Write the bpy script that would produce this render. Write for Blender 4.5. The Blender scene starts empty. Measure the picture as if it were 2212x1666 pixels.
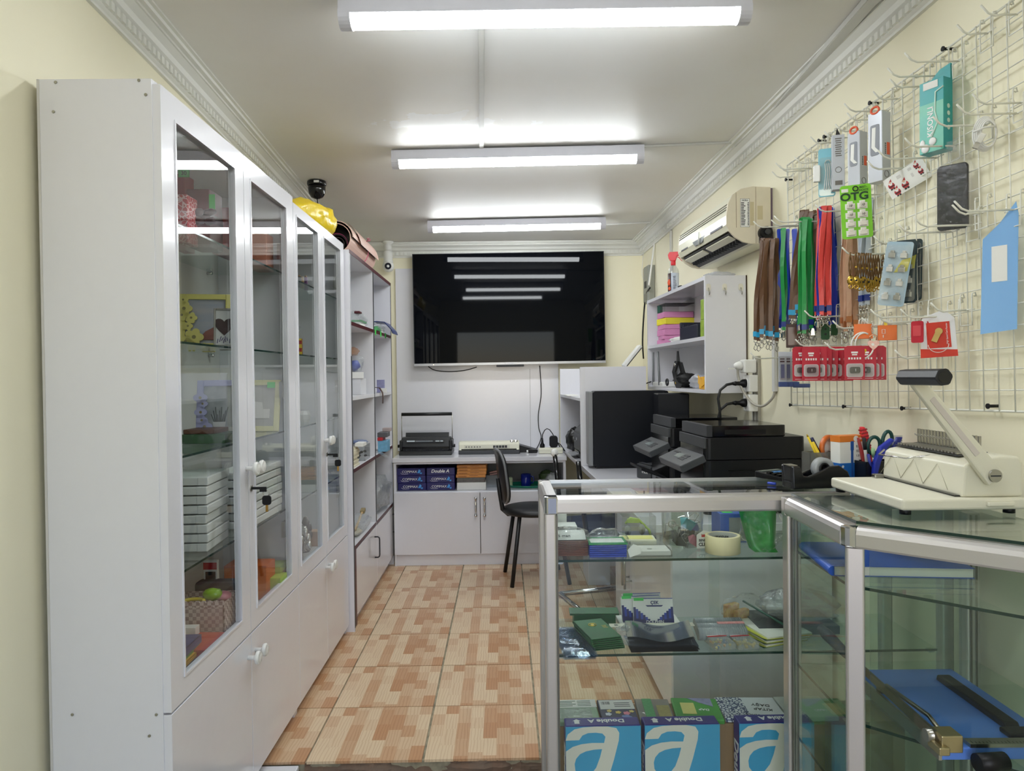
import bpy, math, random
from mathutils import Vector, Matrix, noise
random.seed(7)
PI = math.pi
R = math.radians
scene = bpy.context.scene
COL = scene.collection

# ------------------------------------------------------------------ camera
FPX = 1538.0
CAM = Vector((0, 0, 1.32))
_f = Vector((math.sin(.0124), math.cos(.0124), -math.sin(.0130))).normalized()
_r0 = _f.cross(Vector((0, 0, 1))).normalized()
_u0 = _r0.cross(_f)
_r = (_r0 - .012 * _u0).normalized()
_u = _r.cross(_f)
cam = bpy.data.cameras.new('camera')
cam.sensor_width = 36
cam.lens = 36 * FPX / 2212
cam.clip_start = .02
camo = bpy.data.objects.new('camera', cam)
COL.objects.link(camo)
camo.matrix_world = Matrix(((_r.x, _u.x, -_f.x, CAM.x), (_r.y, _u.y, -_f.y, CAM.y), (_r.z, _u.z, -_f.z, CAM.z), (0, 0, 0, 1)))
scene.camera = camo

# ------------------------------------------------------------------ world, exposure
LED = 17.0          # strength of the LED diffusers
w = bpy.data.worlds.new('world')
scene.world = w
w.use_nodes = True
nt = w.node_tree
sky = nt.nodes.new('ShaderNodeTexSky')
sky.sky_type = 'NISHITA'
sky.sun_disc = False
sky.sun_elevation = R(42)
sky.sun_rotation = R(200)
sky.air_density = .7
nt.links.new(sky.outputs[0], nt.nodes['Background'].inputs[0])
nt.nodes['Background'].inputs[1].default_value = .2
vs = scene.view_settings
vs.view_transform = 'Standard'
vs.look = 'None'
vs.exposure = 1.22
vs.gamma = 1
vs.use_curve_mapping = False
scene.cycles.max_bounces = 14
scene.cycles.transparent_max_bounces = 24
scene.cycles.glossy_bounces = 5
scene.cycles.diffuse_bounces = 5
scene.cycles.caustics_reflective = False
scene.cycles.sample_clamp_indirect = 6


# ------------------------------------------------------------------ measuring helpers (photo measurements -> real positions)
def ray(px, py):
 v = _f * FPX + _r * (px - 1106) - _u * (py - 833)
 return v / v.y


def at(px, py, Y):
 return CAM + ray(px, py) * Y


def onz(px, py, z):
 v = ray(px, py)
 return CAM + v * ((z - CAM.z) / v.z)


def onx(px, py, X):
 v = ray(px, py)
 return CAM + v * (X / v.x)


def onpl(px, py, p0, n):
 v = ray(px, py)
 return CAM + v * ((p0 - CAM).dot(n) / v.dot(n))


WALL_A = math.atan(.042)
RZ = -PI / 2 + WALL_A                      # things on the right wall: local x runs towards the door, local -y faces the room
W0 = Vector((1.235, 2.0, 0))
WN = Vector((-1, -.042, 0)).normalized()


def rw(px, py, off=0.0):
 return onpl(px, py, W0 + WN * off, WN)


def rwx(Y):
 return 1.235 - .042 * (Y - 2)


def lwx(Y):
 return -1.13 - .03 * (Y - 2)


def ceilz(Y):
 return 2.35 + .035 * (5.35 - Y)


def onceil(px, py, off=0.0):
 return onpl(px, py, Vector((0, 5.35, 2.35 - off)), Vector((0, .035, 1)).normalized())


# ------------------------------------------------------------------ materials
def lin(c):
 return tuple(((x / 255) / 12.92 if x / 255 <= .04045 else ((x / 255 + .055) / 1.055) ** 2.4) for x in c)


MATS = {}


def nodes(name):
 m = bpy.data.materials.new(name)
 m.use_nodes = True
 n = m.node_tree
 return m, n, n.nodes['Principled BSDF'], n.links


def pm(name, rgb, rough=.5, metal=0.0, var=.05, scale=30.0, bump=0.0, bscale=120.0, coat=0.0, rgb2=None, spec=.5, stretch=None, emit=0.0):
 """Principled with a mottled base colour and optional fine relief."""
 if name in MATS:
  return MATS[name]
 m, n, b, L = nodes(name)
 c = lin(rgb)
 if rgb2 is None:
  c2 = tuple(x * (1 - var) for x in c)
  c = tuple(min(1, x * (1 + var * .5)) for x in c)
 else:
  c2 = lin(rgb2)
 tc = n.nodes.new('ShaderNodeTexCoord')
 src = tc.outputs['Object']
 if stretch:
  mp = n.nodes.new('ShaderNodeMapping')
  mp.inputs['Scale'].default_value = stretch
  L.new(src, mp.inputs[0])
  src = mp.outputs[0]
 no = n.nodes.new('ShaderNodeTexNoise')
 no.inputs['Scale'].default_value = scale
 no.inputs['Detail'].default_value = 3
 L.new(src, no.inputs['Vector'])
 mx = n.nodes.new('ShaderNodeMix')
 mx.data_type = 'RGBA'
 mx.inputs[6].default_value = (*c, 1)
 mx.inputs[7].default_value = (*c2, 1)
 L.new(no.outputs['Fac'], mx.inputs[0])
 L.new(mx.outputs[2], b.inputs['Base Color'])
 b.inputs['Roughness'].default_value = rough
 b.inputs['Metallic'].default_value = metal
 b.inputs['Specular IOR Level'].default_value = spec
 if coat:
  b.inputs['Coat Weight'].default_value = coat
  b.inputs['Coat Roughness'].default_value = .08
 if bump:
  n2 = n.nodes.new('ShaderNodeTexNoise')
  n2.inputs['Scale'].default_value = bscale
  L.new(src, n2.inputs['Vector'])
  bp = n.nodes.new('ShaderNodeBump')
  bp.inputs['Strength'].default_value = bump
  bp.inputs['Distance'].default_value = .004
  L.new(n2.outputs['Fac'], bp.inputs['Height'])
  L.new(bp.outputs[0], b.inputs['Normal'])
 if emit:
  b.inputs['Emission Color'].default_value = (*lin(rgb), 1)
  b.inputs['Emission Strength'].default_value = emit
 MATS[name] = m
 return m


def glass(name, tint, base=.045, rough=0.0, bump=0.0, bscale=30.0, gcol=(1, 1, 1), haze=0.0, hcol=(200, 200, 200)):
 """Thin pane or film: transparent with a tint, mirror reflection growing towards grazing, optional haze and wrinkles."""
 if name in MATS:
  return MATS[name]
 m = bpy.data.materials.new(name)
 m.use_nodes = True
 n = m.node_tree
 L = n.links
 n.nodes.remove(n.nodes['Principled BSDF'])
 out = n.nodes['Material Output']
 tr = n.nodes.new('ShaderNodeBsdfTransparent')
 tr.inputs[0].default_value = (*tint, 1)
 gl = n.nodes.new('ShaderNodeBsdfGlossy')
 gl.inputs['Roughness'].default_value = rough
 gl.inputs['Color'].default_value = (*gcol, 1)
 lw = n.nodes.new('ShaderNodeLayerWeight')
 lw.inputs['Blend'].default_value = .5
 pw = n.nodes.new('ShaderNodeMath')
 pw.operation = 'POWER'
 pw.inputs[1].default_value = 5
 L.new(lw.outputs['Facing'], pw.inputs[0])
 ma = n.nodes.new('ShaderNodeMath')
 ma.operation = 'MULTIPLY_ADD'
 ma.inputs[1].default_value = .75
 ma.inputs[2].default_value = base
 ma.use_clamp = True
 L.new(pw.outputs[0], ma.inputs[0])
 mx = n.nodes.new('ShaderNodeMixShader')
 L.new(ma.outputs[0], mx.inputs[0])
 L.new(tr.outputs[0], mx.inputs[1])
 L.new(gl.outputs[0], mx.inputs[2])
 last = mx.outputs[0]
 if bump:
  tc = n.nodes.new('ShaderNodeTexCoord')
  no = n.nodes.new('ShaderNodeTexNoise')
  no.inputs['Scale'].default_value = bscale
  no.inputs['Detail'].default_value = 4
  no.inputs['Distortion'].default_value = 1.5
  L.new(tc.outputs['Object'], no.inputs['Vector'])
  bp = n.nodes.new('ShaderNodeBump')
  bp.inputs['Strength'].default_value = bump
  bp.inputs['Distance'].default_value = .01
  L.new(no.outputs['Fac'], bp.inputs['Height'])
  L.new(bp.outputs[0], gl.inputs['Normal'])
  L.new(bp.outputs[0], lw.inputs['Normal'])
 if haze:
  df = n.nodes.new('ShaderNodeBsdfDiffuse')
  df.inputs[0].default_value = (*lin(hcol), 1)
  m2 = n.nodes.new('ShaderNodeMixShader')
  m2.inputs[0].default_value = haze
  L.new(last, m2.inputs[1])
  L.new(df.outputs[0], m2.inputs[2])
  last = m2.outputs[0]
 L.new(last, out.inputs['Surface'])
 MATS[name] = m
 return m


# ------------------------------------------------------------------ mesh builder
class MB:
 def __init__(self):
  self.v, self.f, self.m, self.sm = [], [], [], []

 def add(self, vs, fs, mi=0, M=None, sm=False):
  o = len(self.v)
  for p in vs:
   self.v.append(tuple(M @ Vector(p)) if M is not None else tuple(p))
  for q in fs:
   self.f.append([i + o for i in q])
   self.m.append(mi)
   self.sm.append(sm)
  return self

 def bx(self, x0, x1, y0, y1, z0, z1, mi=0, M=None):
  v = [(x0, y0, z0), (x1, y0, z0), (x1, y1, z0), (x0, y1, z0), (x0, y0, z1), (x1, y0, z1), (x1, y1, z1), (x0, y1, z1)]
  f = [(0, 3, 2, 1), (4, 5, 6, 7), (0, 1, 5, 4), (1, 2, 6, 5), (2, 3, 7, 6), (3, 0, 4, 7)]
  return self.add(v, f, mi, M)

 def prism(self, poly, t0, t1, axis='y', mi=0, M=None, sm=False):
  """poly in 2D, extruded along an axis: axis y -> poly is (x,z); z -> (x,y); x -> (y,z)"""
  n = len(poly)
  a = sum(poly[i][0] * poly[(i + 1) % n][1] - poly[(i + 1) % n][0] * poly[i][1] for i in range(n))
  if a < 0:
   poly = poly[::-1]

  def P(p, t):
   return (p[0], t, p[1]) if axis == 'y' else ((p[0], p[1], t) if axis == 'z' else (t, p[0], p[1]))
  v = [P(p, t0) for p in poly] + [P(p, t1) for p in poly]
  f = [list(range(n)), list(range(2 * n - 1, n - 1, -1))]
  f += [(i + n, (i + 1) % n + n, (i + 1) % n, i) for i in range(n)]
  if axis != 'y':
   f = [list(q)[::-1] for q in f]
  o = len(self.f)
  self.add(v, f, mi, M)
  if sm:
   for k in range(o + 2, o + 2 + n):
    self.sm[k] = True
  return self

 def cyl(self, p0, p1, r0, r1=None, n=14, mi=0, cap=True, sm=True, M=None):
  p0, p1 = Vector(p0), Vector(p1)
  r1 = r0 if r1 is None else r1
  d = (p1 - p0).normalized()
  a = d.orthogonal().normalized()
  b = d.cross(a)
  v, f = [], []
  for p, r in ((p0, r0), (p1, r1)):
   for i in range(n):
    t = 2 * PI * i / n
    v.append(p + (a * math.cos(t) + b * math.sin(t)) * r)
  o = len(self.f)
  f = [(i, (i + 1) % n, (i + 1) % n + n, i + n) for i in range(n)]
  if cap:
   f += [list(range(n - 1, -1, -1)), list(range(n, 2 * n))]
  self.add(v, f, mi, M)
  if sm:
   for k in range(o, o + n):
    self.sm[k] = True
  return self

 def tube(self, pts, r, n=8, mi=0, closed=False, M=None, cap=True, flat=None):
  pts = [Vector(p) for p in pts]
  k = len(pts)
  v, f = [], []
  up = None
  for i, p in enumerate(pts):
   a = pts[i - 1] if (i or closed) else p
   c = pts[(i + 1) % k] if (i < k - 1 or closed) else p
   d = (c - a).normalized()
   if up is None:
    up = d.orthogonal().normalized()
   up = (up - d * up.dot(d))
   up = up.normalized() if up.length > 1e-6 else d.orthogonal().normalized()
   s = d.cross(up)
   rr = r[i] if isinstance(r, (list, tuple)) else r
   for j in range(n):
    t = 2 * PI * j / n
    v.append(p + up * math.cos(t) * rr + s * math.sin(t) * rr)
  for i in range(k if closed else k - 1):
   for j in range(n):
    a, b = i * n + j, i * n + (j + 1) % n
    c, d = ((i + 1) % k) * n + (j + 1) % n, ((i + 1) % k) * n + j
    f.append((a, b, c, d))
  if cap and not closed:
   f.append(list(range(n - 1, -1, -1)))
   f.append([(k - 1) * n + j for j in range(n)])
  return self.add(v, f, mi, M, True)

 def lathe(self, prof, n=20, mi=0, M=None, sm=True, arc=None):
  """prof: [(r, z)] turned about z"""
  v, f = [], []
  k = len(prof)
  for r, z in prof:
   for i in range(n):
    t = 2 * PI * i / n
    v.append((r * math.cos(t), r * math.sin(t), z))
  for j in range(k - 1):
   for i in range(n):
    f.append((j * n + i, j * n + (i + 1) % n, (j + 1) * n + (i + 1) % n, (j + 1) * n + i))
  ring = prof[0] == prof[-1]
  if prof[0][0] > 1e-6 and not ring:
   f.append(list(range(n - 1, -1, -1)))
  if prof[-1][0] > 1e-6 and not ring:
   f.append([(k - 1) * n + i for i in range(n)])
  return self.add(v, f, mi, M, sm)

 def ribbon(self, pts, wvec, th=.0012, mi=0, M=None):
  """flat strap of width vector wvec through pts"""
  pts = [Vector(p) for p in pts]
  k = len(pts)
  v, f = [], []
  for i, p in enumerate(pts):
   wv = Vector(wvec[i] if isinstance(wvec, list) else wvec)
   a = pts[max(i - 1, 0)]
   c = pts[min(i + 1, k - 1)]
   nn = (c - a).cross(wv).normalized() * th / 2
   v += [p - wv / 2 - nn, p + wv / 2 - nn, p + wv / 2 + nn, p - wv / 2 + nn]
  for i in range(k - 1):
   for j in range(4):
    f.append((i * 4 + j, i * 4 + (j + 1) % 4, i * 4 + 4 + (j + 1) % 4, i * 4 + 4 + j))
  f += [(3, 2, 1, 0), (4 * k - 4, 4 * k - 3, 4 * k - 2, 4 * k - 1)]
  return self.add(v, f, mi, M)

 def grid(self, fn, nu, nv, mi=0, M=None, sm=True):
  v = [fn(i / nu, j / nv) for i in range(nu + 1) for j in range(nv + 1)]
  f = [(i * (nv + 1) + j, (i + 1) * (nv + 1) + j, (i + 1) * (nv + 1) + j + 1, i * (nv + 1) + j + 1) for i in range(nu) for j in range(nv)]
  return self.add(v, f, mi, M, sm)

 def ball(self, c, rx, ry=None, rz=None, n=12, mi=0, M=None, lump=0.0, seed=0.0, lf=2.0):
  ry = rx if ry is None else ry
  rz = rx if rz is None else rz
  c = Vector(c)
  k = max(5, n // 2 + 1)
  v, f = [], []
  for j in range(k + 1):
   ph = PI * j / k - PI / 2
   for i in range(n):
    t = 2 * PI * i / n
    d = Vector((math.cos(t) * math.cos(ph), math.sin(t) * math.cos(ph), math.sin(ph)))
    s = 1 + (lump * noise.noise(d * lf + Vector((seed, seed * .7, -seed))) if lump else 0)
    v.append(c + Vector((d.x * rx * s, d.y * ry * s, d.z * rz * s)))
  for j in range(k):
   for i in range(n):
    f.append((j * n + i, j * n + (i + 1) % n, (j + 1) * n + (i + 1) % n, (j + 1) * n + i))
  return self.add(v, f, mi, M, True)

 def mesh(self, name):
  me = bpy.data.meshes.new(name)
  me.from_pydata(self.v, [], self.f)
  me.polygons.foreach_set('material_index', self.m)
  me.polygons.foreach_set('use_smooth', self.sm)
  me.update()
  return me


def obj(name, mb, mats, parent=None, loc=None, rz=0.0, rot=None, bevel=0.0, seg=2, kind=None, label=None):
 me = mb.mesh(name) if isinstance(mb, MB) else mb
 if isinstance(mb, MB):
  for m in (mats if isinstance(mats, (list, tuple)) else [mats]):
   me.materials.append(m)
 o = bpy.data.objects.new(name, me)
 COL.objects.link(o)
 if parent:
  o.parent = parent
 if loc is not None:
  o.location = loc
 o.rotation_euler = rot if rot else (0, 0, rz)
 if bevel:
  b = o.modifiers.new('edge', 'BEVEL')
  b.width = bevel
  b.segments = seg
  b.limit_method = 'ANGLE'
  b.angle_limit = R(40)
  b.harden_normals = False
 if kind:
  o['kind'] = kind
 if label:
  o['label'] = label
 return o


def tag(o, label, cat, group=None):
 o['label'] = label
 o['category'] = cat
 if group:
  o['group'] = group
 return o


def thing(name, label, cat, loc=(0, 0, 0), rz=0.0, group=None, rot=None):
 o = bpy.data.objects.new(name, None)
 o.empty_display_size = .05
 COL.objects.link(o)
 o.location = loc
 o.rotation_euler = rot if rot else (0, 0, rz)
 return tag(o, label, cat, group)


def solo(name, mb, mats, label, cat, loc=None, rz=0.0, group=None, bevel=0.0, rot=None, seg=2):
 return tag(obj(name, mb, mats, None, loc, rz, rot, bevel, seg), label, cat, group)


def dup(root, loc=None, rz=None, label=None, rot=None):
 """a copy of a thing with copies of its parts and their sub-parts"""
 def cp(o, par):
  c = o.copy()
  COL.objects.link(c)
  if par:
   c.parent = par
  for ch in KIDS.get(o.name, None) or [x for x in o.children]:
   cp(ch, c)
  return c
 KIDS = {}
 r_ = cp(root, None)
 if loc is not None:
  r_.location = loc
 if rot is not None:
  r_.rotation_euler = rot
 elif rz is not None:
  r_.rotation_euler = (0, 0, rz)
 if label:
  r_['label'] = label
 return r_


_TXT = {}


def txt(parent, body, size, mat, loc, rot=(PI / 2, 0, 0), name='lettering', ext=.0004, shear=0.0, bold=0.0, align='CENTER', sx=1.0, space=1.0):
 key = (body, size, mat.name, shear, bold, align, ext, space)
 me = _TXT.get(key)
 if me is None:
  cu = bpy.data.curves.new('lettering', 'FONT')
  cu.body = body
  cu.size = size
  cu.extrude = ext
  cu.shear = shear
  cu.offset = bold * size
  cu.align_x = align
  cu.align_y = 'CENTER'
  cu.resolution_u = 3
  cu.space_character = space
  to = bpy.data.objects.new('tmp', cu)
  COL.objects.link(to)
  dg = bpy.context.evaluated_depsgraph_get()
  me = bpy.data.meshes.new_from_object(to.evaluated_get(dg))
  me.name = 'lettering'
  me.materials.clear()
  me.materials.append(mat)
  bpy.data.objects.remove(to)
  bpy.data.curves.remove(cu)
  _TXT[key] = me
 o = bpy.data.objects.new(name, me)
 COL.objects.link(o)
 o.parent = parent
 o.location = loc
 o.rotation_euler = rot
 o.scale = (sx, 1, 1)
 return o


def frame_rot(x, z):
 """euler of the frame whose local x is x and local z is z"""
 x, z = Vector(x).normalized(), Vector(z).normalized()
 y = z.cross(x).normalized()
 z = x.cross(y)
 return Matrix(((x.x, y.x, z.x), (x.y, y.y, z.y), (x.z, y.z, z.z))).to_euler()


def arc(cx, cz, r, a0, a1, n):
 return [(cx + r * math.cos(R(a0 + (a1 - a0) * i / n)), cz + r * math.sin(R(a0 + (a1 - a0) * i / n))) for i in range(n + 1)]


def rrect(x0, x1, z0, z1, r, n=4):
 return arc(x1 - r, z1 - r, r, 0, 90, n) + arc(x0 + r, z1 - r, r, 90, 180, n) + arc(x0 + r, z0 + r, r, 180, 270, n) + arc(x1 - r, z0 + r, r, 270, 360, n)


# common materials
WHITE = pm('white_laminate', (224, 224, 230), .16, var=.02, coat=.3)
WHITE_M = pm('white_laminate_dull', (216, 216, 220), .4, var=.03)
EDGE_RED = pm('dark_red_edging', (78, 22, 30), .4)
BLACK = pm('black_plastic', (16, 16, 18), .4, var=.15, bump=.03, bscale=400, spec=.3)
BLACK_G = pm('black_gloss', (10, 10, 12), .12, var=.1)
DGREY = pm('dark_grey_plastic', (48, 50, 54), .4)
CHROME = pm('chrome', (215, 215, 215), .1, 1.0, var=.03)
STEEL = pm('steel', (170, 168, 160), .28, 1.0, var=.08)
ALU = pm('brushed_aluminium', (206, 203, 202), .34, .88, var=.04, stretch=(1, 40, 40))
ALU_D = pm('aluminium_track', (120, 118, 112), .4, .9, var=.1)
WPLAST = pm('white_plastic', (228, 228, 224), .35, var=.03)
WIRE = pm('white_coated_wire', (226, 226, 216), .3, var=.03)
CREAMP = pm('cream_plastic', (222, 220, 200), .42, var=.03, bump=.04, bscale=500)
PAPER = pm('white_paper', (232, 232, 228), .7, var=.03)
PAGES = pm('paper_edges', (226, 224, 214), .8, var=.12, scale=4, stretch=(1, 1, 300))
GREEN_TAG = pm('green_price_sticker', (70, 200, 90), .55)
INK = pm('black_ink', (20, 20, 24), .6)
WINK = pm('white_ink', (236, 236, 236), .5)
GLASS_C = glass('cabinet_glass', (.97, .98, .975), .022)
GLASS_SH = glass('shelf_glass', (.90, .95, .93), .04)
GLASS_EDGE = pm('dark_green_glass_edge', (20, 50, 42), .15)
GLASS_K = glass('corner_case_glass', (.86, .91, .885), .035)
GLASS_F = glass('showcase_glass', (.955, .98, .968), .03)
CLEAR = glass('clear_plastic', (.95, .96, .96), .06, .03, haze=.05)
FILM = glass('crinkled_film', (.96, .97, .97), .05, .06, .8, 38, haze=.03)
# ================================================================== room
WALLM = None


def wall_mat():
 m, n, b, L = nodes('cream_wall_paint')
 tc = n.nodes.new('ShaderNodeTexCoord')
 no = n.nodes.new('ShaderNodeTexNoise')
 no.inputs['Scale'].default_value = 3
 no.inputs['Detail'].default_value = 6
 L.new(tc.outputs['Object'], no.inputs['Vector'])
 mx = n.nodes.new('ShaderNodeMix')
 mx.data_type = 'RGBA'
 mx.inputs[6].default_value = (*lin((242, 237, 212)), 1)
 mx.inputs[7].default_value = (*lin((236, 230, 203)), 1)
 L.new(no.outputs['Fac'], mx.inputs[0])
 L.new(mx.outputs[2], b.inputs['Base Color'])
 b.inputs['Roughness'].default_value = .6
 n2 = n.nodes.new('ShaderNodeTexNoise')
 n2.inputs['Scale'].default_value = 90
 L.new(tc.outputs['Object'], n2.inputs['Vector'])
 bp = n.nodes.new('ShaderNodeBump')
 bp.inputs['Strength'].default_value = .08
 bp.inputs['Distance'].default_value = .003
 L.new(n2.outputs['Fac'], bp.inputs['Height'])
 L.new(bp.outputs[0], b.inputs['Normal'])
 return m


def ceil_mat():
 """white paint, yellowish stains, a glossy flaked patch by the middle lamp"""
 m, n, b, L = nodes('ceiling_paint')
 tc = n.nodes.new('ShaderNodeTexCoord')
 no = n.nodes.new('ShaderNodeTexNoise')
 no.inputs['Scale'].default_value = 1.1
 no.inputs['Detail'].default_value = 5
 L.new(tc.outputs['Object'], no.inputs['Vector'])
 cr = n.nodes.new('ShaderNodeValToRGB')
 cr.color_ramp.elements[0].position = .35
 cr.color_ramp.elements[0].color = (*lin((230, 230, 229)), 1)
 cr.color_ramp.elements[1].position = .75
 cr.color_ramp.elements[1].color = (*lin((222, 217, 208)), 1)
 L.new(no.outputs['Fac'], cr.inputs[0])
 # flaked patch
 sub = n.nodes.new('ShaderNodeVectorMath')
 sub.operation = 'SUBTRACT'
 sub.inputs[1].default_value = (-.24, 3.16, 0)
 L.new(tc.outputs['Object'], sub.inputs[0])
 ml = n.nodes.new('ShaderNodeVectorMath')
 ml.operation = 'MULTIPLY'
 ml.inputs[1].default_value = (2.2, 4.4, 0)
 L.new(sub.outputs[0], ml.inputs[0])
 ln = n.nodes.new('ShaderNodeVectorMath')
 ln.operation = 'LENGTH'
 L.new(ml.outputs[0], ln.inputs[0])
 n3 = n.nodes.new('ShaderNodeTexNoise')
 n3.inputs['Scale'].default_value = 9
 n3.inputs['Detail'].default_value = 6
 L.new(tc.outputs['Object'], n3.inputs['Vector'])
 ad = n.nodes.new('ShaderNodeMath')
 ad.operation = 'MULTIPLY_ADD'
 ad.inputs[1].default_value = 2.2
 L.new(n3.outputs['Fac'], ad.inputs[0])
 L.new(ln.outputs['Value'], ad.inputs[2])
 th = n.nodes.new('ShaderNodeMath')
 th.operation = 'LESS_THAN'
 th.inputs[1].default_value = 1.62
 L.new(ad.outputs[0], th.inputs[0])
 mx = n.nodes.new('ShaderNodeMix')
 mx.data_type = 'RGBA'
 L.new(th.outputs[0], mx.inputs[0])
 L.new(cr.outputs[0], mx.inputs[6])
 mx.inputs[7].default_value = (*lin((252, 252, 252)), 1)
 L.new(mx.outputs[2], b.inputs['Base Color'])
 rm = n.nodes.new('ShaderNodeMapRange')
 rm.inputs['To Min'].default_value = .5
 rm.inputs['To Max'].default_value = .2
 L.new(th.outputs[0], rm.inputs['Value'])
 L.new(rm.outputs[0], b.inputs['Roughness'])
 return m


def tile_mat():
 """wood-print floor tile: staggered strips in two tones with grain"""
 m, n, b, L = nodes('wood_print_tile')
 tc = n.nodes.new('ShaderNodeTexCoord')
 mp = n.nodes.new('ShaderNodeMapping')
 mp.inputs['Rotation'].default_value = (0, 0, PI / 2)
 mp.inputs['Location'].default_value = (.013, .2, 0)
 L.new(tc.outputs['Object'], mp.inputs[0])
 br = n.nodes.new('ShaderNodeTexBrick')
 br.offset = .37
 br.offset_frequency = 2
 br.squash = .72
 br.squash_frequency = 3
 br.inputs['Scale'].default_value = 1
 br.inputs['Brick Width'].default_value = .118
 br.inputs['Row Height'].default_value = .0502
 br.inputs['Mortar Size'].default_value = 0
 br.inputs['Bias'].default_value = -.1
 br.inputs['Color1'].default_value = (*lin((220, 197, 164)), 1)
 br.inputs['Color2'].default_value = (*lin((182, 128, 84)), 1)
 L.new(mp.outputs[0], br.inputs['Vector'])
 wv = n.nodes.new('ShaderNodeTexWave')
 wv.wave_type = 'BANDS'
 wv.bands_direction = 'X'
 wv.inputs['Scale'].default_value = 26
 wv.inputs['Distortion'].default_value = 9
 wv.inputs['Detail'].default_value = 2.5
 wv.inputs['Detail Scale'].default_value = .9
 mp2 = n.nodes.new('ShaderNodeMapping')
 mp2.inputs['Scale'].default_value = (1, .16, 1)
 L.new(tc.outputs['Object'], mp2.inputs[0])
 ad = n.nodes.new('ShaderNodeMix')
 ad.data_type = 'RGBA'
 ad.blend_type = 'ADD'
 ad.inputs[0].default_value = 1
 L.new(mp2.outputs[0], ad.inputs[6])
 L.new(br.outputs['Color'], ad.inputs[7])
 L.new(ad.outputs[2], wv.inputs['Vector'])
 mu = n.nodes.new('ShaderNodeMix')
 mu.data_type = 'RGBA'
 mu.blend_type = 'MULTIPLY'
 L.new(br.outputs['Color'], mu.inputs[6])
 mu.inputs[7].default_value = (*lin((210, 178, 144)), 1)
 rr = n.nodes.new('ShaderNodeMapRange')
 rr.inputs['From Min'].default_value = .55
 rr.inputs['From Max'].default_value = 1.0
 rr.inputs['To Max'].default_value = .32
 L.new(wv.outputs['Fac'], rr.inputs['Value'])
 L.new(rr.outputs[0], mu.inputs[0])
 L.new(mu.outputs[2], b.inputs['Base Color'])
 b.inputs['Roughness'].default_value = .3
 return m


WALLM = wall_mat()
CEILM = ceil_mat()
TILE = tile_mat()
GROUT = pm('tile_grout', (196, 186, 158), .9, var=.3, scale=25, rgb2=(60, 56, 48))
CONC = pm('worn_concrete', (104, 99, 90), .9, var=.3, scale=14, rgb2=(126, 92, 70), bump=.7, bscale=30)
STUCCO = pm('cornice_white', (228, 228, 222), .55, var=.04, scale=12)
TILE_EDGE = pm('tile_edge', (206, 182, 140), .6)

YB, YF = 5.50, -.9
S = 'structure'
zt = 2.75
m = MB().prism([(lwx(YF), YF), (lwx(YB + .1), YB + .1), (lwx(YB + .1) - .12, YB + .1), (lwx(YF) - .12, YF)], -.2, zt, 'z')
obj('wall_left', m, WALLM, kind=S)
m = MB().prism([(rwx(YF), YF), (rwx(YB + .1), YB + .1), (rwx(YB + .1) + .12, YB + .1), (rwx(YF) + .12, YF)], -.2, zt, 'z')
obj('wall_right', m, WALLM, kind=S)
obj('wall_back', MB().bx(lwx(YB), rwx(YB), YB, YB + .12, -.2, zt), WALLM, kind=S)
m = MB().prism([(YF, ceilz(YF)), (YB + .1, ceilz(YB + .1)), (YB + .1, ceilz(YB) + .12), (YF, ceilz(YF) + .12)], -1.25, 1.32, 'x')
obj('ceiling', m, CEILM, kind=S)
# shop front behind the photographer, with the open doorway
FX0, FX1 = -.75, .85
m = MB().bx(lwx(YF), FX0, YF - .12, YF, -.2, zt).bx(FX1, rwx(YF), YF - .12, YF, -.2, zt).bx(FX0, FX1, YF - .12, YF, 2.05, zt)
obj('wall_front', m, WALLM, kind=S)

# raised tiled floor and the step in front of it
fl = obj('floor', MB().bx(-1.235, 1.215, 2.452, YB, -.17, -.006), GROUT, kind=S)
xs = [-1.10, -.6965, -.2935, .1145, .5165, .9185, 1.22]
ys = [2.442 + .4025 * i for i in range(8)]
tm = None
for i in range(6):
 for j in range(8):
  x0, x1, y0 = xs[i] + .003, xs[i + 1] - .003, ys[j] + .0026
  y1 = min(ys[j] + .4003, YB)
  if i in (1, 2, 3, 4) and j < 7:
   if tm is None:
    tm = MB().bx(-.1985, .1985, -.1986, .1986, -.009, 0).mesh('tile')
    tm.materials.append(TILE)
   o = bpy.data.objects.new('tile', tm)
   COL.objects.link(o)
   o.parent = fl
   o.location = ((x0 + x1) / 2, (y0 + y1) / 2, random.uniform(-.0006, .0006))
  else:
   o = obj('tile', MB().bx(x0 - (x0 + x1) / 2, x1 - (x0 + x1) / 2, y0 - (y0 + y1) / 2, y1 - (y0 + y1) / 2, -.009, 0), TILE, fl, ((x0 + x1) / 2, (y0 + y1) / 2, 0))
# rough concrete riser
m = MB()


def riser(u, v):
 x = -.70 + 1.9 * u
 z = -.155 + .148 * v
 y = 2.452 - .02 * noise.noise(Vector((x * 9, z * 14, 1))) - .012 * noise.noise(Vector((x * 30, z * 30, 4))) - (.010 if v < .9 else 0)
 return (x, y, z)


m.grid(riser, 120, 14, sm=False)
obj('trim_7', m, CONC, kind=S)
obj('floor.001', MB().bx(-1.3, 1.4, YF, 2.452, -.26, -.17), pm('entrance_floor', (150, 146, 138), .7, var=.2, scale=6), kind=S)
obj('ground', MB().bx(-9, 9, -14, YF, -.30, -.18), pm('pavement', (150, 146, 140), .9, var=.2, scale=3), kind=S)
# white plinth under the tall cabinet where the floor has dropped
obj('trim_6', MB().bx(lwx(2) + .03, -.715, 1.72, 2.43, -.17, -.004), WHITE_M, kind=S, bevel=.003)

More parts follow.
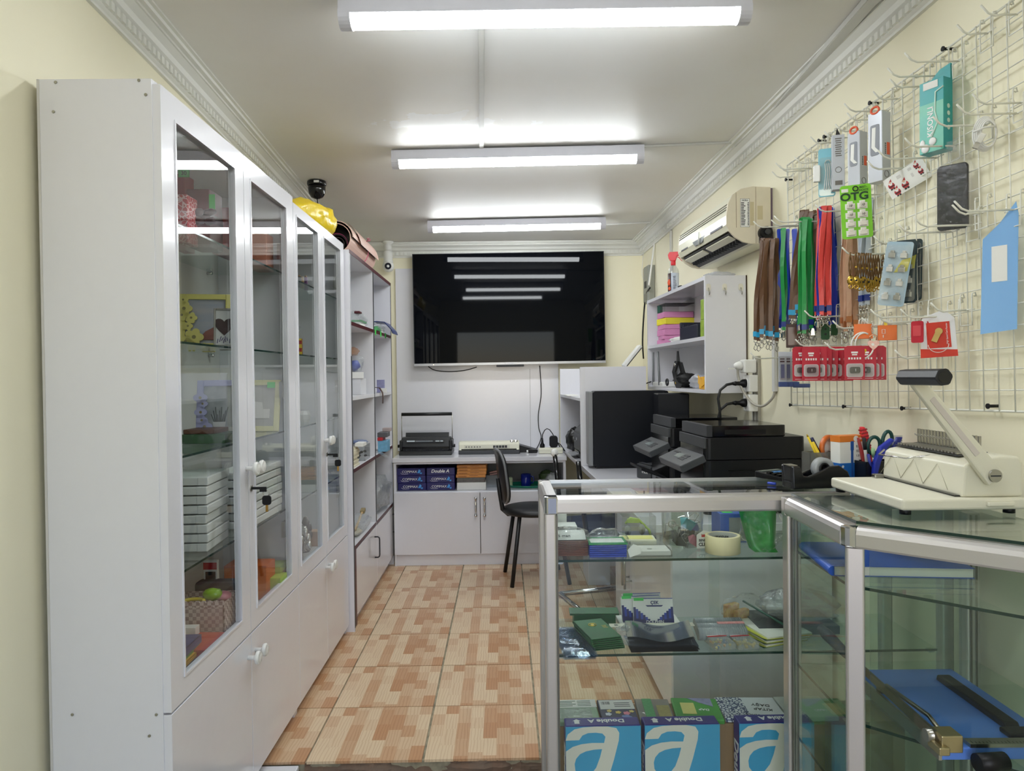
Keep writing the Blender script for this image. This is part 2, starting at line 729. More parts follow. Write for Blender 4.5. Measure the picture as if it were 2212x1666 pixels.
# cornices: moulded profile along the three ceiling edges
prof = [(0, -.105), (.012, -.105), (.012, -.096), (.022, -.090), (.022, -.060), (.034, -.052), (.040, -.036), (.060, -.022), (.066, -.022), (.066, -.014), (.082, -.014), (.086, -.006), (.098, -.006), (.098, 0), (0, 0)]


def cornice(name, p0, p1, inward):
 p0, p1, inw = Vector(p0), Vector(p1), Vector(inward)
 mb = MB()
 n = len(prof)
 v = [p0 + inw * a + Vector((0, 0, b)) for a, b in prof] + [p1 + inw * a + Vector((0, 0, b)) for a, b in prof]
 f = [(i, (i + 1) % n, (i + 1) % n + n, i + n) for i in range(n)] + [list(range(n)), list(range(2 * n - 1, n - 1, -1))]
 mb.add(v, f)
 c = obj(name, mb, STUCCO, kind=S)
 d = MB()
 L_ = (p1 - p0).length
 k = int(L_ / .032)
 for i in range(k):
  q = p0.lerp(p1, (i + .5) / k)
  t = (p1 - p0).normalized()
  a, b_ = q - t * .009, q + t * .009
  vv = [a + inw * .021 + Vector((0, 0, -.088)), b_ + inw * .021 + Vector((0, 0, -.088)), b_ + inw * .021 + Vector((0, 0, -.064)), a + inw * .021 + Vector((0, 0, -.064))]
  vv += [x + inw * .011 for x in vv]
  d.add(vv, [(3, 2, 1, 0), (4, 5, 6, 7), (0, 1, 5, 4), (1, 2, 6, 5), (2, 3, 7, 6), (3, 0, 4, 7)])
 obj('dentil', d, STUCCO, c, kind='stuff')
 return c


cornice('trim_1', (lwx(YF), YF, ceilz(YF)), (lwx(YB), YB, ceilz(YB)), (1, 0, 0))
cornice('trim_2', (rwx(YF), YF, ceilz(YF)), (rwx(YB), YB, ceilz(YB)), (-1, 0, 0))
cornice('trim_3', (lwx(YB), YB, ceilz(YB)), (rwx(YB), YB, ceilz(YB)), (0, -1, 0))

# ------------------------------------------------------------------ LED battens
EMIT = bpy.data.materials.new('led_diffuser')
EMIT.use_nodes = True
_n = EMIT.node_tree
_b = _n.nodes['Principled BSDF']
_b.inputs['Base Color'].default_value = (.9, .9, .9, 1)
_b.inputs['Roughness'].default_value = .4
_b.inputs['Emission Color'].default_value = (.93, .975, 1, 1)
_b.inputs['Emission Strength'].default_value = LED
HOUS = pm('lamp_housing', (214, 214, 224), .4)


def lamp(px, py0, px1, py1, zc, label, drop):
 a, b = onz(px, py0, zc), onz(px1, py1, zc)
 c = (a + b) / 2
 ang = math.atan2(b.y - a.y, b.x - a.x)
 h = (b - a).length / 2
 top = ceilz(c.y) - .007 - c.z - drop
 t = thing('led_batten', label, 'lamp', c, ang, group='LED battens on the ceiling')
 obj('housing', MB().bx(-h, h, -.036, .036, top - .022, top + drop), HOUS, t, bevel=.003)
 pr = [(-.034, top - .016)] + [(.036 * math.cos(R(180 + 180 * i / 10)) * .95, top - .020 + .034 * math.sin(R(180 + 180 * i / 10))) for i in range(11)] + [(.034, top - .022)]
 obj('diffuser', MB().prism(pr, -h + .035, h - .035, 'x', sm=True), EMIT, t)
 for s in (-1, 1):
  e = MB().prism([(q[0] * 1.06, q[1] - .002) for q in pr] + [(.036, top - .01), (-.036, top - .01)], s * h, s * (h - .035), 'x')
  obj('end_cap', e, HOUS, t)
 return t


lamp(-60, -1310, 2190, -1335, 2.43, 'LED batten over the entrance step, out of the photograph above the camera', .045)  # assumed extra batten, added to brighten the surfaces facing the camera
lamp(735, 25, 1618, 12, 2.41, 'front LED batten at the upper edge of the photo, the longest-looking one', .045)
lamp(848, 347, 1390, 335, 2.37, 'middle white LED batten beside the flaking ceiling paint', .025)
lamp(925, 493, 1308, 485, 2.32, 'rear LED batten, the one nearest the back wall, above the black television', .02)

# cable trunking on the ceiling
TRUNK = pm('white_trunking', (206, 206, 202), .4, var=.05)


def trunk(name, a, b, label, wd=.025, hg=.014, up=(0, 0, 1)):
 a, b = Vector(a), Vector(b)
 L_ = (b - a).length
 m = MB().bx(0, L_, -wd / 2, wd / 2, -hg, 0)
 m.bx(0, L_, -wd / 2 + .003, wd / 2 - .003, -hg - .0015, -hg)
 return solo(name, m, TRUNK, label, 'trunking', a, rot=frame_rot(b - a, up))


def onc(px, py):
 p = onceil(px, py)
 return Vector((p.x, p.y, ceilz(p.y) - .001))


trunk('cable_trunking', onc(1935, -70), onc(1662, 245), 'white cable trunking along the ceiling by the hook wall, section towards the door', .04, .02)
trunk('cable_trunking', onc(1660, 247), onc(1594, 307), 'short middle section of ceiling trunking between the two open joints', .04, .02)
trunk('cable_trunking', onc(1592, 309), onc(1428, 474), 'ceiling trunking section running to the back corner above the air conditioner', .035, .018)
trunk('cable_trunking', onc(1040, 330), onc(1040, 52), 'flat trunking strip joining the front and middle ceiling lamps', .022, .008)
trunk('cable_trunking', onc(1040, 331), onc(1592, 305), 'thin trunking from the middle lamp across to the ceiling-edge trunking', .014, .008)
trunk('cable_trunking', onc(1310, 484), onc(1426, 478), 'short thin trunking from the rear lamp to the corner', .014, .008)
p = rw(1452, 500, .0)
q = rw(1460, 640, .0)
trunk('cable_trunking', (p.x - .002, p.y, ceilz(p.y) - .11), (p.x - .002, p.y, 1.80), 'upright trunking on the cream wall behind the spray bottle', .02, .012, (1, .04, 0))
# ================================================================== shared small builders
def lumpy(rx, ry, rz, seed, n=22, lump=.28, flat=True, lf=2.4):
 """crumpled bag shape resting on z=0"""
 mb = MB()
 k = 14
 v, f = [], []
 for j in range(k + 1):
  ph = PI * j / k - PI / 2
  for i in range(n):
   t = 2 * PI * i / n
   d = Vector((math.cos(t) * math.cos(ph), math.sin(t) * math.cos(ph), math.sin(ph)))
   s = 1 + lump * noise.noise(d * lf + Vector((seed, 2 * seed, 0))) + .12 * noise.noise(d * 7 + Vector((seed, 0, seed)))
   x, y, z = d.x * rx * s, d.y * ry * s, rz + d.z * rz * s
   e = max(abs(math.cos(t)), abs(math.sin(t)))
   x, y = x / e ** .5, y / e ** .5
   v.append((x, y, max(z, 0.0) if flat else z))
 for j in range(k):
  for i in range(n):
   f.append((j * n + i, j * n + (i + 1) % n, (j + 1) * n + (i + 1) % n, (j + 1) * n + i))
 return mb.add(v, f, 0, None, True)


def bag(name, label, cat, loc, dims, seed, film=None, inner=(), group=None, rz=0.0):
 t = thing(name, label, cat, loc, rz, group)
 obj('film', lumpy(dims[0] / 2, dims[1] / 2, dims[2] / 2, seed), film or glass('bag_film', (.93, .95, .95), .10, .07, .9, 34, haze=.16, hcol=(222, 226, 228)), t)
 for nm, mb, mt in inner:
  obj(nm, mb, mt, t)
 return t


def fbox(name, label, cat, px0, px1, py0, py1, Y, depth, mats, zb=None, bevel=.002, group=None, rz=0.0, asthing=False, hh=None):
 """box whose front face, at distance Y, spans these photo measurements; the base may be set on a shelf height zb"""
 a, b = at(px0, py1, Y), at(px1, py0, Y)
 z0 = a.z if zb is None else zb
 h = hh if hh else b.z - z0
 wd = b.x - a.x
 loc = ((a.x + b.x) / 2, Y, z0)
 m = MB().bx(-wd / 2, wd / 2, 0, depth, 0, h)
 if asthing:
  t = thing(name, label, cat, loc, rz, group)
  obj('box', m, mats, t, bevel=bevel)
  return t, wd, h
 return solo(name, m, mats, label, cat, loc, rz, group, bevel)


# ================================================================== tall glazed cabinets on the left
HINGE = pm('hinge_nickel', (190, 190, 186), .3, 1.0)
CAB_IN = pm('cabinet_inside', (206, 204, 202), .5, var=.03)
KEYM = pm('brass_key', (190, 150, 80), .3, 1.0)
XF = -.81


def knob(par, y, z, x=0.0):
 m = MB().lathe([(.007, 0), (.007, .018), (.009, .022), (.019, .026), (.021, .033), (.017, .039), (.0165, .0385), (.012, .041), (0, .0415)], 18, M=Matrix.Translation((x, y, z)) @ Matrix.Rotation(PI / 2, 4, 'Y'))
 k = obj('knob', m, WPLAST, par)
 return k


def cabinet(Y0, wd, doors, low, label, H=2.02, xb=-.019):
 """doors: [(y0,y1,glass0,glass1,knob_y)]"""
 t = thing('glazed_cabinet', label, 'cabinet', (XF, Y0, 0))
 D = -.285
 th = .018
 obj('side_panel', MB().bx(D, xb, 0, th, -.0, H), WHITE, t, bevel=.001)
 obj('side_panel', MB().bx(D, xb, wd - th, wd, 0, H), WHITE, t, bevel=.001)
 obj('top_panel', MB().bx(D, xb, th, wd - th, H - th, H), WHITE, t)
 obj('back_panel', MB().bx(D - .006, D, 0, wd, .03, H), CAB_IN, t)
 obj('base_panel', MB().bx(D, xb, th, wd - th, .505, .523), CAB_IN, t)
 obj('base_panel', MB().bx(D, xb, th, wd - th, .05, .068), CAB_IN, t)
 obj('plinth', MB().bx(-.06, -.045, th, wd - th, 0, .05), WHITE, t)
 for z in (.822, 1.122, 1.422, 1.728):
  s = obj('shelf', MB().bx(D + .002, -.032, th + .001, wd - th - .001, z - .006, z), GLASS_SH, t)
  obj('shelf_edge', MB().bx(-.032, -.0305, th + .001, wd - th - .001, z - .006, z), GLASS_EDGE, s)
  for yy in (.12, wd - .12):
   obj('shelf_support', MB().cyl((D, yy, z - .012), (D + .02, yy, z - .012), .006, n=10), CHROME, s)
 for (a, b, g0, g1, ky) in doors:
  z0, z1 = .517, H - .012
  m = MB()
  zb, ztop = .575, 1.968
  m.bx(-.020, 0, a, g0, z0, z1).bx(-.020, 0, g1, b, z0, z1).bx(-.020, 0, g0, g1, z0, zb).bx(-.020, 0, g0, g1, ztop, z1)
  d = obj('glass_door', m, WHITE, t)
  bead = MB()
  e = .006
  bead.bx(-.001, .003, g0, g0 + e, zb, ztop).bx(-.001, .003, g1 - e, g1, zb, ztop).bx(-.001, .003, g0 + e, g1 - e, zb, zb + e).bx(-.001, .003, g0 + e, g1 - e, ztop - e, ztop)
  obj('bead', bead, WHITE, d)
  obj('pane', MB().bx(-.012, -.008, g0, g1, zb, ztop), GLASS_C, d)
  if ky is not None:
   knob(d, ky, 1.04)
  hy = g1 + .012 if abs(ky - b) > abs(ky - a) else g0 - .012
  for hz in (.75, 1.28, 1.80):
   obj('hinge', MB().bx(-.034, -.021, hy - .02, hy + .02, hz - .03, hz + .03).cyl((-.03, hy, hz - .02), (-.03, hy, hz + .02), .006, n=8), HINGE, d)
 for (a, b, ky) in low:
  d = obj('cupboard_door', MB().bx(-.020, 0, a, b, .045, .511), WHITE, t, bevel=.0015)
  knob(d, ky, .447 if Y0 < 2.5 else .468)
 return t


c1 = cabinet(1.716, 1.069, [(.003, .543, .072, .472, .527), (.547, 1.070, .600, .985, .580)], [(.003, .543, .515), (.547, 1.070, .580)], 'tall white glazed cabinet nearest the entrance, holding frames and gift boxes', 2.04)
c2 = cabinet(2.787, .903, [(.003, .440, .040, .370, .430), (.444, .882, .470, .800, .465)], [(.003, .440, .425), (.444, .882, .475)], 'second tall white glazed cabinet, next to the open shelving unit')
# chips and screw holes on the bare end panel
for (px, py) in ((118, 176), (298, 172), (313, 203), (113, 240), (154, 1546), (321, 1592), (336, 1546)):
 q = at(px, py, 1.711)
 obj('screw', MB().cyl((q.x - XF, -.0022, q.z), (q.x - XF, .004, q.z), .0035, n=8), STEEL, c1)


def key_in_lock(y, z, label):
 t = thing('lock_key', label, 'key', (XF, y, z))
 obj('lock_rosette', MB().cyl((0, 0, 0), (.003, 0, 0), .010, n=16), STEEL, t)
 obj('key_bow', MB().bx(.003, .03, -.002, .002, -.004, .004).bx(.028, .05, -.0025, .0025, -.012, .004), BLACK, t, bevel=.001)
 m = MB().tube([(.048 + .010 * math.cos(a), 0, -.016 + .010 * math.sin(a)) for a in [2 * PI * i / 14 for i in range(14)]], .001, 6, closed=True)
 obj('ring', m, STEEL, t)
 o = obj('spare_key', MB().prism(rrect(-.014, .014, -.03, 0, .008), -.0025, .0025, 'y'), BLACK, t, (.05, 0, -.024))
 obj('blade', MB().bx(-.004, .004, -.001, .001, -.052, -.03), KEYM, o)
 return t


key_in_lock(2.281, .972, 'black-headed keys hanging in the lock of the cabinet by the entrance')
key_in_lock(3.262, .972, 'black-headed keys hanging in the lock of the second cabinet')

# ------------------------------------------------------------------ on the glass shelves, first cabinet
REDBOX = pm('red_gift_paper', (178, 28, 38), .4, var=.2)
DRED = pm('maroon_box', (104, 26, 32), .45, var=.15)
m, n, b, L = nodes('red_scale_paper')
vo = n.nodes.new('ShaderNodeTexVoronoi')
vo.feature = 'DISTANCE_TO_EDGE'
vo.inputs['Scale'].default_value = 70
tc = n.nodes.new('ShaderNodeTexCoord')
L.new(tc.outputs['Object'], vo.inputs['Vector'])
cr = n.nodes.new('ShaderNodeValToRGB')
cr.color_ramp.elements[0].position = .06
cr.color_ramp.elements[0].color = (*lin((232, 190, 190)), 1)
cr.color_ramp.elements[1].position = .1
cr.color_ramp.elements[1].color = (*lin((190, 26, 40)), 1)
L.new(vo.outputs[0], cr.inputs[0])
L.new(cr.outputs[0], b.inputs['Base Color'])
SCALE = m
Z1, Z2, Z3, Z4, Z5 = 1.728, 1.422, 1.122, .822, .523
G1 = 'red gift boxes on the top shelf'
a, b_ = at(388, 400, 2.14), at(405, 480, 2.14)
fbox('gift_box', 'red gift box with a pale scale pattern on the top cabinet shelf', 'box', 378, 404, 420, 485, 2.13, .09, SCALE, Z1, group=G1)
t, wd, h = fbox('gift_box', 'maroon gift box tied with a dark ribbon bow', 'box', 405, 452, 408, 500, 2.2, .1, DRED, Z1, group=G1, asthing=True)
obj('ribbon', MB().bx(-wd / 2 - .001, wd / 2 + .001, -.0015, .101, h * .45, h * .58), pm('dark_ribbon', (60, 14, 20), .3), t)
bow = MB()
for s in (-1, 1):
 for k in (0, 1):
  bow.ball((wd * .3 + s * .018, -.008, h * .52 + (.012 if k else -.014)), .020, .008, .012, 10, lump=.3, seed=s + k)
obj('bow', bow, pm('dark_ribbon', (60, 14, 20), .3), t)
obj('price_sticker', MB().bx(wd * .5, wd * .5 + .018, -.003, -.002, h * .62, h * .9), GREEN_TAG, t)
fbox('gift_box', 'plain red gift box beside the bow-tied one', 'box', 458, 512, 448, 545, 2.32, .14, REDBOX, Z1, group=G1)
t, wd, h = fbox('gift_box', 'copper-red woven-pattern gift box behind the second glass door', 'box', 541, 575, 503, 572, 2.66, .08, pm('copper_weave', (150, 60, 50), .4, rgb2=(205, 150, 120), scale=140, stretch=(1, 1, 6)), Z1, group=G1, asthing=True)
t, wd, h = fbox('gift_box', 'tall red gift box with a green sticker numbered 30, on the top cabinet shelf', 'box', 376, 398, 375, 485, 2.25, .07, REDBOX, Z1, group=G1, asthing=True)
o = obj('price_sticker', MB().bx(-.0, .034, -.003, -.0015, h - .012, h + .012), GREEN_TAG, t)
txt(o, '30', .018, INK, (.017, -.0035, h))

# photo frames
PIC_SEA = pm('seaside_print', (120, 150, 176), .4, rgb2=(206, 190, 180), scale=9, stretch=(.4, 1, 3))
PIC_LAV = pm('plant_print', (205, 210, 208), .4, rgb2=(120, 126, 132), scale=24, var=.2)
YEL = pm('pale_yellow_frame', (232, 222, 130), .5)
YEL2 = pm('cream_yellow_frame', (230, 224, 172), .5)
LIL = pm('lilac_frame', (190, 190, 232), .5)


def flower(mb, cx, cz, r, y=-.004, mi=0, petals=5, th=.005):
 pts = []
 for i in range(40):
  a = 2 * PI * i / 40
  pts.append((cx + r * (.72 + .28 * abs(math.cos(petals * a / 2))) * math.cos(a), cz + r * (.72 + .28 * abs(math.cos(petals * a / 2))) * math.sin(a)))
 mb.prism(pts, y - th, y, 'y', mi)


FRM = [None]


def photo_frame(label, px0, px1, py0, py1, Y, zb, fm, pic, flowers, rz=0.2, bw=.018, stand=True, group='photo frames in the glazed cabinet', lean=-.16):
 a, b = at(px0, py1, Y), at(px1, py0, Y)
 wd, h = (b.x - a.x) / math.cos(rz), b.z - zb
 t = thing('photo_frame', label, 'photo frame', ((a.x + b.x) / 2, Y, zb + .0015), group=group, rot=(lean, 0, rz))
 w2 = wd / 2
 m = MB().bx(-w2, -w2 + bw, 0, .012, 0, h).bx(w2 - bw, w2, 0, .012, 0, h).bx(-w2 + bw, w2 - bw, 0, .012, 0, bw).bx(-w2 + bw, w2 - bw, 0, .012, h - bw, h)
 obj('frame', m, fm, t, bevel=.002)
 obj('picture', MB().bx(-w2 + bw, w2 - bw, .006, .010, bw, h - bw), pic, t)
 if flowers:
  k = MB()
  for (fx, fz, fr, pt) in flowers:
   flower(k, -w2 + fx * wd, fz * h, fr, petals=pt)
  obj('flower_ornament', k, fm, t)
  k = MB()
  for (fx, fz, fr, pt) in flowers:
   if fr > .014:
    k.cyl((-w2 + fx * wd, -.0095, fz * h), (-w2 + fx * wd, -.0085, fz * h), fr * .22, n=8)
  obj('flower_centre', k, pm('flower_centre', (150, 140, 90), .5), t)
 FRM[0] = t
 if stand:
  obj('stand', MB().prism([(0, 0), (.06, 0), (.004, h * .6), (0, h * .6)], -.02, .02, 'x'), fm, t, (0, .011, .002), rot=(-lean * 0, 0, 0))
 return t


photo_frame('pale yellow photo frame with big flowers and a seaside picture', 390, 492, 632, 735, 2.36, Z2, YEL, PIC_SEA,
   [(.10, .72, .026, 5), (.06, .60, .02, 5), (.24, .55, .019, 5), (.18, .40, .016, 5), (.30, .20, .030, 5), (.14, .12, .022, 6), (.26, .03, .018, 6), (.08, .88, .016, 5), (.50, .03, .012, 4)])
obj('cliff_print', MB().prism([(-.02, .03), (.05, .03), (.055, .06), (.03, .075), (.0, .058)], .003, .0055, 'y'), pm('cliff_print', (150, 96, 84), .5, var=.3), FRM[0])
t = photo_frame('silver-edged photo frame with a dark heart-shaped opening', 463, 503, 664, 748, 2.24, Z2, pm('silver_frame', (170, 165, 155), .35, .6), PAPER, None, rz=.25, bw=.006)
hp = [(.030 * math.sin(q) ** 3, .024 * math.cos(q) - .009 * math.cos(2 * q) - .004 * math.cos(3 * q)) for q in [2 * PI * i / 30 for i in range(30)]]
obj('heart_print', MB().prism([(x * .95, z * 1.1 + .068) for x, z in hp], .004, .0055, 'y'), pm('brown_print', (74, 50, 44), .5, var=.3), t)
k = MB()
for i in range(7):
 k.tube([(-.02 + .006 * i, .005, .012 + .004 * (i % 3)), (-.018 + .006 * i + .004 * math.sin(i), .005, .026 + .004 * ((i * 2) % 3))], .0012, 5)
obj('scroll_print', k, pm('violet_print', (96, 84, 130), .5), t)
photo_frame('lilac photo frame with cut-out clouds and a potted lavender picture', 424, 512, 820, 948, 2.33, Z3, LIL, PIC_LAV,
   [(.10, .70, .022, 4), (.16, .60, .016, 4), (.12, .46, .020, 4), (.15, .33, .018, 4), (.22, .22, .024, 4), (.20, .08, .022, 5), (.36, .06, .018, 5), (.50, .03, .012, 4)], rz=.12, bw=.02)
k = MB().prism([(-.012, .03), (.02, .03), (.024, .06), (-.016, .06)], .003, .0055, 'y').prism([(.022, .02), (.048, .02), (.05, .042), (.02, .042)], .003, .0055, 'y')
obj('pot_print', k, pm('pot_print', (226, 226, 222), .5), FRM[0])
k = MB()
for i in range(9):
 k.tube([(-.012 + i * .004, .0045, .06), (-.022 + i * .0065, .0045, .085 + .012 * (i % 3))], .0013, 5)
obj('stem_print', k, pm('sage_print', (70, 84, 74), .5), FRM[0])
t = photo_frame('cream yellow photo frame with a green sticker on its corner', 494, 600, 820, 936, 2.70, Z3, YEL2, pm('sofa_print', (206, 204, 200), .45, rgb2=(170, 166, 160), scale=16), [(.10, .8, .02, 5), (.08, .62, .02, 4), (.12, .44, .018, 5), (.1, .25, .02, 5), (.30, .06, .02, 5), (.48, .05, .016, 4)], rz=-.1, bw=.02)
obj('price_sticker', MB().bx(.045, .075, -.003, -.001, .165, .187), GREEN_TAG, t)
obj('sofa_shape', MB().prism([(-.01, .05), (.055, .05), (.055, .085), (.03, .085), (.025, .11), (-.01, .115)], .003, .0055, 'y').bx(-.04, -.01, .003, .0055, .04, .06), pm('sofa_white', (226, 222, 218), .5), t)
fbox('wooden_picture', 'brown wooden panel lying flat on the cabinet shelf', 'picture', 396, 462, 948, 968, 2.22, .12, pm('brown_wood', (110, 74, 52), .5, var=.3, stretch=(1, 12, 1)), Z3 + .030, hh=.014)
fbox('green_album', 'green album lying under the brown wooden panel', 'album', 392, 486, 965, 985, 2.21, .15, pm('green_cover', (70, 104, 72), .5, var=.2), Z3 + .0005, hh=.029)

# white boxed albums in two stacks
ALB = pm('white_album_box', (222, 224, 222), .35, var=.06)
ORD = ['first', 'second', 'third', 'fourth', 'fifth', 'sixth', 'seventh', 'eighth', 'ninth']
G2 = 'white boxed frames stacked on the lower cabinet shelf'
for k in range(8):
 z = Z4 + .0005 + k * .0275
 t = thing('boxed_frame', '%s white boxed frame from below in the short stack by the cabinet end panel' % ORD[k], 'box', (-.935 + random.uniform(-.004, .004), 2.06 + random.uniform(-.004, .004), z), .08, G2)
 obj('box', MB().bx(-.085, .075, 0, .2, 0, .0235), ALB, t, bevel=.003)
 obj('box_end', MB().bx(.046, .0765, -.002, .201, -.0005, .0242), ALB, t, bevel=.003)
for k in range(7):
 z = Z4 + .0005 + k * .0275
 t = thing('boxed_frame', '%s white boxed frame from below in the longer stack behind' % ORD[k], 'box', (-.905 + random.uniform(-.003, .003), 2.365 + random.uniform(-.004, .004), z), 0, G2)
 obj('box', MB().bx(-.06, .06, 0, .34, 0, .0235), ALB, t, bevel=.003)
 obj('box_end', MB().bx(-.061, .061, .29, .342, -.0005, .0242), ALB, t, bevel=.003)
t = thing('framed_print', 'silver-framed print leaning over the stack of white boxes', 'picture', (-.985, 2.12, Z4 + .0005 + 8 * .0275), rot=(0, -.55, .25))
obj('frame', MB().bx(-.006, .006, 0, .012, 0, .15).bx(-.006, .006, .148, .16, 0, .15).bx(-.006, .006, 0, .16, 0, .012).bx(-.006, .006, 0, .16, .138, .15), pm('silver_frame', (170, 165, 155), .35, .6), t, bevel=.002)
obj('print', MB().bx(-.003, .002, .01, .15, .01, .14), pm('grey_print', (150, 152, 150), .4, var=.3), t)

# bottom compartment
m, n, b, L = nodes('checked_fabric')
tc = n.nodes.new('ShaderNodeTexCoord')
w1 = n.nodes.new('ShaderNodeTexChecker')
w1.inputs['Scale'].default_value = 90
w1.inputs['Color1'].default_value = (*lin((206, 190, 186)), 1)
w1.inputs['Color2'].default_value = (*lin((150, 128, 126)), 1)
L.new(tc.outputs['Object'], w1.inputs['Vector'])
L.new(w1.outputs[0], b.inputs['Base Color'])
CHECK = m
t = thing('checked_basket', 'grey-and-pink checked fabric basket full of small toys', 'basket', (-.925, 2.13, Z5 + .0005), .03)
mb = MB()
for (x0, x1, y0, y1) in ((-.08, .082, 0, .006), (-.08, .082, .134, .14), (-.08, -.074, 0, .14), (.076, .082, 0, .14)):
 mb.bx(x0, x1, y0, y1, 0, .125)
mb.bx(-.08, .082, 0, .14, 0, .005)
obj('basket_wall', mb, CHECK, t)
k = MB()
for i in range(9):
 k.cyl((-.07 + .018 * i, -.001, .125), (-.07 + .018 * i, .007, .125), .010, n=10)
obj('scalloped_rim', k, CHECK, t)
t2 = solo('toy', MB().ball((0, 0, .02), .03, .018, .02, 14, lump=.2, seed=3), pm('lime_gloss', (140, 190, 40), .15), 'shiny lime green toy on top of the checked basket', 'toy', (-.90, 2.19, Z5 + .118))
solo('toy', MB().tube([(.03 * math.cos(q), .02 * math.sin(q), 0) for q in [PI * i / 10 for i in range(11)]], .006, 8), pm('yellow_rubber', (226, 206, 60), .4), 'yellow ring toy poking out of the checked basket', 'toy', (-.95, 2.17, Z5 + .124))
solo('toy', MB().ball((0, 0, .016), .022, .02, .016, 10, lump=.3, seed=5), pm('pink_rubber', (206, 130, 150), .4), 'pink rubber toy beside the lime one in the basket', 'toy', (-.868, 2.2, Z5 + .112))
solo('toy', MB().ball((0, 0, .05), .06, .045, .05, 12, lump=.3, seed=8), pm('grey_plush', (110, 100, 110), .7), 'greyish plush toy filling the checked basket', 'toy', (-.93, 2.2, Z5 + .008))
fbox('open_carton', 'orange open carton at the back of the bottom compartment', 'box', 484, 575, 1222, 1270, 2.56, .1, pm('orange_card', (206, 100, 34), .6, var=.1), Z5 + .004)
t, wd, h = fbox('open_carton', 'orange box corner behind the second glass door with a yellow sticker', 'box', 556, 596, 1225, 1278, 2.70, .05, pm('orange_card2', (216, 120, 50), .6, var=.1), Z5, asthing=True)
obj('price_sticker', MB().bx(-.02, .012, -.002, -.0005, .0, .016), pm('yellow_sticker', (236, 226, 50), .5), t)
t, wd, h = fbox('glue_pack', 'white and red glue pack standing behind the basket', 'package', 440, 468, 1212, 1262, 2.42, .02, PAPER, Z5 + .001, asthing=True)
obj('red_panel', MB().bx(-wd / 2, wd / 2, -.0012, -.0003, h * .84, h * .97), pm('package_red', (196, 30, 40), .5), t)
obj('dark_panel', MB().bx(-wd * .35, wd * .4, -.0012, -.0003, h * .66, h * .80), INK, t)
obj('teal_panel', MB().bx(-wd * .3, wd * .05, -.0012, -.0003, h * .3, h * .6), pm('package_teal', (30, 130, 150), .5), t)
G3 = 'books lying flat at the bottom of the cabinet'
zz = Z5 + .0005
for (nm, rgb, hh, dx, lab) in (('book', (92, 52, 40), .032, 0, 'brown book at the bottom of the low pile'), ('book', (208, 160, 50), .012, .004, 'thin ochre book on the brown one'), ('book', (70, 160, 80), .012, -.004, 'thin green book in the low pile'), ('book', (66, 84, 128), .022, .002, 'blue-spined book on top of the low pile')):
 t = thing('book', lab + ' beside the cabinet glass', 'book', (-.905 + dx, 1.83, zz), .04, G3)
 cm = pm('book_' + str(rgb[0]), rgb, .5, var=.15)
 obj('cover', MB().bx(-.05, .05, 0, .18, 0, .002).bx(-.05, .05, 0, .18, hh - .002, hh).bx(.048, .05, 0, .18, 0, hh), cm, t)
 obj('pages', MB().bx(-.049, .047, .002, .178, .002, hh - .002), PAGES, t)
 zz += hh + .0004
t = solo('red_box', MB().bx(-.045, .04, 0, .14, 0, .05), pm('red_print_card', (176, 66, 60), .5, var=.25, scale=60), 'flat red printed box beside the pile of books', 'box', (-.868, 1.97, Z5 + .0005), -.05, bevel=.002)
t = solo('barcode_box', MB().bx(-.05, .05, 0, .03, 0, .075), PAPER, 'white carton with black print standing before the checked basket', 'box', (-.955, 2.075, Z5 + .0005), .02, bevel=.001)
k = MB()
for i in range(12):
 k.bx(-.02 + i * .005, -.02 + i * .005 + random.choice((.001, .002, .003)), -.0008, 0, .02, .055)
k.bx(-.045, -.0, -.0008, 0, .062, .068)
k.bx(-.045, -.025, -.0008, 0, .04, .044)
obj('barcode_print', k, INK, t)
for (lab, rgb, z, yy) in (('pale green booklet', (150, 176, 90), .07, 2.66), ('lime folder', (160, 190, 60), 0, 2.6)):
 fbox('booklet', lab + ' behind the orange carton', 'booklet', 560, 605, 1195, 1222, yy, .08, pm(lab.replace(' ', '_'), rgb, .5, var=.2), Z5 + .0005 + z, hh=.03 if z else .07)
fbox('cloth_bundle', 'dark navy folded cloth behind the checked basket', 'cloth', 418, 512, 1258, 1276, 2.38, .06, pm('navy_cloth', (34, 38, 56), .8), Z5 + .0005, bevel=.012)

# ------------------------------------------------------------------ second cabinet
for i, (px, rgb, hh) in enumerate(((641, (50, 46, 44), .045), (647, (60, 56, 50), .05), (653, (170, 140, 90), .05), (661, (120, 70, 130), .062))):
 lab = ['short dark figurine at the glass edge', 'dark figurine second in the row', 'tan figurine third in the row', 'purple-capped figurine, tallest in the row'][i]
 q = onx(px, 620, -.905)
 t = thing('figurine', lab + ' on the upper shelf of the second cabinet', 'figurine', (q.x, q.y, 1.7285), 0, 'little figurines in a row')
 obj('body', MB().lathe([(.009, 0), (.010, .004), (.007, hh * .5), (.009, hh * .7), (.006, hh)], 10), pm('fig_%d' % i, rgb, .5), t)
 obj('head', MB().ball((0, 0, hh), .0065), pm('fig_head', (190, 160, 130), .5), t)
m, n, b, L = nodes('mosaic_print')
w1 = n.nodes.new('ShaderNodeTexChecker')
w1.inputs['Scale'].default_value = 60
w1.inputs['Color1'].default_value = (*lin((226, 196, 60)), 1)
w1.inputs['Color2'].default_value = (*lin((168, 40, 30)), 1)
tc = n.nodes.new('ShaderNodeTexCoord')
L.new(tc.outputs['Object'], w1.inputs['Vector'])
L.new(w1.outputs[0], b.inputs['Base Color'])
q = onx(646, 760, -.90)
t = thing('mosaic_bottle', 'slim glass bottle with a red and yellow mosaic print', 'bottle', (q.x, q.y, 1.4225))
obj('body', MB().prism(rrect(-.014, .014, -.010, .010, .003), 0, .075, 'z'), m, t)
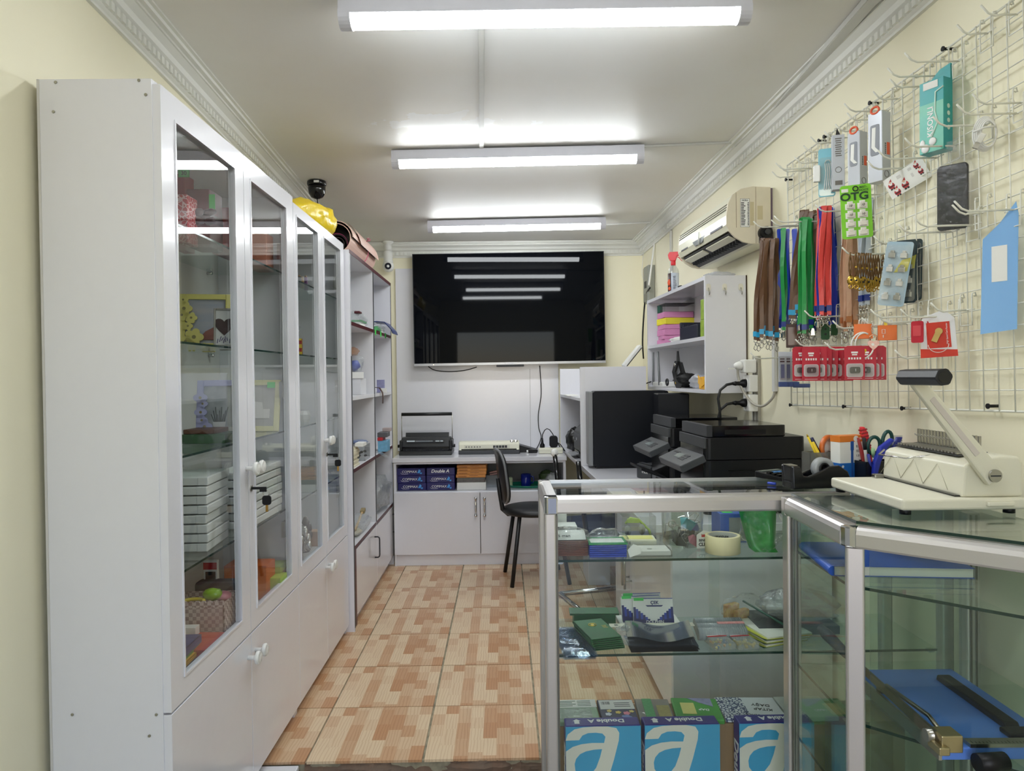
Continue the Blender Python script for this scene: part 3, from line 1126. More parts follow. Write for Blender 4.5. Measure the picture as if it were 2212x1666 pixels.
obj('neck', MB().cyl((0, 0, .075), (0, 0, .13), .010, .008), CLEAR, t)
q = onx(649, 900, -.92)
t = thing('white_vase', 'small white faceted vase with a printed flower', 'vase', (q.x + .02, q.y, 1.1225))
obj('body', MB().lathe([(.016, 0), (.024, .015), (.026, .035), (.018, .052), (.017, .05), (.024, .034), (.0, .02)], 8, sm=False), WPLAST, t)
t = solo('pink_cup', MB().lathe([(.014, 0), (.016, .05), (.0145, .05), (.012, .004), (0, .004)], 14), pm('pink_plastic', (226, 130, 130), .4), 'pink cup on the middle shelf of the second cabinet', 'cup', (q.x - .025, q.y + .03, 1.1225))
SILV = pm('dark_silver', (120, 118, 116), .3, .9, var=.4)
for i, (px, X, lab) in enumerate(((655, -.93, 'tarnished silver leaf ornament standing deeper in the second cabinet'), (651, -.88, 'bright silver flower ornament at the bottom of the second cabinet'))):
 q = onx(px, 1180, X)
 t = thing('silver_ornament', lab, 'ornament', (q.x, q.y, .5235))
 obj('foot', MB().lathe([(.03, 0), (.03, .006), (.006, .014), (.006, .05)], 14), SILV, t)
 k = MB()
 for a in range(9):
  an = a * 2 * PI / 9
  k.ball((.028 * math.cos(an), .028 * math.sin(an), .075 + .03 * (a % 3)), .016, .008, .022, 8, lump=.3, seed=a + i)
 obj('leaf', k, SILV if i == 0 else pm('bright_silver', (206, 206, 204), .2, .9), t)
fbox('small_carton', 'small tan carton behind the silver ornaments', 'box', 668, 688, 1160, 1185, 3.38, .06, pm('tan_card', (186, 150, 120), .6), .5235, hh=.07)

# ================================================================== open shelving unit with dark red edging
XB = -.786
t = thing('shelving_unit', 'open white shelving unit with dark red edges and low doors', 'shelves', (XB, 3.694, 0))
D, W, H = -.335, 1.345, 1.985
ym = .67
parts = [('side_panel', (D, 0, 0, .02, 0, H)), ('side_panel', (D, 0, W - .018, W, 0, H)), ('partition', (D, -.002, ym - .009, ym + .009, .07, H - .018)), ('top_panel', (D, -.001, .02, W - .018, H - .018, H)), ('back_panel', (D - .006, D, 0, W, 0, H)), ('plinth', (-.05, -.035, .02, W - .018, 0, .06)), ('base_panel', (D, -.022, .02, W - .018, .06, .076))]
for nm, (x0, x1, y0, y1, z0, z1) in parts:
 o = obj(nm, MB().bx(x0, x1, y0, y1, z0, z1), WHITE_M if nm != 'side_panel' else WHITE, t)
 if nm == 'partition':
  obj('edge_band', MB().bx(-.002, .0005, ym - .009, ym + .009, .44, H - .018), DGREY, o)
 if nm == 'top_panel':
  obj('edge_band', MB().bx(-.001, .0015, .0, W, H - .019, H + .001), EDGE_RED, o)
obj('edge_band', MB().bx(-.0, .002, .0, .02, .02, H - .55), DGREY, t)
obj('edge_band', MB().bx(-.03, .0015, .021, .056, .02, .437), EDGE_RED, t)
obj('edge_band', MB().bx(0, .0015, W - .018, W, .02, H), DGREY, t)
for i, (z, red) in enumerate(((1.615, True), (1.222, False), (.842, True), (.437, True))):
 for (y0, y1) in ((.02, ym - .009), (ym + .009, W - .018)):
  s = obj('shelf', MB().bx(D, -.003, y0, y1, z - .018, z), WHITE_M, t)
  obj('edge_band', MB().bx(-.003, -.001, y0, y1, z - .0185, z + .0005), EDGE_RED if red else WHITE_M, s)
  if i == 0 and y0 > .3:
   for yy in (.03, .22, .40):
    obj('price_tag', MB().bx(-.001, .0015, y0 + yy, y0 + yy + .035, z - .03, z + .004), GREEN_TAG, s)
for (y0, y1, hy) in ((.058, ym - .002, ym - .075), (ym + .002, W - .004, W - .05)):
 d = obj('low_door', MB().bx(-.018, 0, y0, y1, .066, .413), WHITE, t, bevel=.001)
 hz = .30
 hpts = [(0, hy, hz - .065)] + [(.022 + .008 * math.sin(R(a)), hy, hz - .052 - .008 + .008 * (1 - math.cos(R(a)))) for a in (0, 45, 90)] + [(.030, hy, hz - .05), (.030, hy, hz + .05)] + [(.022 + .008 * math.cos(R(a)), hy, hz + .052 + .008 * math.sin(R(a))) for a in (0, 45, 90)] + [(0, hy, hz + .06)]
 obj('handle', MB().tube([(0, hy, hz - .062), (.02, hy, hz - .062), (.028, hy, hz - .056), (.03, hy, hz - .046), (.03, hy, hz + .046), (.028, hy, hz + .056), (.02, hy, hz + .062), (0, hy, hz + .062)], .0045, 8), DGREY, d)

# goods in the shelving unit
fbox('ribbon_spool', 'dark red oval spool lying on the uppermost shelf', 'spool', 764, 778, 652, 662, 3.95, .05, EDGE_RED, 1.6155 + .062, hh=.014, bevel=.006)
GRN = pm('green_packet', (90, 170, 110), .4, var=.3)
bag('packet_bag', 'clear bag of green-lidded packets on the uppermost shelf', 'bag', (-.84, 4.10, 1.6155), (.10, .36, .085), 1.3, inner=[('packet', MB().bx(-.04, .04, -.08, .06, .004, .02), PAPER), ('packet', MB().bx(-.035, .045, -.06, .08, .022, .034), GRN)])
bag('packet_bag', 'clear bag of white and green packets above the green price tags', 'bag', (-.845, 4.62, 1.6155), (.14, .36, .06), 2.1, inner=[('packet', MB().bx(-.05, .06, -.14, .0, .004, .03), GRN), ('packet', MB().bx(-.05, .05, .02, .14, .004, .024), PAPER)])
t = solo('blue_sleeve', MB().ribbon([(-.12, 0, .05), (-.02, 0, .055), (.03, 0, .05), (.075, 0, .0), (.085, 0, -.025)], (0, .22, 0), .006), pm('navy_film', (34, 54, 112), .3, var=.3), 'navy blue plastic sleeves drooping over the shelf end by the television', 'sleeves', (-.815, 4.86, 1.64))
BLUE = pm('bright_blue', (50, 80, 190), .4, var=.2)
solo('white_carton', MB().bx(-.05, .05, -.08, .08, 0, .095), WHITE_M, 'white carton under the blue bag on the second shelf', 'box', (-.875, 4.22, 1.2225), bevel=.002)
solo('white_carton', MB().bx(-.035, .045, -.05, .05, 0, .036), WPLAST, 'small white carton projecting below the bag of blue things', 'box', (-.862, 4.18, 1.3185), .2, bevel=.002)
bag('clear_bag', 'clear bag holding blue plastic pieces', 'bag', (-.872, 4.20, 1.356), (.10, .13, .10), 3.4, inner=[('blue_piece', MB().ball((0, 0, .04), .032, .04, .032, 8, lump=.5, seed=2), BLUE)])
bag('clear_bag', 'orange-tinted clear bag on top of the blue one', 'bag', (-.885, 4.19, 1.452), (.08, .12, .05), 4.4, film=glass('orange_film', (.95, .78, .62), .08, .08, .8, 40, haze=.1, hcol=(220, 150, 110)))
fbox('charm_pack', 'pale blue printed pack on the second shelf, far bay', 'package', 814, 829, 822, 840, 4.7, .04, pm('violet_pack', (150, 150, 190), .5, var=.4, scale=60), 1.2225, hh=.085)
fbox('small_white_box', 'small white box beside the pale blue pack', 'box', 822, 834, 834, 846, 4.62, .03, WPLAST, 1.2225, hh=.03)
solo('brown_ribbon', MB().ribbon([(-.06, 0, .01), (-.01, 0, .035), (.04, .01, .03), (.058, .01, .0), (.062, .015, -.03), (.058, .02, -.07)], (0, .035, 0), .004), pm('brown_satin', (70, 40, 26), .4), 'brown ribbon hanging over the second shelf edge', 'ribbon', (-.83, 4.55, 1.226))
k = MB()
t = thing('paper_pile', 'pile of cream paper packets on the third shelf', 'paper', (-.86, 3.86, .8425))
for i in range(9):
 obj('packet', MB().bx(-.06, .055 + random.uniform(-.006, .008), -.08, .08, i * .0115, i * .0115 + .010), pm('cream_packet', (226, 220, 196), .6), t)
t = thing('clear_case', 'clear case of small black parts behind the cream packets', 'case', (-.85, 4.10, .8425))
mb = MB().bx(-.05, .05, 0, .16, 0, .003).bx(-.05, .05, 0, .003, 0, .09).bx(.047, .05, 0, .16, 0, .09).bx(-.05, .05, .157, .16, 0, .09)
obj('case', mb, CLEAR, t)
k = MB()
for i in range(14):
 k.ball((random.uniform(-.035, .035), random.uniform(.02, .14), random.uniform(.012, .05)), .010, .012, .008, 6)
obj('black_part', k, BLACK, t, kind='stuff')
solo('blue_bag', lumpy(.05, .06, .012, 6.1), pm('blue_grey_film', (120, 134, 170), .3), 'blue-grey folded bag on the clear case', 'bag', (-.852, 4.18, .9335))
fbox('folded_sheet', 'white folded sheet on top of the cream packets', 'paper', 766, 784, 944, 950, 3.87, .1, PAPER, .8425 + .1045, hh=.02)
for (lab, px0, px1, y0, y1, Y, rgb, zz, hh) in (('light blue packet', 816, 836, 945, 962, 4.6, (120, 180, 214), 0, .07), ('red packet', 815, 826, 940, 950, 4.6, (196, 40, 46), .071, .02), ('grey and black packet', 815, 836, 930, 940, 4.62, (96, 96, 100), .0915, .03)):
 fbox('packet', lab + ' in the far bay of the third shelf', 'package', px0, px1, y0, y1, Y, .12, pm(lab.replace(' ', '_'), rgb, .4, var=.4, scale=50), .8425 + zz, hh=hh)
fbox('packet', 'white packet with a dark red corner leaning by the end panel', 'package', 826, 843, 925, 945, 4.72, .06, pm('white_red_packet', (220, 216, 212), .4, rgb2=(120, 40, 44), scale=16), .8425 + .122, hh=.022)
solo('clear_sleeve', MB().ribbon([(-.08, 0, .004), (0, 0, .006), (.05, 0, -.002), (.09, 0, -.03)], (0, .09, 0), .002), FILM, 'clear plastic sleeve sticking out over the third shelf', 'sleeve', (-.83, 4.52, .845))
bag('clear_bag', 'clear bag of pale wooden tools on the lowest shelf', 'bag', (-.845, 4.06, .4375), (.11, .40, .10), 7.7, inner=[('pale_piece', MB().ball((0, -.06, .02), .04, .08, .016, 8, lump=.4, seed=5), pm('cream_packet', (226, 220, 196), .6))])
t = thing('paint_brush', 'wooden brush with a light handle sticking out of the lowest shelf', 'brush', (-.83, 4.02, .497), rot=(.25, 0, 0))
obj('handle', MB().cyl((0, -.08, 0), (0, .13, .01), .007, .006, 10), pm('light_wood', (214, 184, 136), .5), t)
obj('bristle', MB().bx(-.012, .012, .13, .175, .0, .018), pm('bristle', (150, 134, 100), .9, bump=.5), t)
bag('clear_bag', 'large crumpled clear bag on the lowest shelf, next to the rear desk', 'bag', (-.855, 4.74, .4375), (.16, .50, .24), 9.1, film=glass('grey_film', (.86, .88, .89), .14, .10, 1.0, 30, haze=.22, hcol=(190, 194, 196)))
solo('pale_packet', MB().bx(-.05, .05, -.05, .05, 0, .025), pm('cream_packet', (226, 220, 196), .6), 'cream packet in front of the large crumpled bag', 'package', (-.85, 4.44, .4375), .1, bevel=.004)

# ------------------------------------------------------------------ on top of the cabinets
ZT = 2.02
YFILM = pm('yellow_film', (236, 206, 30), .3, var=.2, scale=10, bump=.5, bscale=40, spec=.4)
mb = MB()


def ybag(u, v):
 # lying sack, tail towards the door
 s = u
 rr = (.018 + .105 * math.sin(PI * min(1, s * 1.02)) ** .8) if s < .62 else (.012 + .115 * math.cos(PI / 2 * (s - .62) / .38) ** .6)
 a = 2 * PI * v
 d = 1 + .22 * noise.noise(Vector((s * 5, math.cos(a) * 1.6, math.sin(a) * 1.6))) + .10 * noise.noise(Vector((s * 14, math.cos(a) * 4, math.sin(a) * 4)))
 zc = .036 + .036 * s
 return (.0 + math.cos(a) * rr * .70 * d, s * .66, max(.002, zc + math.sin(a) * rr * .62 * d - .004))


mb.grid(ybag, 40, 26)
t = thing('yellow_bag', 'yellow plastic bag lying on top of the glazed cabinets', 'bag', (-.893, 3.03, ZT + .001))
obj('film', mb, YFILM, t)
PINKV = pm('pink_vinyl_back', (226, 190, 176), .5, var=.06)
DKV = pm('dark_vinyl_face', (40, 34, 36), .4)


def vinyl(label, c, ang, r0, turns, L_, loc_group):
 t = thing('vinyl_roll', label, 'roll', c, ang, loc_group)
 mb = MB()
 N = int(26 * turns)
 th = .004
 outer, inner = [], []
 for i in range(N + 1):
  a = 2 * PI * turns * i / N
  r = r0 - .014 * i / N * turns
  outer.append((r * math.cos(a), r * math.sin(a)))
  inner.append(((r - th) * math.cos(a), (r - th) * math.sin(a)))
 for i in range(N):
  q = [outer[i], outer[i + 1], inner[i + 1], inner[i]]
  v = [(x, 0, z + r0) for x, z in q] + [(x, L_, z + r0) for x, z in q]
  mb.add(v, [(0, 1, 5, 4)], 0, None, True)
  mb.add(v, [(3, 7, 6, 2)], 1, None, True)
  mb.add(v, [(0, 3, 2, 1), (4, 5, 6, 7)], 0)
 obj('sheet', mb, [PINKV, DKV], t)
 return t


g = 'vinyl rolls on the cabinets'
t = vinyl('large pink-backed vinyl roll tied with string, on the shelving unit behind the yellow bag', (-.892, 3.86, 1.9865), 0, .094, 1.35, .74, g)
obj('string', MB().tube([(.0965 * math.cos(q), .42, .094 + .0965 * math.sin(q)) for q in [2 * PI * i / 24 for i in range(24)]], .0026, 6, closed=True), pm('pink_string', (214, 110, 140), .6), t)
k = MB()
for s in (-1, 1):
 k.tube([(.085, .42, .150), (.105, .42 + s * .02, .165), (.095, .42 + s * .045, .160), (.10, .42 + s * .008, .150)], .0022, 5)
obj('string_bow', k, pm('pink_string', (214, 110, 140), .6), t)
k = MB().grid(lambda u, v: (.094 * math.cos(R(60 - 70 * u)) + .012 * u * u, .16 + .56 * v - .10 * (1 - u) * (1 - v), .097 + .100 * math.sin(R(60 - 70 * u)) + .004), 8, 4)
obj('loose_flap', k, PINKV, t)
t = vinyl('smaller dark vinyl roll tucked inside the large pink one', (-.892, 3.88, 1.992), 0, .056, 1.6, .66, g)
t.children[0].data.materials[0] = DKV
obj('string', MB().tube([(.058 * math.cos(q), .006, .056 + .058 * math.sin(q)) for q in [2 * PI * i / 24 for i in range(24)]], .003, 6, closed=True), pm('magenta_string', (140, 50, 90), .6), t)

# ------------------------------------------------------------------ cameras
q = onceil(684, 392)
t = thing('dome_camera', 'black dome security camera on the ceiling over the cabinets', 'camera', (q.x, q.y, ceilz(q.y) - .001))
k = .052 
obj('base_ring', MB().lathe([(.05, 0), (.052, -.008), (.052, -.02), (.048, -.024)], 24), BLACK_G, t)
obj('ball_housing', MB().lathe([(.048, -.022), (.047, -.045), (.042, -.07), (.03, -.088), (.012, -.095), (0, -.0955)], 24), BLACK_G, t)
obj('lens', MB().cyl((.012, -.03, -.078), (.016, -.040, -.084), .015, .013, 14), BLACK, t)
obj('label_plate', MB().bx(-.002, .026, -.0535, -.0515, -.018, -.006), WPLAST, t)
obj('cable', MB().tube([(0, 0, -.09), (.002, .01, -.12), (0, .03, -.16)], .003, 6), BLACK, t)
q = at(838, 530, 5.40)
t = thing('bulb_camera', 'white bulb-shaped security camera screwed into a ceiling lamp holder', 'camera', (q.x, q.y, 2.266))
obj('lamp_holder', MB().lathe([(.042, .082), (.042, .074), (.026, .066), (.026, .05), (.03, .045), (.03, .01)], 18), WPLAST, t)
obj('neck', MB().lathe([(.03, .012), (.034, 0), (.034, -.06), (.037, -.066), (.037, -.072), (.03, -.078)], 18), WPLAST, t)
o = obj('camera_head', MB().ball((0, 0, -.105), .044, .044, .044, 18), WPLAST, t)
obj('lens_ring', MB().cyl((.004, -.036, -.108), (.006, -.047, -.110), .026, .022, 18), BLACK_G, o)
obj('lens', MB().cyl((.006, -.046, -.110), (.0065, -.0495, -.1105), .010, n=12), WPLAST, o)
# ================================================================== back wall
t = thing('wall_panel', 'glossy white panel fixed to the back wall behind the television', 'panel', (-.195, YB - .001, .755))
obj('board', MB().bx(-.622, .622, -.018, 0, 0, 1.40), WHITE, t, bevel=.001)
obj('upper_joint', MB().bx(.40, .403, -.0185, -.017, 0, .62), pm('panel_joint', (150, 150, 150), .5), t)
t = thing('television', 'large wall-mounted black television on the back wall', 'television', (.055, YB - .022, 1.415), 0, rot=(0, -.006, 0))
SCREEN = pm('tv_screen', (6, 8, 13), .03, var=.1, spec=.13)
obj('back_cover', MB().bx(-.64, .64, -.05, 0, .06, .78), BLACK, t, bevel=.008)
b_ = obj('screen', MB().bx(-.722, .722, -.075, -.05, .012, .838), SCREEN, t)
fr = MB().bx(-.726, -.722, -.077, -.048, .01, .842).bx(.722, .726, -.077, -.048, .01, .842).bx(-.726, .726, -.077, -.048, .838, .842)
obj('bezel', fr, DGREY, t)
obj('chin', MB().bx(-.726, .726, -.078, -.046, -.006, .012), pm('silver_strip', (180, 182, 186), .3, .8), t)
obj('badge', MB().bx(-.03, .03, -.0785, -.0775, -.001, .007), pm('badge', (210, 210, 214), .3), t)
obj('sensor', MB().bx(-.105, .105, -.070, -.05, -.022, -.006), DGREY, t, bevel=.003)
obj('standby_light', MB().cyl((-.58, -.079, .003), (-.58, -.078, .003), .003, n=8), pm('standby', (240, 220, 180), .4, emit=1.5), t)
CABLE = pm('black_cable', (16, 16, 18), .5)


def cable(name, label, pts, r, mat, cat='cable', group=None):
 """smooth tube through points"""
 P_ = [Vector(p) for p in pts]
 out = []
 for i in range(len(P_) - 1):
  p0, p1, p2, p3 = P_[max(i - 1, 0)], P_[i], P_[i + 1], P_[min(i + 2, len(P_) - 1)]
  for k in range(6):
   s = k / 6
   out.append(.5 * ((2 * p1) + (-p0 + p2) * s + (2 * p0 - 5 * p1 + 4 * p2 - p3) * s * s + (-p0 + 3 * p1 - 3 * p2 + p3) * s ** 3))
 out.append(P_[-1])
 return solo(name, MB().tube(out, r, 7), mat, label, cat, group=group)


yy = YB - .026
cable('power_cable', 'thin black cable dangling from the television down to the power strip', [at(1166, 790, yy), at(1169, 850, yy), at(1163, 895, yy), at(1164, 925, yy), at(1169, 945, yy), at(1160, 968, yy), at(1150, 976, yy - .06)], .0035, CABLE)
cable('power_cable', 'short black cable sagging under the television edge', [at(925, 792, yy), at(940, 800, yy), at(970, 803, yy), at(1005, 800, yy), at(1030, 793, yy)], .0035, CABLE)

# ------------------------------------------------------------------ rear desk cupboard
t = thing('low_cupboard', 'long low white cupboard with an open shelf below its worktop, at the back', 'cupboard', (-.773, 4.975, 0))
W, Dp = 1.205, .50
obj('worktop', MB().bx(-.006, W + .006, -.012, Dp, .727, .757), WHITE, t, bevel=.002)
obj('side_panel', MB().bx(0, .018, 0, Dp, 0, .727), WHITE, t)
obj('side_panel', MB().bx(W - .018, W, 0, Dp, 0, .727), WHITE, t)
obj('middle_shelf', MB().bx(.018, W - .018, .002, Dp, .505, .521), WHITE, t)
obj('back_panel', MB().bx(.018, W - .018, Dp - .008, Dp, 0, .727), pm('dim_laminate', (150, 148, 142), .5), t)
obj('plinth', MB().bx(.0, W, .012, .028, 0, .078), WHITE, t)
obj('rail', MB().bx(.018, W - .018, .002, .018, .712, .727), WHITE, t)
HP = [(.009, 0), (.010, .006), (.006, .014), (.005, .02), (.0065, .045), (.005, .07), (.006, .076), (.010, .084), (.009, .09)]
for (x0, x1, hx) in ((.002, .600, .572), (.604, W - .002, .633)):
 d = obj('door', MB().bx(x0, x1, -.016, 0, .082, .516), WHITE, t, bevel=.0015)
 hb = MB()
 z0 = .345
 hb.cyl((hx, -.016, z0 + .01), (hx, -.040, z0 + .01), .0045, n=10).cyl((hx, -.016, z0 + .13), (hx, -.040, z0 + .13), .0045, n=10)
 hb.lathe([(0, 0), (.010, .003), (.0115, .010), (.009, .018), (.005, .026), (.0055, .034), (.008, .05), (.0085, .07), (.008, .09), (.0055, .106), (.005, .114), (.009, .122), (.0115, .13), (.010, .137), (0, .14)], 14, M=Matrix.Translation((hx, -.043, z0)))
 obj('handle', hb, CHROME, d)

# reams on the open shelf
NAVY = pm('navy_ream_wrap', (30, 26, 96), .3, var=.2, bump=.15, bscale=60)
LBLUE = pm('light_blue_ink', (70, 150, 220), .4)
zs = .5215
G = 'reams of copy paper on the open desk shelf'
hs = .0525
LABR = [['lowest navy ream in the column by the cupboard side', 'middle navy ream in the column by the cupboard side', 'topmost navy ream in the column by the cupboard side'],
  ['lowest navy ream in the second column', 'middle navy ream in the second column', 'navy ream with bold italic white lettering on top of the second column']]
for c in range(2):
 for r_ in range(3):
  x = at(889 if c == 0 else 952.5, 1040, 5.02).x
  t = thing('paper_ream', LABR[c][r_], 'paper ream', (x + random.uniform(-.003, .003), 5.02 + random.uniform(0, .006), zs + r_ * (hs + .0006)), random.uniform(-.015, .015), G)
  obj('wrapper', MB().bx(-.1, .1, 0, .29, 0, hs), NAVY, t, bevel=.004)
  if c == 1 and r_ == 2:
   txt(t, 'Double A', .032, WINK, (-.005, -.0008, hs * .55), shear=.25, bold=.02)
  else:
   txt(t, 'COPIMAX', .024, WINK, (-.012, -.0008, hs * .5), shear=.1)
   k = MB().prism([(.042, .018), (.06, .016), (.068, .034), (.056, .044)], -.0008, 0, 'y').prism([(.062, .012), (.074, .010), (.078, .02), (.066, .022)], -.0008, 0, 'y')
   obj('logo', k, LBLUE, t)
   obj('swoosh', MB().tube([(-.075, -.0006, .02), (-.065, -.0006, .012), (-.045, -.0006, .011), (-.02, -.0006, .013)], .0012, 5), WINK, t)
ORP = pm('orange_paper_wrap', (206, 136, 62), .4, var=.25, scale=60)
x = at(1019, 1040, 5.02).x
t = solo('paper_block', MB().bx(-.105, .1, 0, .29, 0, .052), PAPER, 'bare white block of paper at the bottom of the orange stack', 'paper ream', (x, 5.02, zs), .01, bevel=.002)
t = thing('paper_ream', 'dark grey film-wrapped pack between the white and the orange paper', 'paper ream', (x - .005, 5.02, zs + .0526), 0, G)
obj('wrapper', MB().bx(-.1, .1, 0, .29, 0, .034), pm('grey_wrap', (96, 92, 88), .25, var=.5, scale=50), t, bevel=.004)
for r_ in range(4):
 lab = ['lowest orange-wrapped pack, poking out to the side', 'second orange-wrapped pack from below', 'third orange-wrapped pack from below', 'topmost orange-wrapped pack'][r_]
 t = thing('paper_ream', lab + ' in the orange stack', 'paper ream', (x + (-.006, .0, .002, .0)[r_], 5.015, zs + .0872 + r_ * .0225), random.uniform(-.02, .02), G)
 obj('wrapper', MB().bx(-.104, .104, 0, .29, 0, .0215), ORP, t, bevel=.003)
 obj('print_mark', MB().bx(-.09, -.03, -.0006, 0, .006, .010).bx(-.01, .05, -.0006, 0, .012, .015), pm('brown_ink', (120, 66, 24), .6), t)
# tub, tray, mug
x = at(1067, 1040, 5.1).x
t = thing('plastic_tub', 'clear grey plastic tub beside the orange paper stack', 'tub', (x, 5.12, zs))
obj('body', MB().prism([(-.055, 0), (.055, 0), (.062, .085), (-.062, .085)], 0, .11, 'y'), glass('tub_plastic', (.75, .77, .77), .06, .15, haze=.3, hcol=(160, 164, 164)), t)
obj('rim', MB().bx(-.066, .066, -.004, .114, .083, .088), glass('tub_plastic', (.75, .77, .77), .06, .15, haze=.3, hcol=(160, 164, 164)), t)
solo('stapler', MB().bx(-.06, .06, 0, .022, 0, .012).bx(-.06, .06, 0, .022, .016, .028), pm('pale_red_plastic', (196, 150, 146), .4), 'pale red stapler lying across the clear tub', 'stapler', (x + .03, 5.14, zs + .092), bevel=.004, rot=(0, -.2, 0))
GT = pm('green_tray', (20, 120, 96), .35)
t = thing('green_tray', 'oval green plastic tray under the blue mug', 'tray', (.18, 5.16, zs))
obj('dish', MB().lathe([(.0, .004), (.125, .004), (.135, .016), (.142, .017), (.14, .013), (.13, 0), (0, 0)], 32, M=Matrix.Diagonal((1.25, .85, 1, 1))), GT, t)
t = thing('mug', 'dark blue mug on the green tray', 'mug', (at(1136, 1040, 5.12).x, 5.13, zs + .006))
obj('body', MB().lathe([(.034, 0), (.036, .003), (.036, .086), (.033, .086), (.032, .006), (0, .006)], 24), pm('cobalt_ceramic', (20, 34, 120), .15), t)
obj('handle', MB().tube([(.035, 0, .068), (.055, 0, .066), (.058, 0, .045), (.052, 0, .024), (.035, 0, .018)], .005, 8), pm('cobalt_ceramic', (20, 34, 120), .15), t)
t = thing('tea_box', 'green and white patterned tea packet on the tray', 'box', (at(1100, 1045, 5.1).x, 5.12, zs + .006), .2)
obj('box', MB().bx(-.025, .025, 0, .05, 0, .062), pm('green_pattern', (80, 130, 60), .5, rgb2=(214, 214, 190), scale=60), t, bevel=.002)
solo('green_bag', lumpy(.055, .04, .045, 5.5), pm('olive_bag', (70, 90, 50), .5, var=.4), 'crumpled dark green bag behind the mug', 'bag', (.31, 5.2, zs + .02))
bag('clear_bag', 'white crumpled carrier bag near the cupboard side by the tray', 'bag', (.345, 5.10, zs), (.09, .08, .10), 12.2, film=glass('white_film', (.85, .86, .86), .1, .1, .8, 40, haze=.4, hcol=(214, 216, 214)))

# ------------------------------------------------------------------ machines on the rear desk
zd = .7575
t = thing('wire_binder', 'black wire binding machine with a raised hoop handle', 'binding machine', (-.567, 5.13, zd))
BM = pm('black_machine', (24, 26, 28), .42, var=.1)
obj('base', MB().prism([(0, 0), (.26, 0), (.26, .03), (.02, .03), (0, .012)], -.19, .19, 'x'), BM, t, bevel=.004)
obj('body', MB().prism([(.05, .028), (.25, .028), (.25, .10), (.13, .125), (.07, .12), (.05, .06)], -.18, .18, 'x'), BM, t, bevel=.006)
obj('paper_rest', MB().prism([(.14, .10), (.155, .10), (.175, .15), (.165, .152)], -.16, .16, 'x'), BM, t)
obj('punch_slot', MB().bx(-.17, .17, .028, .052, .048, .058), BLACK_G, t)
k = MB()
for i in range(34):
 k.bx(-.16 + i * .0095, -.16 + i * .0095 + .004, .022, .05, .031, .040)
obj('tooth', k, DGREY, t, kind='stuff')
for s in (-1, 1):
 obj('side_knob', MB().cyl((s * .18, .09, .06), (s * .21, .09, .06), .012, n=12), BM, t)
 obj('corner_cover', MB().bx(s * .180 - .012, s * .180 + .012, .045, .2, .03, .105), BM, t, bevel=.006)
mk = obj('label_plate', MB().bx(-.14, .13, .047, .051, .088, .106), DGREY, t, rot=(0, 0, 0))
obj('print', MB().bx(-.138, -.08, .0462, .047, .094, .104).bx(-.075, .05, .0462, .047, .097, .100).bx(.07, .1, .0462, .047, .094, .102).bx(.105, .125, .0462, .047, .094, .102), pm('white_print', (200, 210, 214), .5), mk)
hr = MB()
for s in (-1, 1):
 hr.tube([(s * .186, .14, .07), (s * .186, .135, .285)], .003, 8)
obj('hoop', hr, STEEL, t)
obj('handle_bar', MB().cyl((-.186, .135, .29), (.186, .135, .29), .0125, n=14), BM, t)

t = thing('laminator', 'cream laminator with a dark base on the rear desk', 'laminator', (-.108, 5.15, zd))
obj('base', MB().bx(-.222, .222, .0, .13, 0, .028), DGREY, t, bevel=.004)
obj('housing', MB().prism([(.0, .029), (.13, .029), (.13, .075), (.10, .09), (.03, .088), (.012, .07), (.008, .04)], -.22, .22, 'x'), CREAMP, t, bevel=.006)
obj('control_panel', MB().prism([(.006, .041), (.012, .041), (.0165, .066), (.011, .067)], -.18, .15, 'x'), pm('cream_plastic_2', (206, 204, 186), .4), t)
k = MB()
for i in range(6):
 k.cyl((-.165 + i * .02, .005, .053), (-.165 + i * .02, .011, .054), .005, n=8)
obj('button', k, pm('grey_icon', (120, 120, 112), .5), t)
k = MB()
for i in range(5):
 k.bx(.03 + i * .021, .03 + i * .021 + .017, .004, .010, .045, .062)
obj('rocker_switch', k, DGREY, t)
for i in range(2):
 obj('dial', MB().lathe([(.013, 0), (.013, .008), (.010, .010), (0, .010)], 14, M=Matrix.Translation((.165 + i * .03, .035, .088)) @ Matrix.Rotation(R(60), 4, 'X')), CHROME, t)
obj('exit_slot', MB().bx(-.2, .2, .0, .02, .031, .038), BLACK, t)

t = thing('scanner_flap', 'black flat tray sticking out behind the laminator', 'tray', (at(1138, 975, 5.22).x, 5.24, zd))
obj('tray', MB().prism([(-.06, 0), (.075, 0), (.085, .012), (-.055, .055)], 0, .14, 'y'), BLACK, t, bevel=.003)
t = thing('power_adapter', 'black power adapter lying beside the power strip', 'adapter', (at(1152, 980, 5.17).x, 5.19, zd), .1)
obj('body', MB().bx(-.035, .03, 0, .04, 0, .024), BLACK, t, bevel=.003)
obj('plug_end', MB().bx(-.045, -.035, .01, .03, .005, .019), PAPER, t)
x = at(1190, 975, 5.13).x
t = thing('power_strip', 'cream power strip with black plugs on the rear desk', 'power strip', (x, 5.13, zd), -.03)
obj('body', MB().bx(-.088, .088, 0, .06, 0, .042), CREAMP, t, bevel=.008)
obj('lid_seam', MB().bx(-.0885, .0885, -.0005, .0605, .019, .021), pm('seam', (170, 168, 150), .5), t)
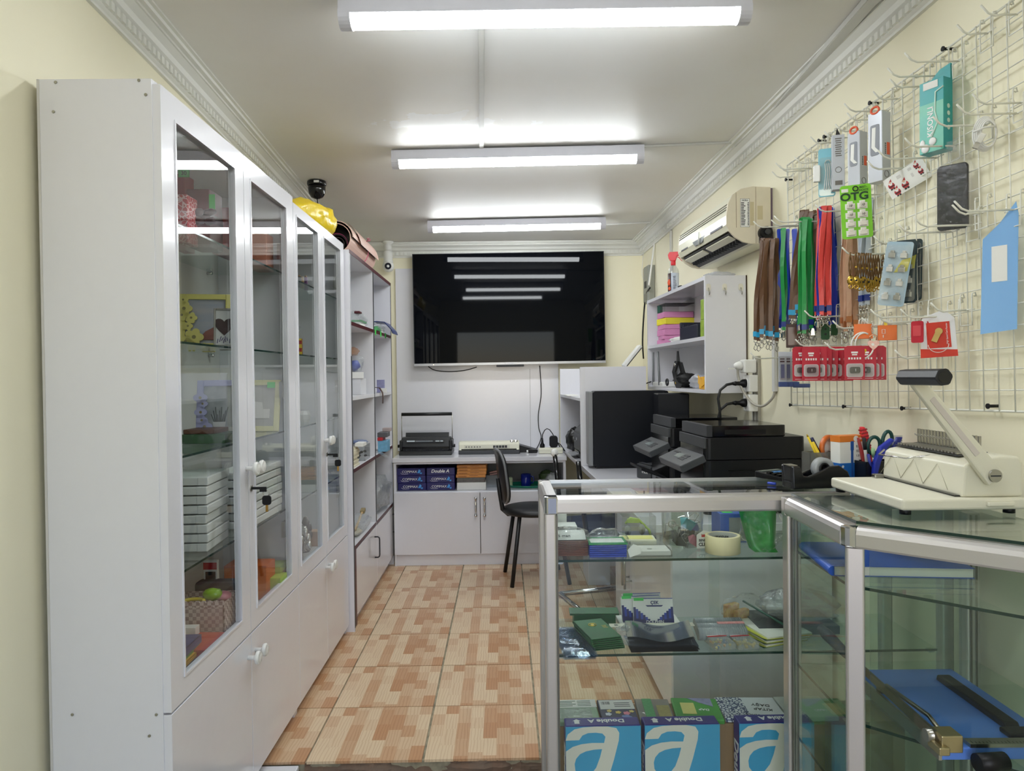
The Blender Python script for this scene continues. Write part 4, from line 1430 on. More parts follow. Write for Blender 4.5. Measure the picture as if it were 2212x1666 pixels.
for (dx, lab) in ((-.06, 'black plug in the power strip with its cable arching up'), (.022, 'bulky black adapter plug in the middle of the power strip')):
 p = thing('power_plug', lab, 'plug', (x + dx, 5.16, zd + .0425))
 if dx < 0:
  obj('body', MB().lathe([(.018, 0), (.018, .02), (.010, .032), (.008, .05), (.006, .07)], 14), BLACK, p)
  obj('cable', MB().tube([(0, 0, .068), (.003, 0, .095), (.018, 0, .125), (.035, .0, .137), (.055, 0, .128), (.075, 0, .10), (.10, .01, .05), (.13, .03, .0), (.17, .05, -.035)], .0035, 7), CABLE, p)
 else:
  obj('body', MB().prism(rrect(-.030, .030, 0, .085, .02), -.022, .022, 'y'), BLACK, p, bevel=.004)
  obj('cable', MB().tube([(.02, 0, .04), (.05, .0, .02), (.085, .01, -.03)], .0035, 7), CABLE, p)

# ------------------------------------------------------------------ hutch on the side desk, with its printer
t = thing('desk_hutch', 'white hutch with a tall end panel standing on the side desk', 'shelf', (.462, 4.26, .7775), WALL_A)
obj('end_panel', MB().bx(0, .40, 0, .018, 0, .593), WHITE, t, bevel=.001)
obj('end_panel', MB().bx(.012, .40, 1.085, 1.103, 0, .593), WHITE, t)
obj('shelf', MB().bx(.012, .40, .018, 1.085, .385, .403), WHITE_M, t)
obj('back_panel', MB().bx(.392, .40, .018, 1.085, 0, .593), WHITE_M, t)
obj('post', MB().bx(0, .03, -.002, 0, 0, .592), WHITE_M, t)
PR = pm('charcoal_printer', (46, 48, 52), .45, var=.1)
t = thing('desktop_printer', 'charcoal printer half hidden inside the hutch', 'printer', (.492, 4.72, .7775), -PI / 2 + WALL_A)
obj('body', MB().prism([(0, 0), (.24, 0), (.24, .20), (.05, .22), (.0, .17)], -.16, .16, 'x'), PR, t, bevel=.006)
obj('front_panel', MB().bx(-.14, .14, -.006, 0, .05, .16), DGREY, t, bevel=.003)
obj('paper_slot', MB().bx(-.10, .10, -.008, -.004, .03, .045), BLACK_G, t)
obj('output_tray', MB().prism([(-.06, .02), (.0, .028), (.0, .032), (-.06, .024)], -.09, .09, 'x'), pm('grey_tray', (140, 142, 146), .4), t)
obj('badge', MB().cyl((-.02, -.0075, .12), (-.02, -.006, .12), .010, n=12), pm('badge', (210, 210, 214), .3), t)
obj('power_light', MB().cyl((-.09, -.0075, .1), (-.09, -.006, .1), .004, n=8), PAPER, t)
solo('black_bag', lumpy(.07, .09, .085, 15.1), pm('black_film', (14, 14, 16), .3, bump=.8, bscale=30), 'black crumpled plastic bag behind the charcoal printer', 'bag', (.515, 5.08, .7775))
fbox('paper_sheaf', 'thin sheaf of white paper on the hutch shelf', 'paper', 1226, 1250, 850, 853, 4.75, .3, PAPER, .7775 + .4035, hh=.006, rz=0)

# ------------------------------------------------------------------ chairs
CUSH = pm('black_chair_shell', (20, 20, 22), .45, var=.1)
t = thing('office_chair', 'black chair with a curved backrest, seen side-on behind the showcase', 'chair', (.19, 4.63, 0), -1.45)
# local: faces +y (the sitter looks along +y); seat centre at origin


def shell(u, v):
 xx = (u - .5) * .40 * (1 - .22 * abs(2 * v - 1) ** 3)
 return xx


def seatfn(u, v):
 a = 2 * PI * u
 rr = v
 return (.205 * rr * math.cos(a), .20 * rr * math.sin(a), .462 + .006 * rr * rr)


sb = MB()
sb.lathe([(0, .425), (.12, .425), (.19, .432), (.207, .447), (.20, .466), (.17, .474), (0, .470)], 28)
obj('seat', sb, CUSH, t)
bb = MB()
for side in (0,):
 prof2 = []
 poly = rrect(-.20, .20, .515, .845, .11, 6)
 front = [(x_, -.185 - .12 * (z_ - .5) - .35 * x_ * x_ * 0 + .9 * x_ * x_ * .6, z_) for x_, z_ in poly]
 back = [(p[0], p[1] - .03, p[2]) for p in front]
 nP = len(poly)
 bb.add(front + back, [list(range(nP)), list(range(2 * nP - 1, nP - 1, -1))] + [(i, i + nP, (i + 1) % nP + nP, (i + 1) % nP) for i in range(nP)], 0, None, True)
obj('backrest', bb, CUSH, t)
obj('back_bar', MB().tube([(0, -.10, .43), (0, -.17, .425), (0, -.205, .46), (0, -.222, .56), (0, -.235, .66)], [.014, .014, .016, .014, .012], 10), CUSH, t)
obj('back_trim', MB().tube([(x_ * 1.0, y_ - .016, z_) for x_, y_, z_ in front], .009, 6, closed=True), pm('grey_trim', (110, 112, 114), .35), t)
for (dx, dy) in ((-.17, .17), (.17, .17), (-.17, -.15), (.17, -.15)):
 l = obj('leg', MB().tube([(dx * .75, dy * .75, .43), (dx * 1.05, dy * 1.15, .0)], .013, 10), CUSH, t)
t = thing('cantilever_chair', 'chrome-legged chair under the side desk, its back tube ending in a white disc', 'chair', (.59, 4.13, 0), -1.3)
for s in (-1, 1):
 obj('leg', MB().tube([(s * .19, -.18, .42), (s * .19, -.05, .42), (s * .19, .17, .42), (s * .19, .21, .39), (s * .19, .215, .06), (s * .19, .2, .015), (s * .19, .16, .0125), (s * .19, -.22, .0125)], .0125, 10), CHROME, t)
obj('stretcher', MB().cyl((-.19, -.22, .0125), (.19, -.22, .0125), .0125, n=10), CHROME, t)
obj('seat', MB().bx(-.2, .2, -.2, .2, .432, .475), pm('dark_blue_fabric', (34, 38, 60), .9), t, bevel=.015)
p0 = Vector((-.19, -.20, .45))
obj('back_tube', MB().tube([p0, (-.19, -.22, .6), (-.19, -.245, .85)], .014, 10), BLACK_G, t)
obj('tube_cap', MB().lathe([(.0, .012), (.022, .010), (.024, 0), (.02, -.006)], 18, M=Matrix.Translation((-.19, -.247, .86)) @ Matrix.Rotation(PI / 2 - .1, 4, 'Y')), WPLAST, t)
obj('back_tube', MB().tube([(.19, -.20, .45), (.19, -.22, .6), (.19, -.245, .85)], .014, 10), BLACK_G, t)
# ================================================================== side desk along the hook wall
ZD = .7775
t = thing('side_desk', 'white side desk with cupboard doors along the hook wall', 'desk', (0, 0, 0))
m = MB().prism([(.512, 2.56), (rwx(2.56) - .004, 2.56), (rwx(4.96) - .004, 4.965), (.449, 4.965)], ZD - .03, ZD - .0005, 'z')
m2 = MB().prism([(.449, 4.967), (rwx(4.96) - .004, 4.967), (rwx(5.45) - .004, 5.47), (.440, 5.47)], ZD - .03, ZD - .0005, 'z')
obj('desktop', m, WHITE, t, bevel=.002)
obj('corner_top', m2, WHITE, t, bevel=.002)
obj('side_panel', MB().bx(.607, 1.19, 2.572, 2.59, 0, ZD - .03), WHITE_M, t)
obj('carcass', MB().bx(.625, 1.14, 2.59, 3.88, .06, ZD - .031), WHITE_M, t)
obj('side_panel', MB().bx(.607, 1.14, 3.88, 3.90, 0, ZD - .03), WHITE_M, t)
obj('plinth', MB().bx(.64, .66, 2.59, 3.88, 0, .06), WHITE_M, t)
for (y0, y1, hy) in ((2.594, 3.432, 3.40), (3.436, 3.878, 3.468)):
 d = obj('door', MB().bx(.606, .624, y0, y1, .062, ZD - .04), WHITE, t, bevel=.0015)
 hb = MB().cyl((.606, hy, .33), (.574, hy, .33), .004, n=8).cyl((.606, hy, .47), (.574, hy, .47), .004, n=8)
 hb.cyl((.572, hy, .29), (.572, hy, .51), .0065, n=10)
 obj('handle', hb, STEEL, d)
obj('rear_leg_panel', MB().bx(.60, 1.09, 4.90, 4.92, 0, ZD - .03), WHITE_M, t)
fbox('storage_carton', 'grey-white carton standing on the floor under the side desk', 'box', 1272, 1318, 1200, 1330, 4.45, .3, WHITE_M, 0.0005, bevel=.003)
solo('red_folder', MB().bx(-.11, .11, -.08, .08, 0, .006), pm('dark_red_card', (130, 30, 32), .5), 'dark red folder at the edge of the side desk', 'folder', (.72, 3.35, ZD), .1)

# computer boxes
t = thing('computer_tower', 'large black computer case with a silver-grey front edge, by the hutch panel', 'computer', (.518, 4.115, ZD), 0)
CASEB = pm('case_black', (13, 16, 22), .45, var=.08, spec=.25)
obj('side_cover', MB().prism(rrect(.0, .44, .012, .450, .016), 0, .13, 'y'), CASEB, t, bevel=.003)
obj('front_bezel', MB().bx(-.026, .0005, .006, .126, .016, .448), pm('silver_grey_plastic', (128, 130, 132), .4), t, bevel=.004)
obj('base_rim', MB().bx(.02, .42, .01, .12, 0, .014), BLACK, t)
t = thing('speaker_box', 'second black box, slightly turned, between the computer case and the printers', 'computer', (.838, 3.86, ZD), -.10)
obj('case', MB().bx(0, .17, 0, .2, .008, .437), CASEB, t, bevel=.006)
for dx in (.02, .15):
 obj('foot', MB().bx(dx - .01, dx + .01, .02, .18, 0, .009), BLACK, t)
t = thing('box_printer', 'low charcoal printer with white lettering on the desk beside the multifunction printers', 'printer', (.712, 3.70, ZD), -PI / 2 + .25)
# local -y faces the aisle
obj('body', MB().bx(-.05, .12, 0, .2, 0, .075), PR, t, bevel=.004)
txt(t, 'EPSON', .022, WINK, (.05, -.0012, .04))
obj('lever', MB().bx(-.04, .1, .01, .03, .075, .082), DGREY, t)
MFP = pm('printer_black', (16, 17, 20), .36, spec=.35, var=.12, bump=.03, bscale=600)
PANEL = pm('printer_panel', (58, 60, 62), .45, var=.1, bump=.15, bscale=300)
LCD = pm('grey_lcd', (120, 130, 130), .2)


def mfp(loc, label, lid_len=.31):
 t = thing('multifunction_printer', label, 'printer', loc, RZ, 'multifunction printers on the side desk')
 W2, Dp = .165, .395
 obj('body', MB().prism(rrect(-W2, W2, 0, Dp, .022, 4), 0, .208, 'z'), MFP, t)
 obj('scanner_unit', MB().prism(rrect(-W2 - .002, W2 + .002, -.001, Dp, .022, 4), .211, .297, 'z'), MFP, t, bevel=.003)
 obj('side_seam', MB().bx(W2 - .001, W2 + .0015, .09, Dp - .03, .168, .171), BLACK_G, t)
 obj('side_cover', MB().bx(W2 - .001, W2 + .002, .10, Dp - .02, .02, .16), MFP, t)
 lid = obj('document_feeder', MB().prism(rrect(-W2 + .004, W2 - .006, .012, .012 + lid_len, .015, 4), .298, .342, 'z'), BLACK_G, t, bevel=.003)
 obj('feeder_slot', MB().bx(W2 - .0065, W2 - .004, .08, .24, .308, .326), BLACK, lid)
 obj('feeder_cap', MB().bx(-W2 + .003, W2 - .004, .008, .03, .300, .343), DGREY, lid)
 obj('front_recess', MB().bx(-W2 + .015, W2 - .015, -.0025, .004, .02, .255), BLACK_G, t)
 obj('front_strip', MB().bx(-W2, W2, -.004, .006, .255, .297), PANEL, t, bevel=.002)
 Mx = Matrix.Translation((0, -.002, .232)) @ Matrix.Rotation(R(24), 4, 'X')
 p = obj('control_panel', MB().bx(-W2 + .006, W2 - .006, -.105, 0, -.030, 0, 0, Mx), PANEL, t, bevel=.004)
 obj('screen', MB().bx(-.05, .035, -.065, -.035, 0, .0015, 0, Mx), LCD, p)
 k = MB()
 for i in range(4):
  for j in range(3):
   k.bx(.02 + i * .018, .034 + i * .018, -.055 - j * .014 + .012, -.045 - j * .014 + .012, 0, .002, 0, Mx)
 for i in range(5):
  k.bx(-.13 + i * .017, -.118 + i * .017, -.04, -.03, 0, .002, 0, Mx)
 obj('button', k, DGREY, p)
 obj('output_tray', MB().prism([(-.12, .10), (.0, .055), (.0, .065), (-.12, .112)], -.12, .12, 'x'), BLACK, t)
 return t


mfp((.765, 2.885, ZD), 'nearer black multifunction printer, beside the calculator')
mfp((.748, 3.395, ZD), 'farther black multifunction printer with its tray out, next to the black computer boxes')
cable('usb_cable', 'black cable looped on the desk in front of the computer case', [(.62, 3.6, ZD + .004), (.58, 3.5, ZD + .004), (.60, 3.38, ZD + .02), (.66, 3.34, ZD + .004), (.70, 3.42, ZD + .004)], .004, CABLE)

# ------------------------------------------------------------------ wall shelf
SY = 4.54
SL = 1.135
t = thing('wall_shelf', 'white wall-hung shelf unit with three hooks on its end panel', 'shelf', (rwx(SY) - .001, SY, 1.226), RZ)
Dp = .205
obj('end_panel', MB().bx(SL - .018, SL, -Dp, 0, 0, .565), WHITE, t, bevel=.001)
obj('end_panel', MB().bx(0, .018, -Dp, 0, 0, .565), WHITE, t)
obj('top_board', MB().bx(.018, SL - .018, -Dp, 0, .545, .563), WHITE, t)
obj('middle_board', MB().bx(.018, SL - .018, -Dp, 0, .258, .276), WHITE, t)
obj('bottom_board', MB().bx(.018, SL - .018, -Dp, 0, .0, .018), WHITE, t)
obj('back_panel', MB().bx(.018, SL - .018, -.006, 0, .018, .545), WHITE_M, t)
obj('edge_band', MB().bx(SL - .017, SL + .0008, -.006, .0, 0, .565), pm('brown_edge', (70, 54, 40), .6), t)
TR_HOOK = pm('ivory_plastic', (226, 222, 206), .35)


def swl(x, y, z):
 """world point of wall-shelf coordinates"""
 c, s = math.cos(RZ), math.sin(RZ)
 return Vector((rwx(SY) - .001 + c * x - s * y, SY + s * x + c * y, 1.226 + z))


for i in range(3):
 px = (1536, 1571, 1606)[i]
 y = -Dp + .016 + i * .079
 p = swl(SL + .0003, y, .505)
 h = thing('adhesive_hook', ['ivory adhesive hook next to the shelf opening', 'middle of the three ivory adhesive hooks', 'ivory adhesive hook next to the wall'][i] + ' on the shelf end panel', 'hook', p, 0, 'hooks on the shelf end panel')
 obj('plate', MB().prism(rrect(-.011, .011, -.014, .02, .009), -.004, 0, 'y'), TR_HOOK, h, bevel=.001)
 obj('hook', MB().tube([(0, -.004, .0), (0, -.008, -.012), (0, -.010, -.026), (0, -.018, -.033), (0, -.024, -.026), (0, -.023, -.020)], .0022, 7), STEEL, h)
# things in the wall shelf
PINK = pm('pink_box', (210, 138, 182), .5, var=.12)
YELB = pm('yellow_box', (228, 214, 60), .5, var=.1)


def sbox(name, label, cat, x0, x1, y0, y1, z, h, mat, group=None, rz=0.0, bevel=.003):
 p = swl((x0 + x1) / 2, (y0 + y1) / 2, z)
 return solo(name, MB().bx(-(x1 - x0) / 2, (x1 - x0) / 2, -(y1 - y0) / 2, (y1 - y0) / 2, 0, h), mat, label, cat, p, RZ + rz, group, bevel)


g = 'flat boxes stacked on the wall shelf'
zc = .2765
for (lab, mt, h, rz) in (('pale pink flat box at the foot of the stack', PINK, .026, .05), ('pink box with a loose lid, second from below', PINK, .022, -.1), ('thick pink box in the middle of the stack', PINK, .036, .02), ('pink box just under the yellow one', PINK, .028, -.04), ('yellow flat box in the pink stack', YELB, .038, .06), ('uppermost pink box, above the yellow one', PINK, .034, -.02)):
 sbox('flat_box', lab + ' on the wall shelf', 'box', .18, .34, -.188, -.01, zc, h, mt, g, rz)
 zc += h + .0006
t = thing('clear_case', 'clear lidded case with a dark green clip, on top of the pink boxes', 'case', swl(.27, -.1, zc), RZ)
obj('case', MB().bx(-.09, .09, -.085, .085, 0, .045), CLEAR, t, bevel=.002)
obj('green_clip', MB().bx(-.09, -.03, -.086, -.07, .005, .05), pm('dark_green', (30, 80, 66), .4), t)
obj('lid_rim', MB().bx(-.092, .092, -.087, .087, .045, .049), DGREY, t)
solo('folded_paper', lumpy(.05, .07, .015, 21), PAPER, 'crumpled white paper beside the pink stack', 'paper', swl(.47, -.12, .2765), RZ)
t = thing('black_stapler', 'black spiral-bound holder standing next to the pink stack', 'holder', swl(.60, -.10, .2765), RZ)
obj('case', MB().bx(-.04, .04, -.06, .06, 0, .075).bx(-.035, -.015, -.062, .06, .075, .105).bx(.01, .03, -.062, .06, .075, .09), pm('blue_black', (36, 38, 54), .4), t, bevel=.003)
t = thing('black_box', 'low dark navy box in the middle of the wall shelf', 'box', swl(.80, -.10, .2765), RZ)
obj('box', MB().bx(-.13, .13, -.08, .08, 0, .072), pm('blue_black', (36, 38, 54), .4), t, bevel=.003)
obj('lid_rib', MB().bx(-.11, -.09, -.082, .08, .072, .085).bx(-.03, -.01, -.082, .08, .072, .078), pm('blue_black', (36, 38, 54), .4), t)
LG = pm('lime_box', (170, 196, 70), .5, rgb2=(90, 120, 40), scale=40)
sbox('lime_box', 'lower lime green box by the shelf end panel', 'box', 1.03, 1.112, -.196, -.10, .2765, .082, LG, 'lime boxes on the wall shelf')
sbox('lime_box', 'upper lime green box by the shelf end panel', 'box', 1.03, 1.11, -.194, -.10, .3592, .10, LG, 'lime boxes on the wall shelf')
# router
t = thing('wifi_router', 'white router with four grey aerials at the far end of the wall shelf', 'router', swl(.16, -.13, .0185), RZ)
obj('body', MB().bx(-.10, .14, -.06, .07, 0, .03), WPLAST, t, bevel=.006)
for (dx, dy, tx) in ((-.095, -.055, -.0), (.06, -.058, -.03), (.03, .06, .02), (.11, .06, -.06)):
 obj('antenna', MB().tube([(dx, dy, .01), (dx, dy, .05), (dx + tx, dy, .215)], [.007, .0075, .0065], 8), DGREY if False else pm('aerial_grey', (110, 112, 114), .45), t)
cable('router_cable', 'black cable drooping from the router over the shelf edge', [swl(.03, -.19, .05), swl(.0, -.225, .03), swl(.06, -.24, -.01), swl(.2, -.24, -.018), swl(.34, -.22, -.012), swl(.42, -.215, -.012)], .0035, CABLE)
# camera bag
t = thing('camera_strap_bag', 'black camera pouch with a yellow-printed strap on the wall shelf', 'bag', swl(.52, -.11, .0185), RZ)
obj('pouch', lumpy(.095, .062, .042, 31.0, lump=.35), pm('black_nylon', (18, 18, 20), .7, bump=.5, bscale=60), t)
obj('flap', MB().ribbon([(-.03, -.05, .03), (-.04, -.06, .09), (-.02, -.05, .15), (.01, -.04, .14), (.03, -.03, .08)], (.06, 0, .0), .01), pm('black_nylon', (18, 18, 20), .7), t)
obj('strap', MB().ribbon([(.02, -.075, .06), (.07, -.085, .035), (.12, -.088, .012), (.16, -.08, .006)], (0, .01, .03), .003), pm('black_nylon', (18, 18, 20), .7), t)
txt(t, 'N', .016, pm('yellow_print', (230, 190, 40), .5), (.095, -.092, .026), rot=(PI / 2, .5, 0))
obj('buckle', MB().tube([(-.12 + .022 * math.cos(a), -.08, .03 + .018 * math.sin(a)) for a in [2 * PI * i / 14 for i in range(14)]], .005, 6, closed=True), BLACK, t)
obj('eyelet', MB().cyl((-.02, -.064, .13), (-.02, -.058, .13), .010, n=14), CHROME, t)
bag('film_bag', 'small clear film bag of hardware beside the camera pouch', 'bag', swl(.80, -.13, .0185), (.12, .09, .075), 33.0, film=glass('milky_film', (.9, .91, .93), .12, .06, .9, 40, haze=.3, hcol=(226, 228, 234)), rz=RZ)
sbox('card_box', 'low white card box behind the film bag', 'box', .84, 1.0, -.09, -.02, .0185, .045, PAPER)
t = thing('yellow_pouch', 'bright yellow folded pouch by the shelf end panel', 'pouch', swl(1.03, -.14, .0185), RZ)
YP = pm('amber_vinyl', (240, 180, 30), .4, var=.2)
obj('pouch', MB().bx(-.05, .05, -.05, .05, 0, .035).bx(-.045, .052, -.045, .05, .034, .062), YP, t, bevel=.006)
obj('flap', MB().ribbon([(-.05, -.052, .05), (0, -.054, .03), (.05, -.052, .045)], (0, .0, .04), .003), YP, t)
# on top of the shelf
q = onz(1440, 640, 1.79)
t = thing('spray_bottle', 'red-headed spray bottle standing on the wall shelf', 'spray bottle', swl(.34, -.13, .5635), RZ + 1.1)
obj('bottle', MB().lathe([(.0, .0), (.030, .0), (.032, .004), (.032, .135), (.028, .150), (.016, .168), (.013, .175)], 22), glass('bottle_clear', (.9, .92, .92), .06, .02, haze=.15), t)
lb = MB()
lb.lathe([(.0325, .015), (.0325, .125)], 22)
m_, n_, b2, L_ = nodes('spray_label')
tc = n_.nodes.new('ShaderNodeTexCoord')
sx = n_.nodes.new('ShaderNodeSeparateXYZ')
L_.new(tc.outputs['Object'], sx.inputs[0])
cr = n_.nodes.new('ShaderNodeValToRGB')
cr.color_ramp.interpolation = 'CONSTANT'
el = cr.color_ramp.elements
el[0].position, el[0].color = 0, (*lin((60, 30, 28)), 1)
el[1].position, el[1].color = .38, (*lin((196, 206, 222)), 1)
mr = n_.nodes.new('ShaderNodeMapRange')
mr.inputs['From Min'].default_value = -.033
mr.inputs['From Max'].default_value = .033
L_.new(sx.outputs['X'], mr.inputs['Value'])
L_.new(mr.outputs[0], cr.inputs[0])
L_.new(cr.outputs[0], b2.inputs['Base Color'])
lo = obj('label', lb, m_, t)
k = MB()
for i in range(9):
 k.bx(.004, .004 + random.uniform(.014, .02), -.0332, -.0328, .03 + i * .009, .033 + i * .009)
obj('print_line', k, INK, lo)
obj('fruit_print', MB().ball((-.018, -.026, .07), .012, .004, .02, 10).ball((-.016, -.027, .035), .010, .004, .012, 8), pm('orange_red_print', (226, 90, 50), .5), lo)
RED = pm('red_trigger', (226, 44, 56), .35)
obj('trigger_head', MB().cyl((0, 0, .172), (0, 0, .20), .014, n=14).prism([(-.018, .20), (.014, .20), (.022, .225), (.05, .235), (.048, .25), (-.02, .252), (-.03, .235), (-.026, .215)], -.010, .010, 'y'), RED, t, bevel=.002)
obj('trigger', MB().ribbon([(.016, 0, .226), (.035, 0, .215), (.052, 0, .195)], (0, .014, 0), .005), RED, t)
k = MB()
for i in range(3):
 k.bx(i * .016, i * .016 + .004, 0, .012, 0, .03).bx(i * .016 - .004, i * .016 + .008, 0, .012, .026, .03)
solo('letter_block', k, DGREY, 'little row of dark letter-shaped blocks beside the spray bottle', 'ornament', swl(.50, -.15, .5635), RZ)
bag('film_bag', 'crumpled clear film lying on top of the wall shelf', 'bag', swl(1.02, -.10, .5635), (.16, .14, .03), 35.0, film=glass('milky_film', (.9, .91, .93), .12, .06, .9, 40, haze=.3, hcol=(226, 228, 234)), rz=RZ)
# tilted white card behind the hutch
t = thing('tilted_board', 'white board leaning above the hutch, with a dark underside', 'board', (.80, 4.62, 1.372), rot=(0, -.88, 0))
obj('board', MB().bx(0, .17, 0, .1, 0, .02), WPLAST, t, bevel=.003)
obj('underside', MB().bx(.01, .16, -.002, .06, -.004, .0), BLACK, t)

# ------------------------------------------------------------------ air conditioner
AY = 3.835
t = thing('air_conditioner', 'yellowed white split air conditioner high on the hook wall', 'air conditioner', (rwx(AY) - .012, AY, 1.885), RZ)
ACW = pm('aged_white_plastic', (216, 214, 192), .32, var=.05)
ACS = pm('aged_side_plastic', (218, 209, 186), .4, var=.06)
AL = .735
pf = [(-.0, 0), (-.0, .245), (-.08, .248), (-.13, .238), (-.168, .213), (-.188, .175), (-.196, .125), (-.196, .085), (-.186, .058), (-.17, .062), (-.165, .072), (-.09, .012), (-.075, 0)]
obj('casing', MB().prism(pf, .012, AL - .012, 'x'), ACW, t)
side = [(-.0, 0), (-.0, .247), (-.08, .25), (-.132, .24), (-.170, .214), (-.190, .175), (-.198, .125), (-.198, .085), (-.186, .055), (-.16, .028), (-.125, .008), (-.09, 0)]
for x0, x1 in ((0, .012), (AL - .012, AL)):
 obj('side_cover', MB().prism(side, x0, x1, 'x'), ACS, t, bevel=.002)
obj('wall_plate', MB().bx(.02, AL - .01, 0, .012, .005, .245), pm('purple_grey_shadow_gap', (120, 104, 120), .6), t)  # shade of the gap behind the casing is put into the plate colour
f = MB()
for i in range(3):
 z = .150 + i * .011
 f.bx(.015, AL - .015, -.1955 + i * .002, -.185, z, z + .003)
obj('groove', f, pm('groove_grey', (120, 118, 104), .6), t)
SLOT = pm('vent_dark', (34, 36, 40), .5)
obj('front_slot', MB().bx(.06, .17, -.1975, -.190, .083, .090), SLOT, t)
obj('front_slot', MB().bx(.52, .68, -.1975, -.190, .083, .092), SLOT, t)
obj('display_window', MB().prism([(.29, .070), (.40, .070), (.44, .096), (.25, .096)], -.1965, -.185, 'y'), pm('grey_window', (90, 96, 96), .2), t)
obj('sensor_cord', MB().tube([(.36, -.199, .125), (.365, -.202, .10), (.36, -.200, .065)], .003, 6), pm('clear_cord', (220, 222, 216), .3), t)
obj('air_outlet', MB().prism([(-.178, .052), (-.092, .004), (-.088, .010), (-.172, .060)], .03, AL - .03, 'x'), SLOT, t)
for (x0, x1) in ((.04, .33), (.38, AL - .05)):
 obj('louver', MB().prism([(-.172, .040), (-.140, .026), (-.138, .031), (-.170, .045)], x0, x1, 'x'), ACW, t)
k = MB()
for i in range(18):
 k.bx(.06 + i * .036, .062 + i * .036, -.135, -.10, .012, .04)
obj('vane', k, DGREY, t, kind='stuff')
# the sticker on its end
st = obj('rating_sticker', MB().bx(AL, AL + .0008, -.136, -.095, .072, .196), PAPER, t)
obj('sticker_border', MB().bx(AL + .0008, AL + .0011, -.136, -.135, .072, .196).bx(AL + .0008, AL + .0011, -.096, -.095, .072, .196).bx(AL + .0008, AL + .0011, -.136, -.095, .195, .196).bx(AL + .0008, AL + .0011, -.136, -.095, .072, .073), INK, st)
txt(st, 'AKIRA', .010, INK, (AL + .0013, -.1155, .188), rot=(PI / 2, 0, PI / 2), sx=1.0)
k = MB()
for i in range(15):
 z = .176 - i * .0068
 k.bx(AL + .0008, AL + .0012, -.133, -.133 + random.uniform(.012, .02), z, z + .0035)
 k.bx(AL + .0008, AL + .0012, -.105 + random.uniform(0, .002), -.098, z, z + .0035)
obj('print_line', k, INK, st)
obj('old_tape_patch', MB().bx(AL, AL + .0006, -.092, -.076, .080, .182), pm('tape_patch', (196, 184, 148), .6), t)
obj('panel_seam', MB().bx(AL, AL + .0008, -.068, -.0665, .002, .247).bx(AL, AL + .0008, -.155, -.1535, .07, .222), pm('seam_brown', (140, 124, 96), .6), t)
obj('small_sticker', MB().bx(AL, AL + .0006, -.060, -.036, .105, .165), pm('tape_patch', (196, 184, 148), .6), t)
t2 = thing('pipe_outlet', 'black round pipe outlet at the lower end corner of the air conditioner', 'pipe', (rwx(AY) - .012, AY, 1.885), RZ)
obj('bushing', MB().cyl((AL + .001, -.03, .045), (AL + .03, -.03, .045), .030, .026, n=18), BLACK, t2)
obj('boss', MB().cyl((AL + .03, -.03, .045), (AL + .04, -.03, .045), .012, n=12), DGREY, t2)
obj('box', MB().bx(AL, AL + .02, -.055, -.008, .0, .03), BLACK, t2, bevel=.004)

# meter box and cables in the back corner
p = rw(1409, 612)
t = thing('meter_box', 'grey metal electricity meter box in the rear corner above the wall shelf', 'meter box', (rwx(5.19) - .001, 5.19, 1.84), RZ)
MG = pm('meter_grey', (148, 150, 142), .4, .3)
obj('box', MB().bx(-.07, .07, -.05, 0, 0, .27), MG, t, bevel=.004)
obj('door', MB().bx(-.064, .064, -.054, -.05, .01, .26), MG, t, bevel=.001)
obj('window', MB().bx(-.03, .03, -.0555, -.054, .11, .16), SLOT, t)
obj('label_frame', MB().bx(-.04, .04, -.0555, -.054, .02, .07), pm('meter_grey2', (120, 122, 116), .4, .3), t)
cable('wall_cable', 'white cable hanging down from the ceiling corner to the meter box', [at(1419, 482, 5.12), at(1412, 540, 5.10), at(1404, 600, 5.08), at(1402, 616, 5.04)], .007, WPLAST)
cable('wall_cable', 'thin white cable looping in the rear corner by the television', [at(1390, 545, 5.40), at(1387, 590, 5.40), at(1393, 610, 5.36), at(1405, 618, 5.05)], .0025, WPLAST)
cable('wall_cable', 'black cable dropping from the meter box behind the wall shelf', [at(1404, 622, 5.05), at(1395, 640, 5.2), at(1390, 690, 5.25), at(1388, 740, 5.28), at(1390, 775, 5.3)], .006, CABLE)

# sockets on the wall
p0 = rw(1638, 850)
t = thing('socket_trunking', 'grey vertical cable channel carrying the wall sockets behind the printers', 'trunking', (p0.x - .001, p0.y, 1.10), RZ)
obj('channel', MB().bx(-.032, .032, -.014, 0, 0, .30), pm('grey_channel', (168, 164, 150), .5), t, bevel=.001)
obj('white_strip', MB().bx(-.058, -.036, -.006, 0, .0, .16), WPLAST, t)
obj('cover_strip', MB().bx(-.006, .002, -.0155, -.014, 0, .29), PAPER, t)


def rl(x, y, z):
 c, s = math.cos(RZ), math.sin(RZ)
 return Vector((p0.x - .001 + c * x - s * y, p0.y + s * x + c * y, 1.10 + z))


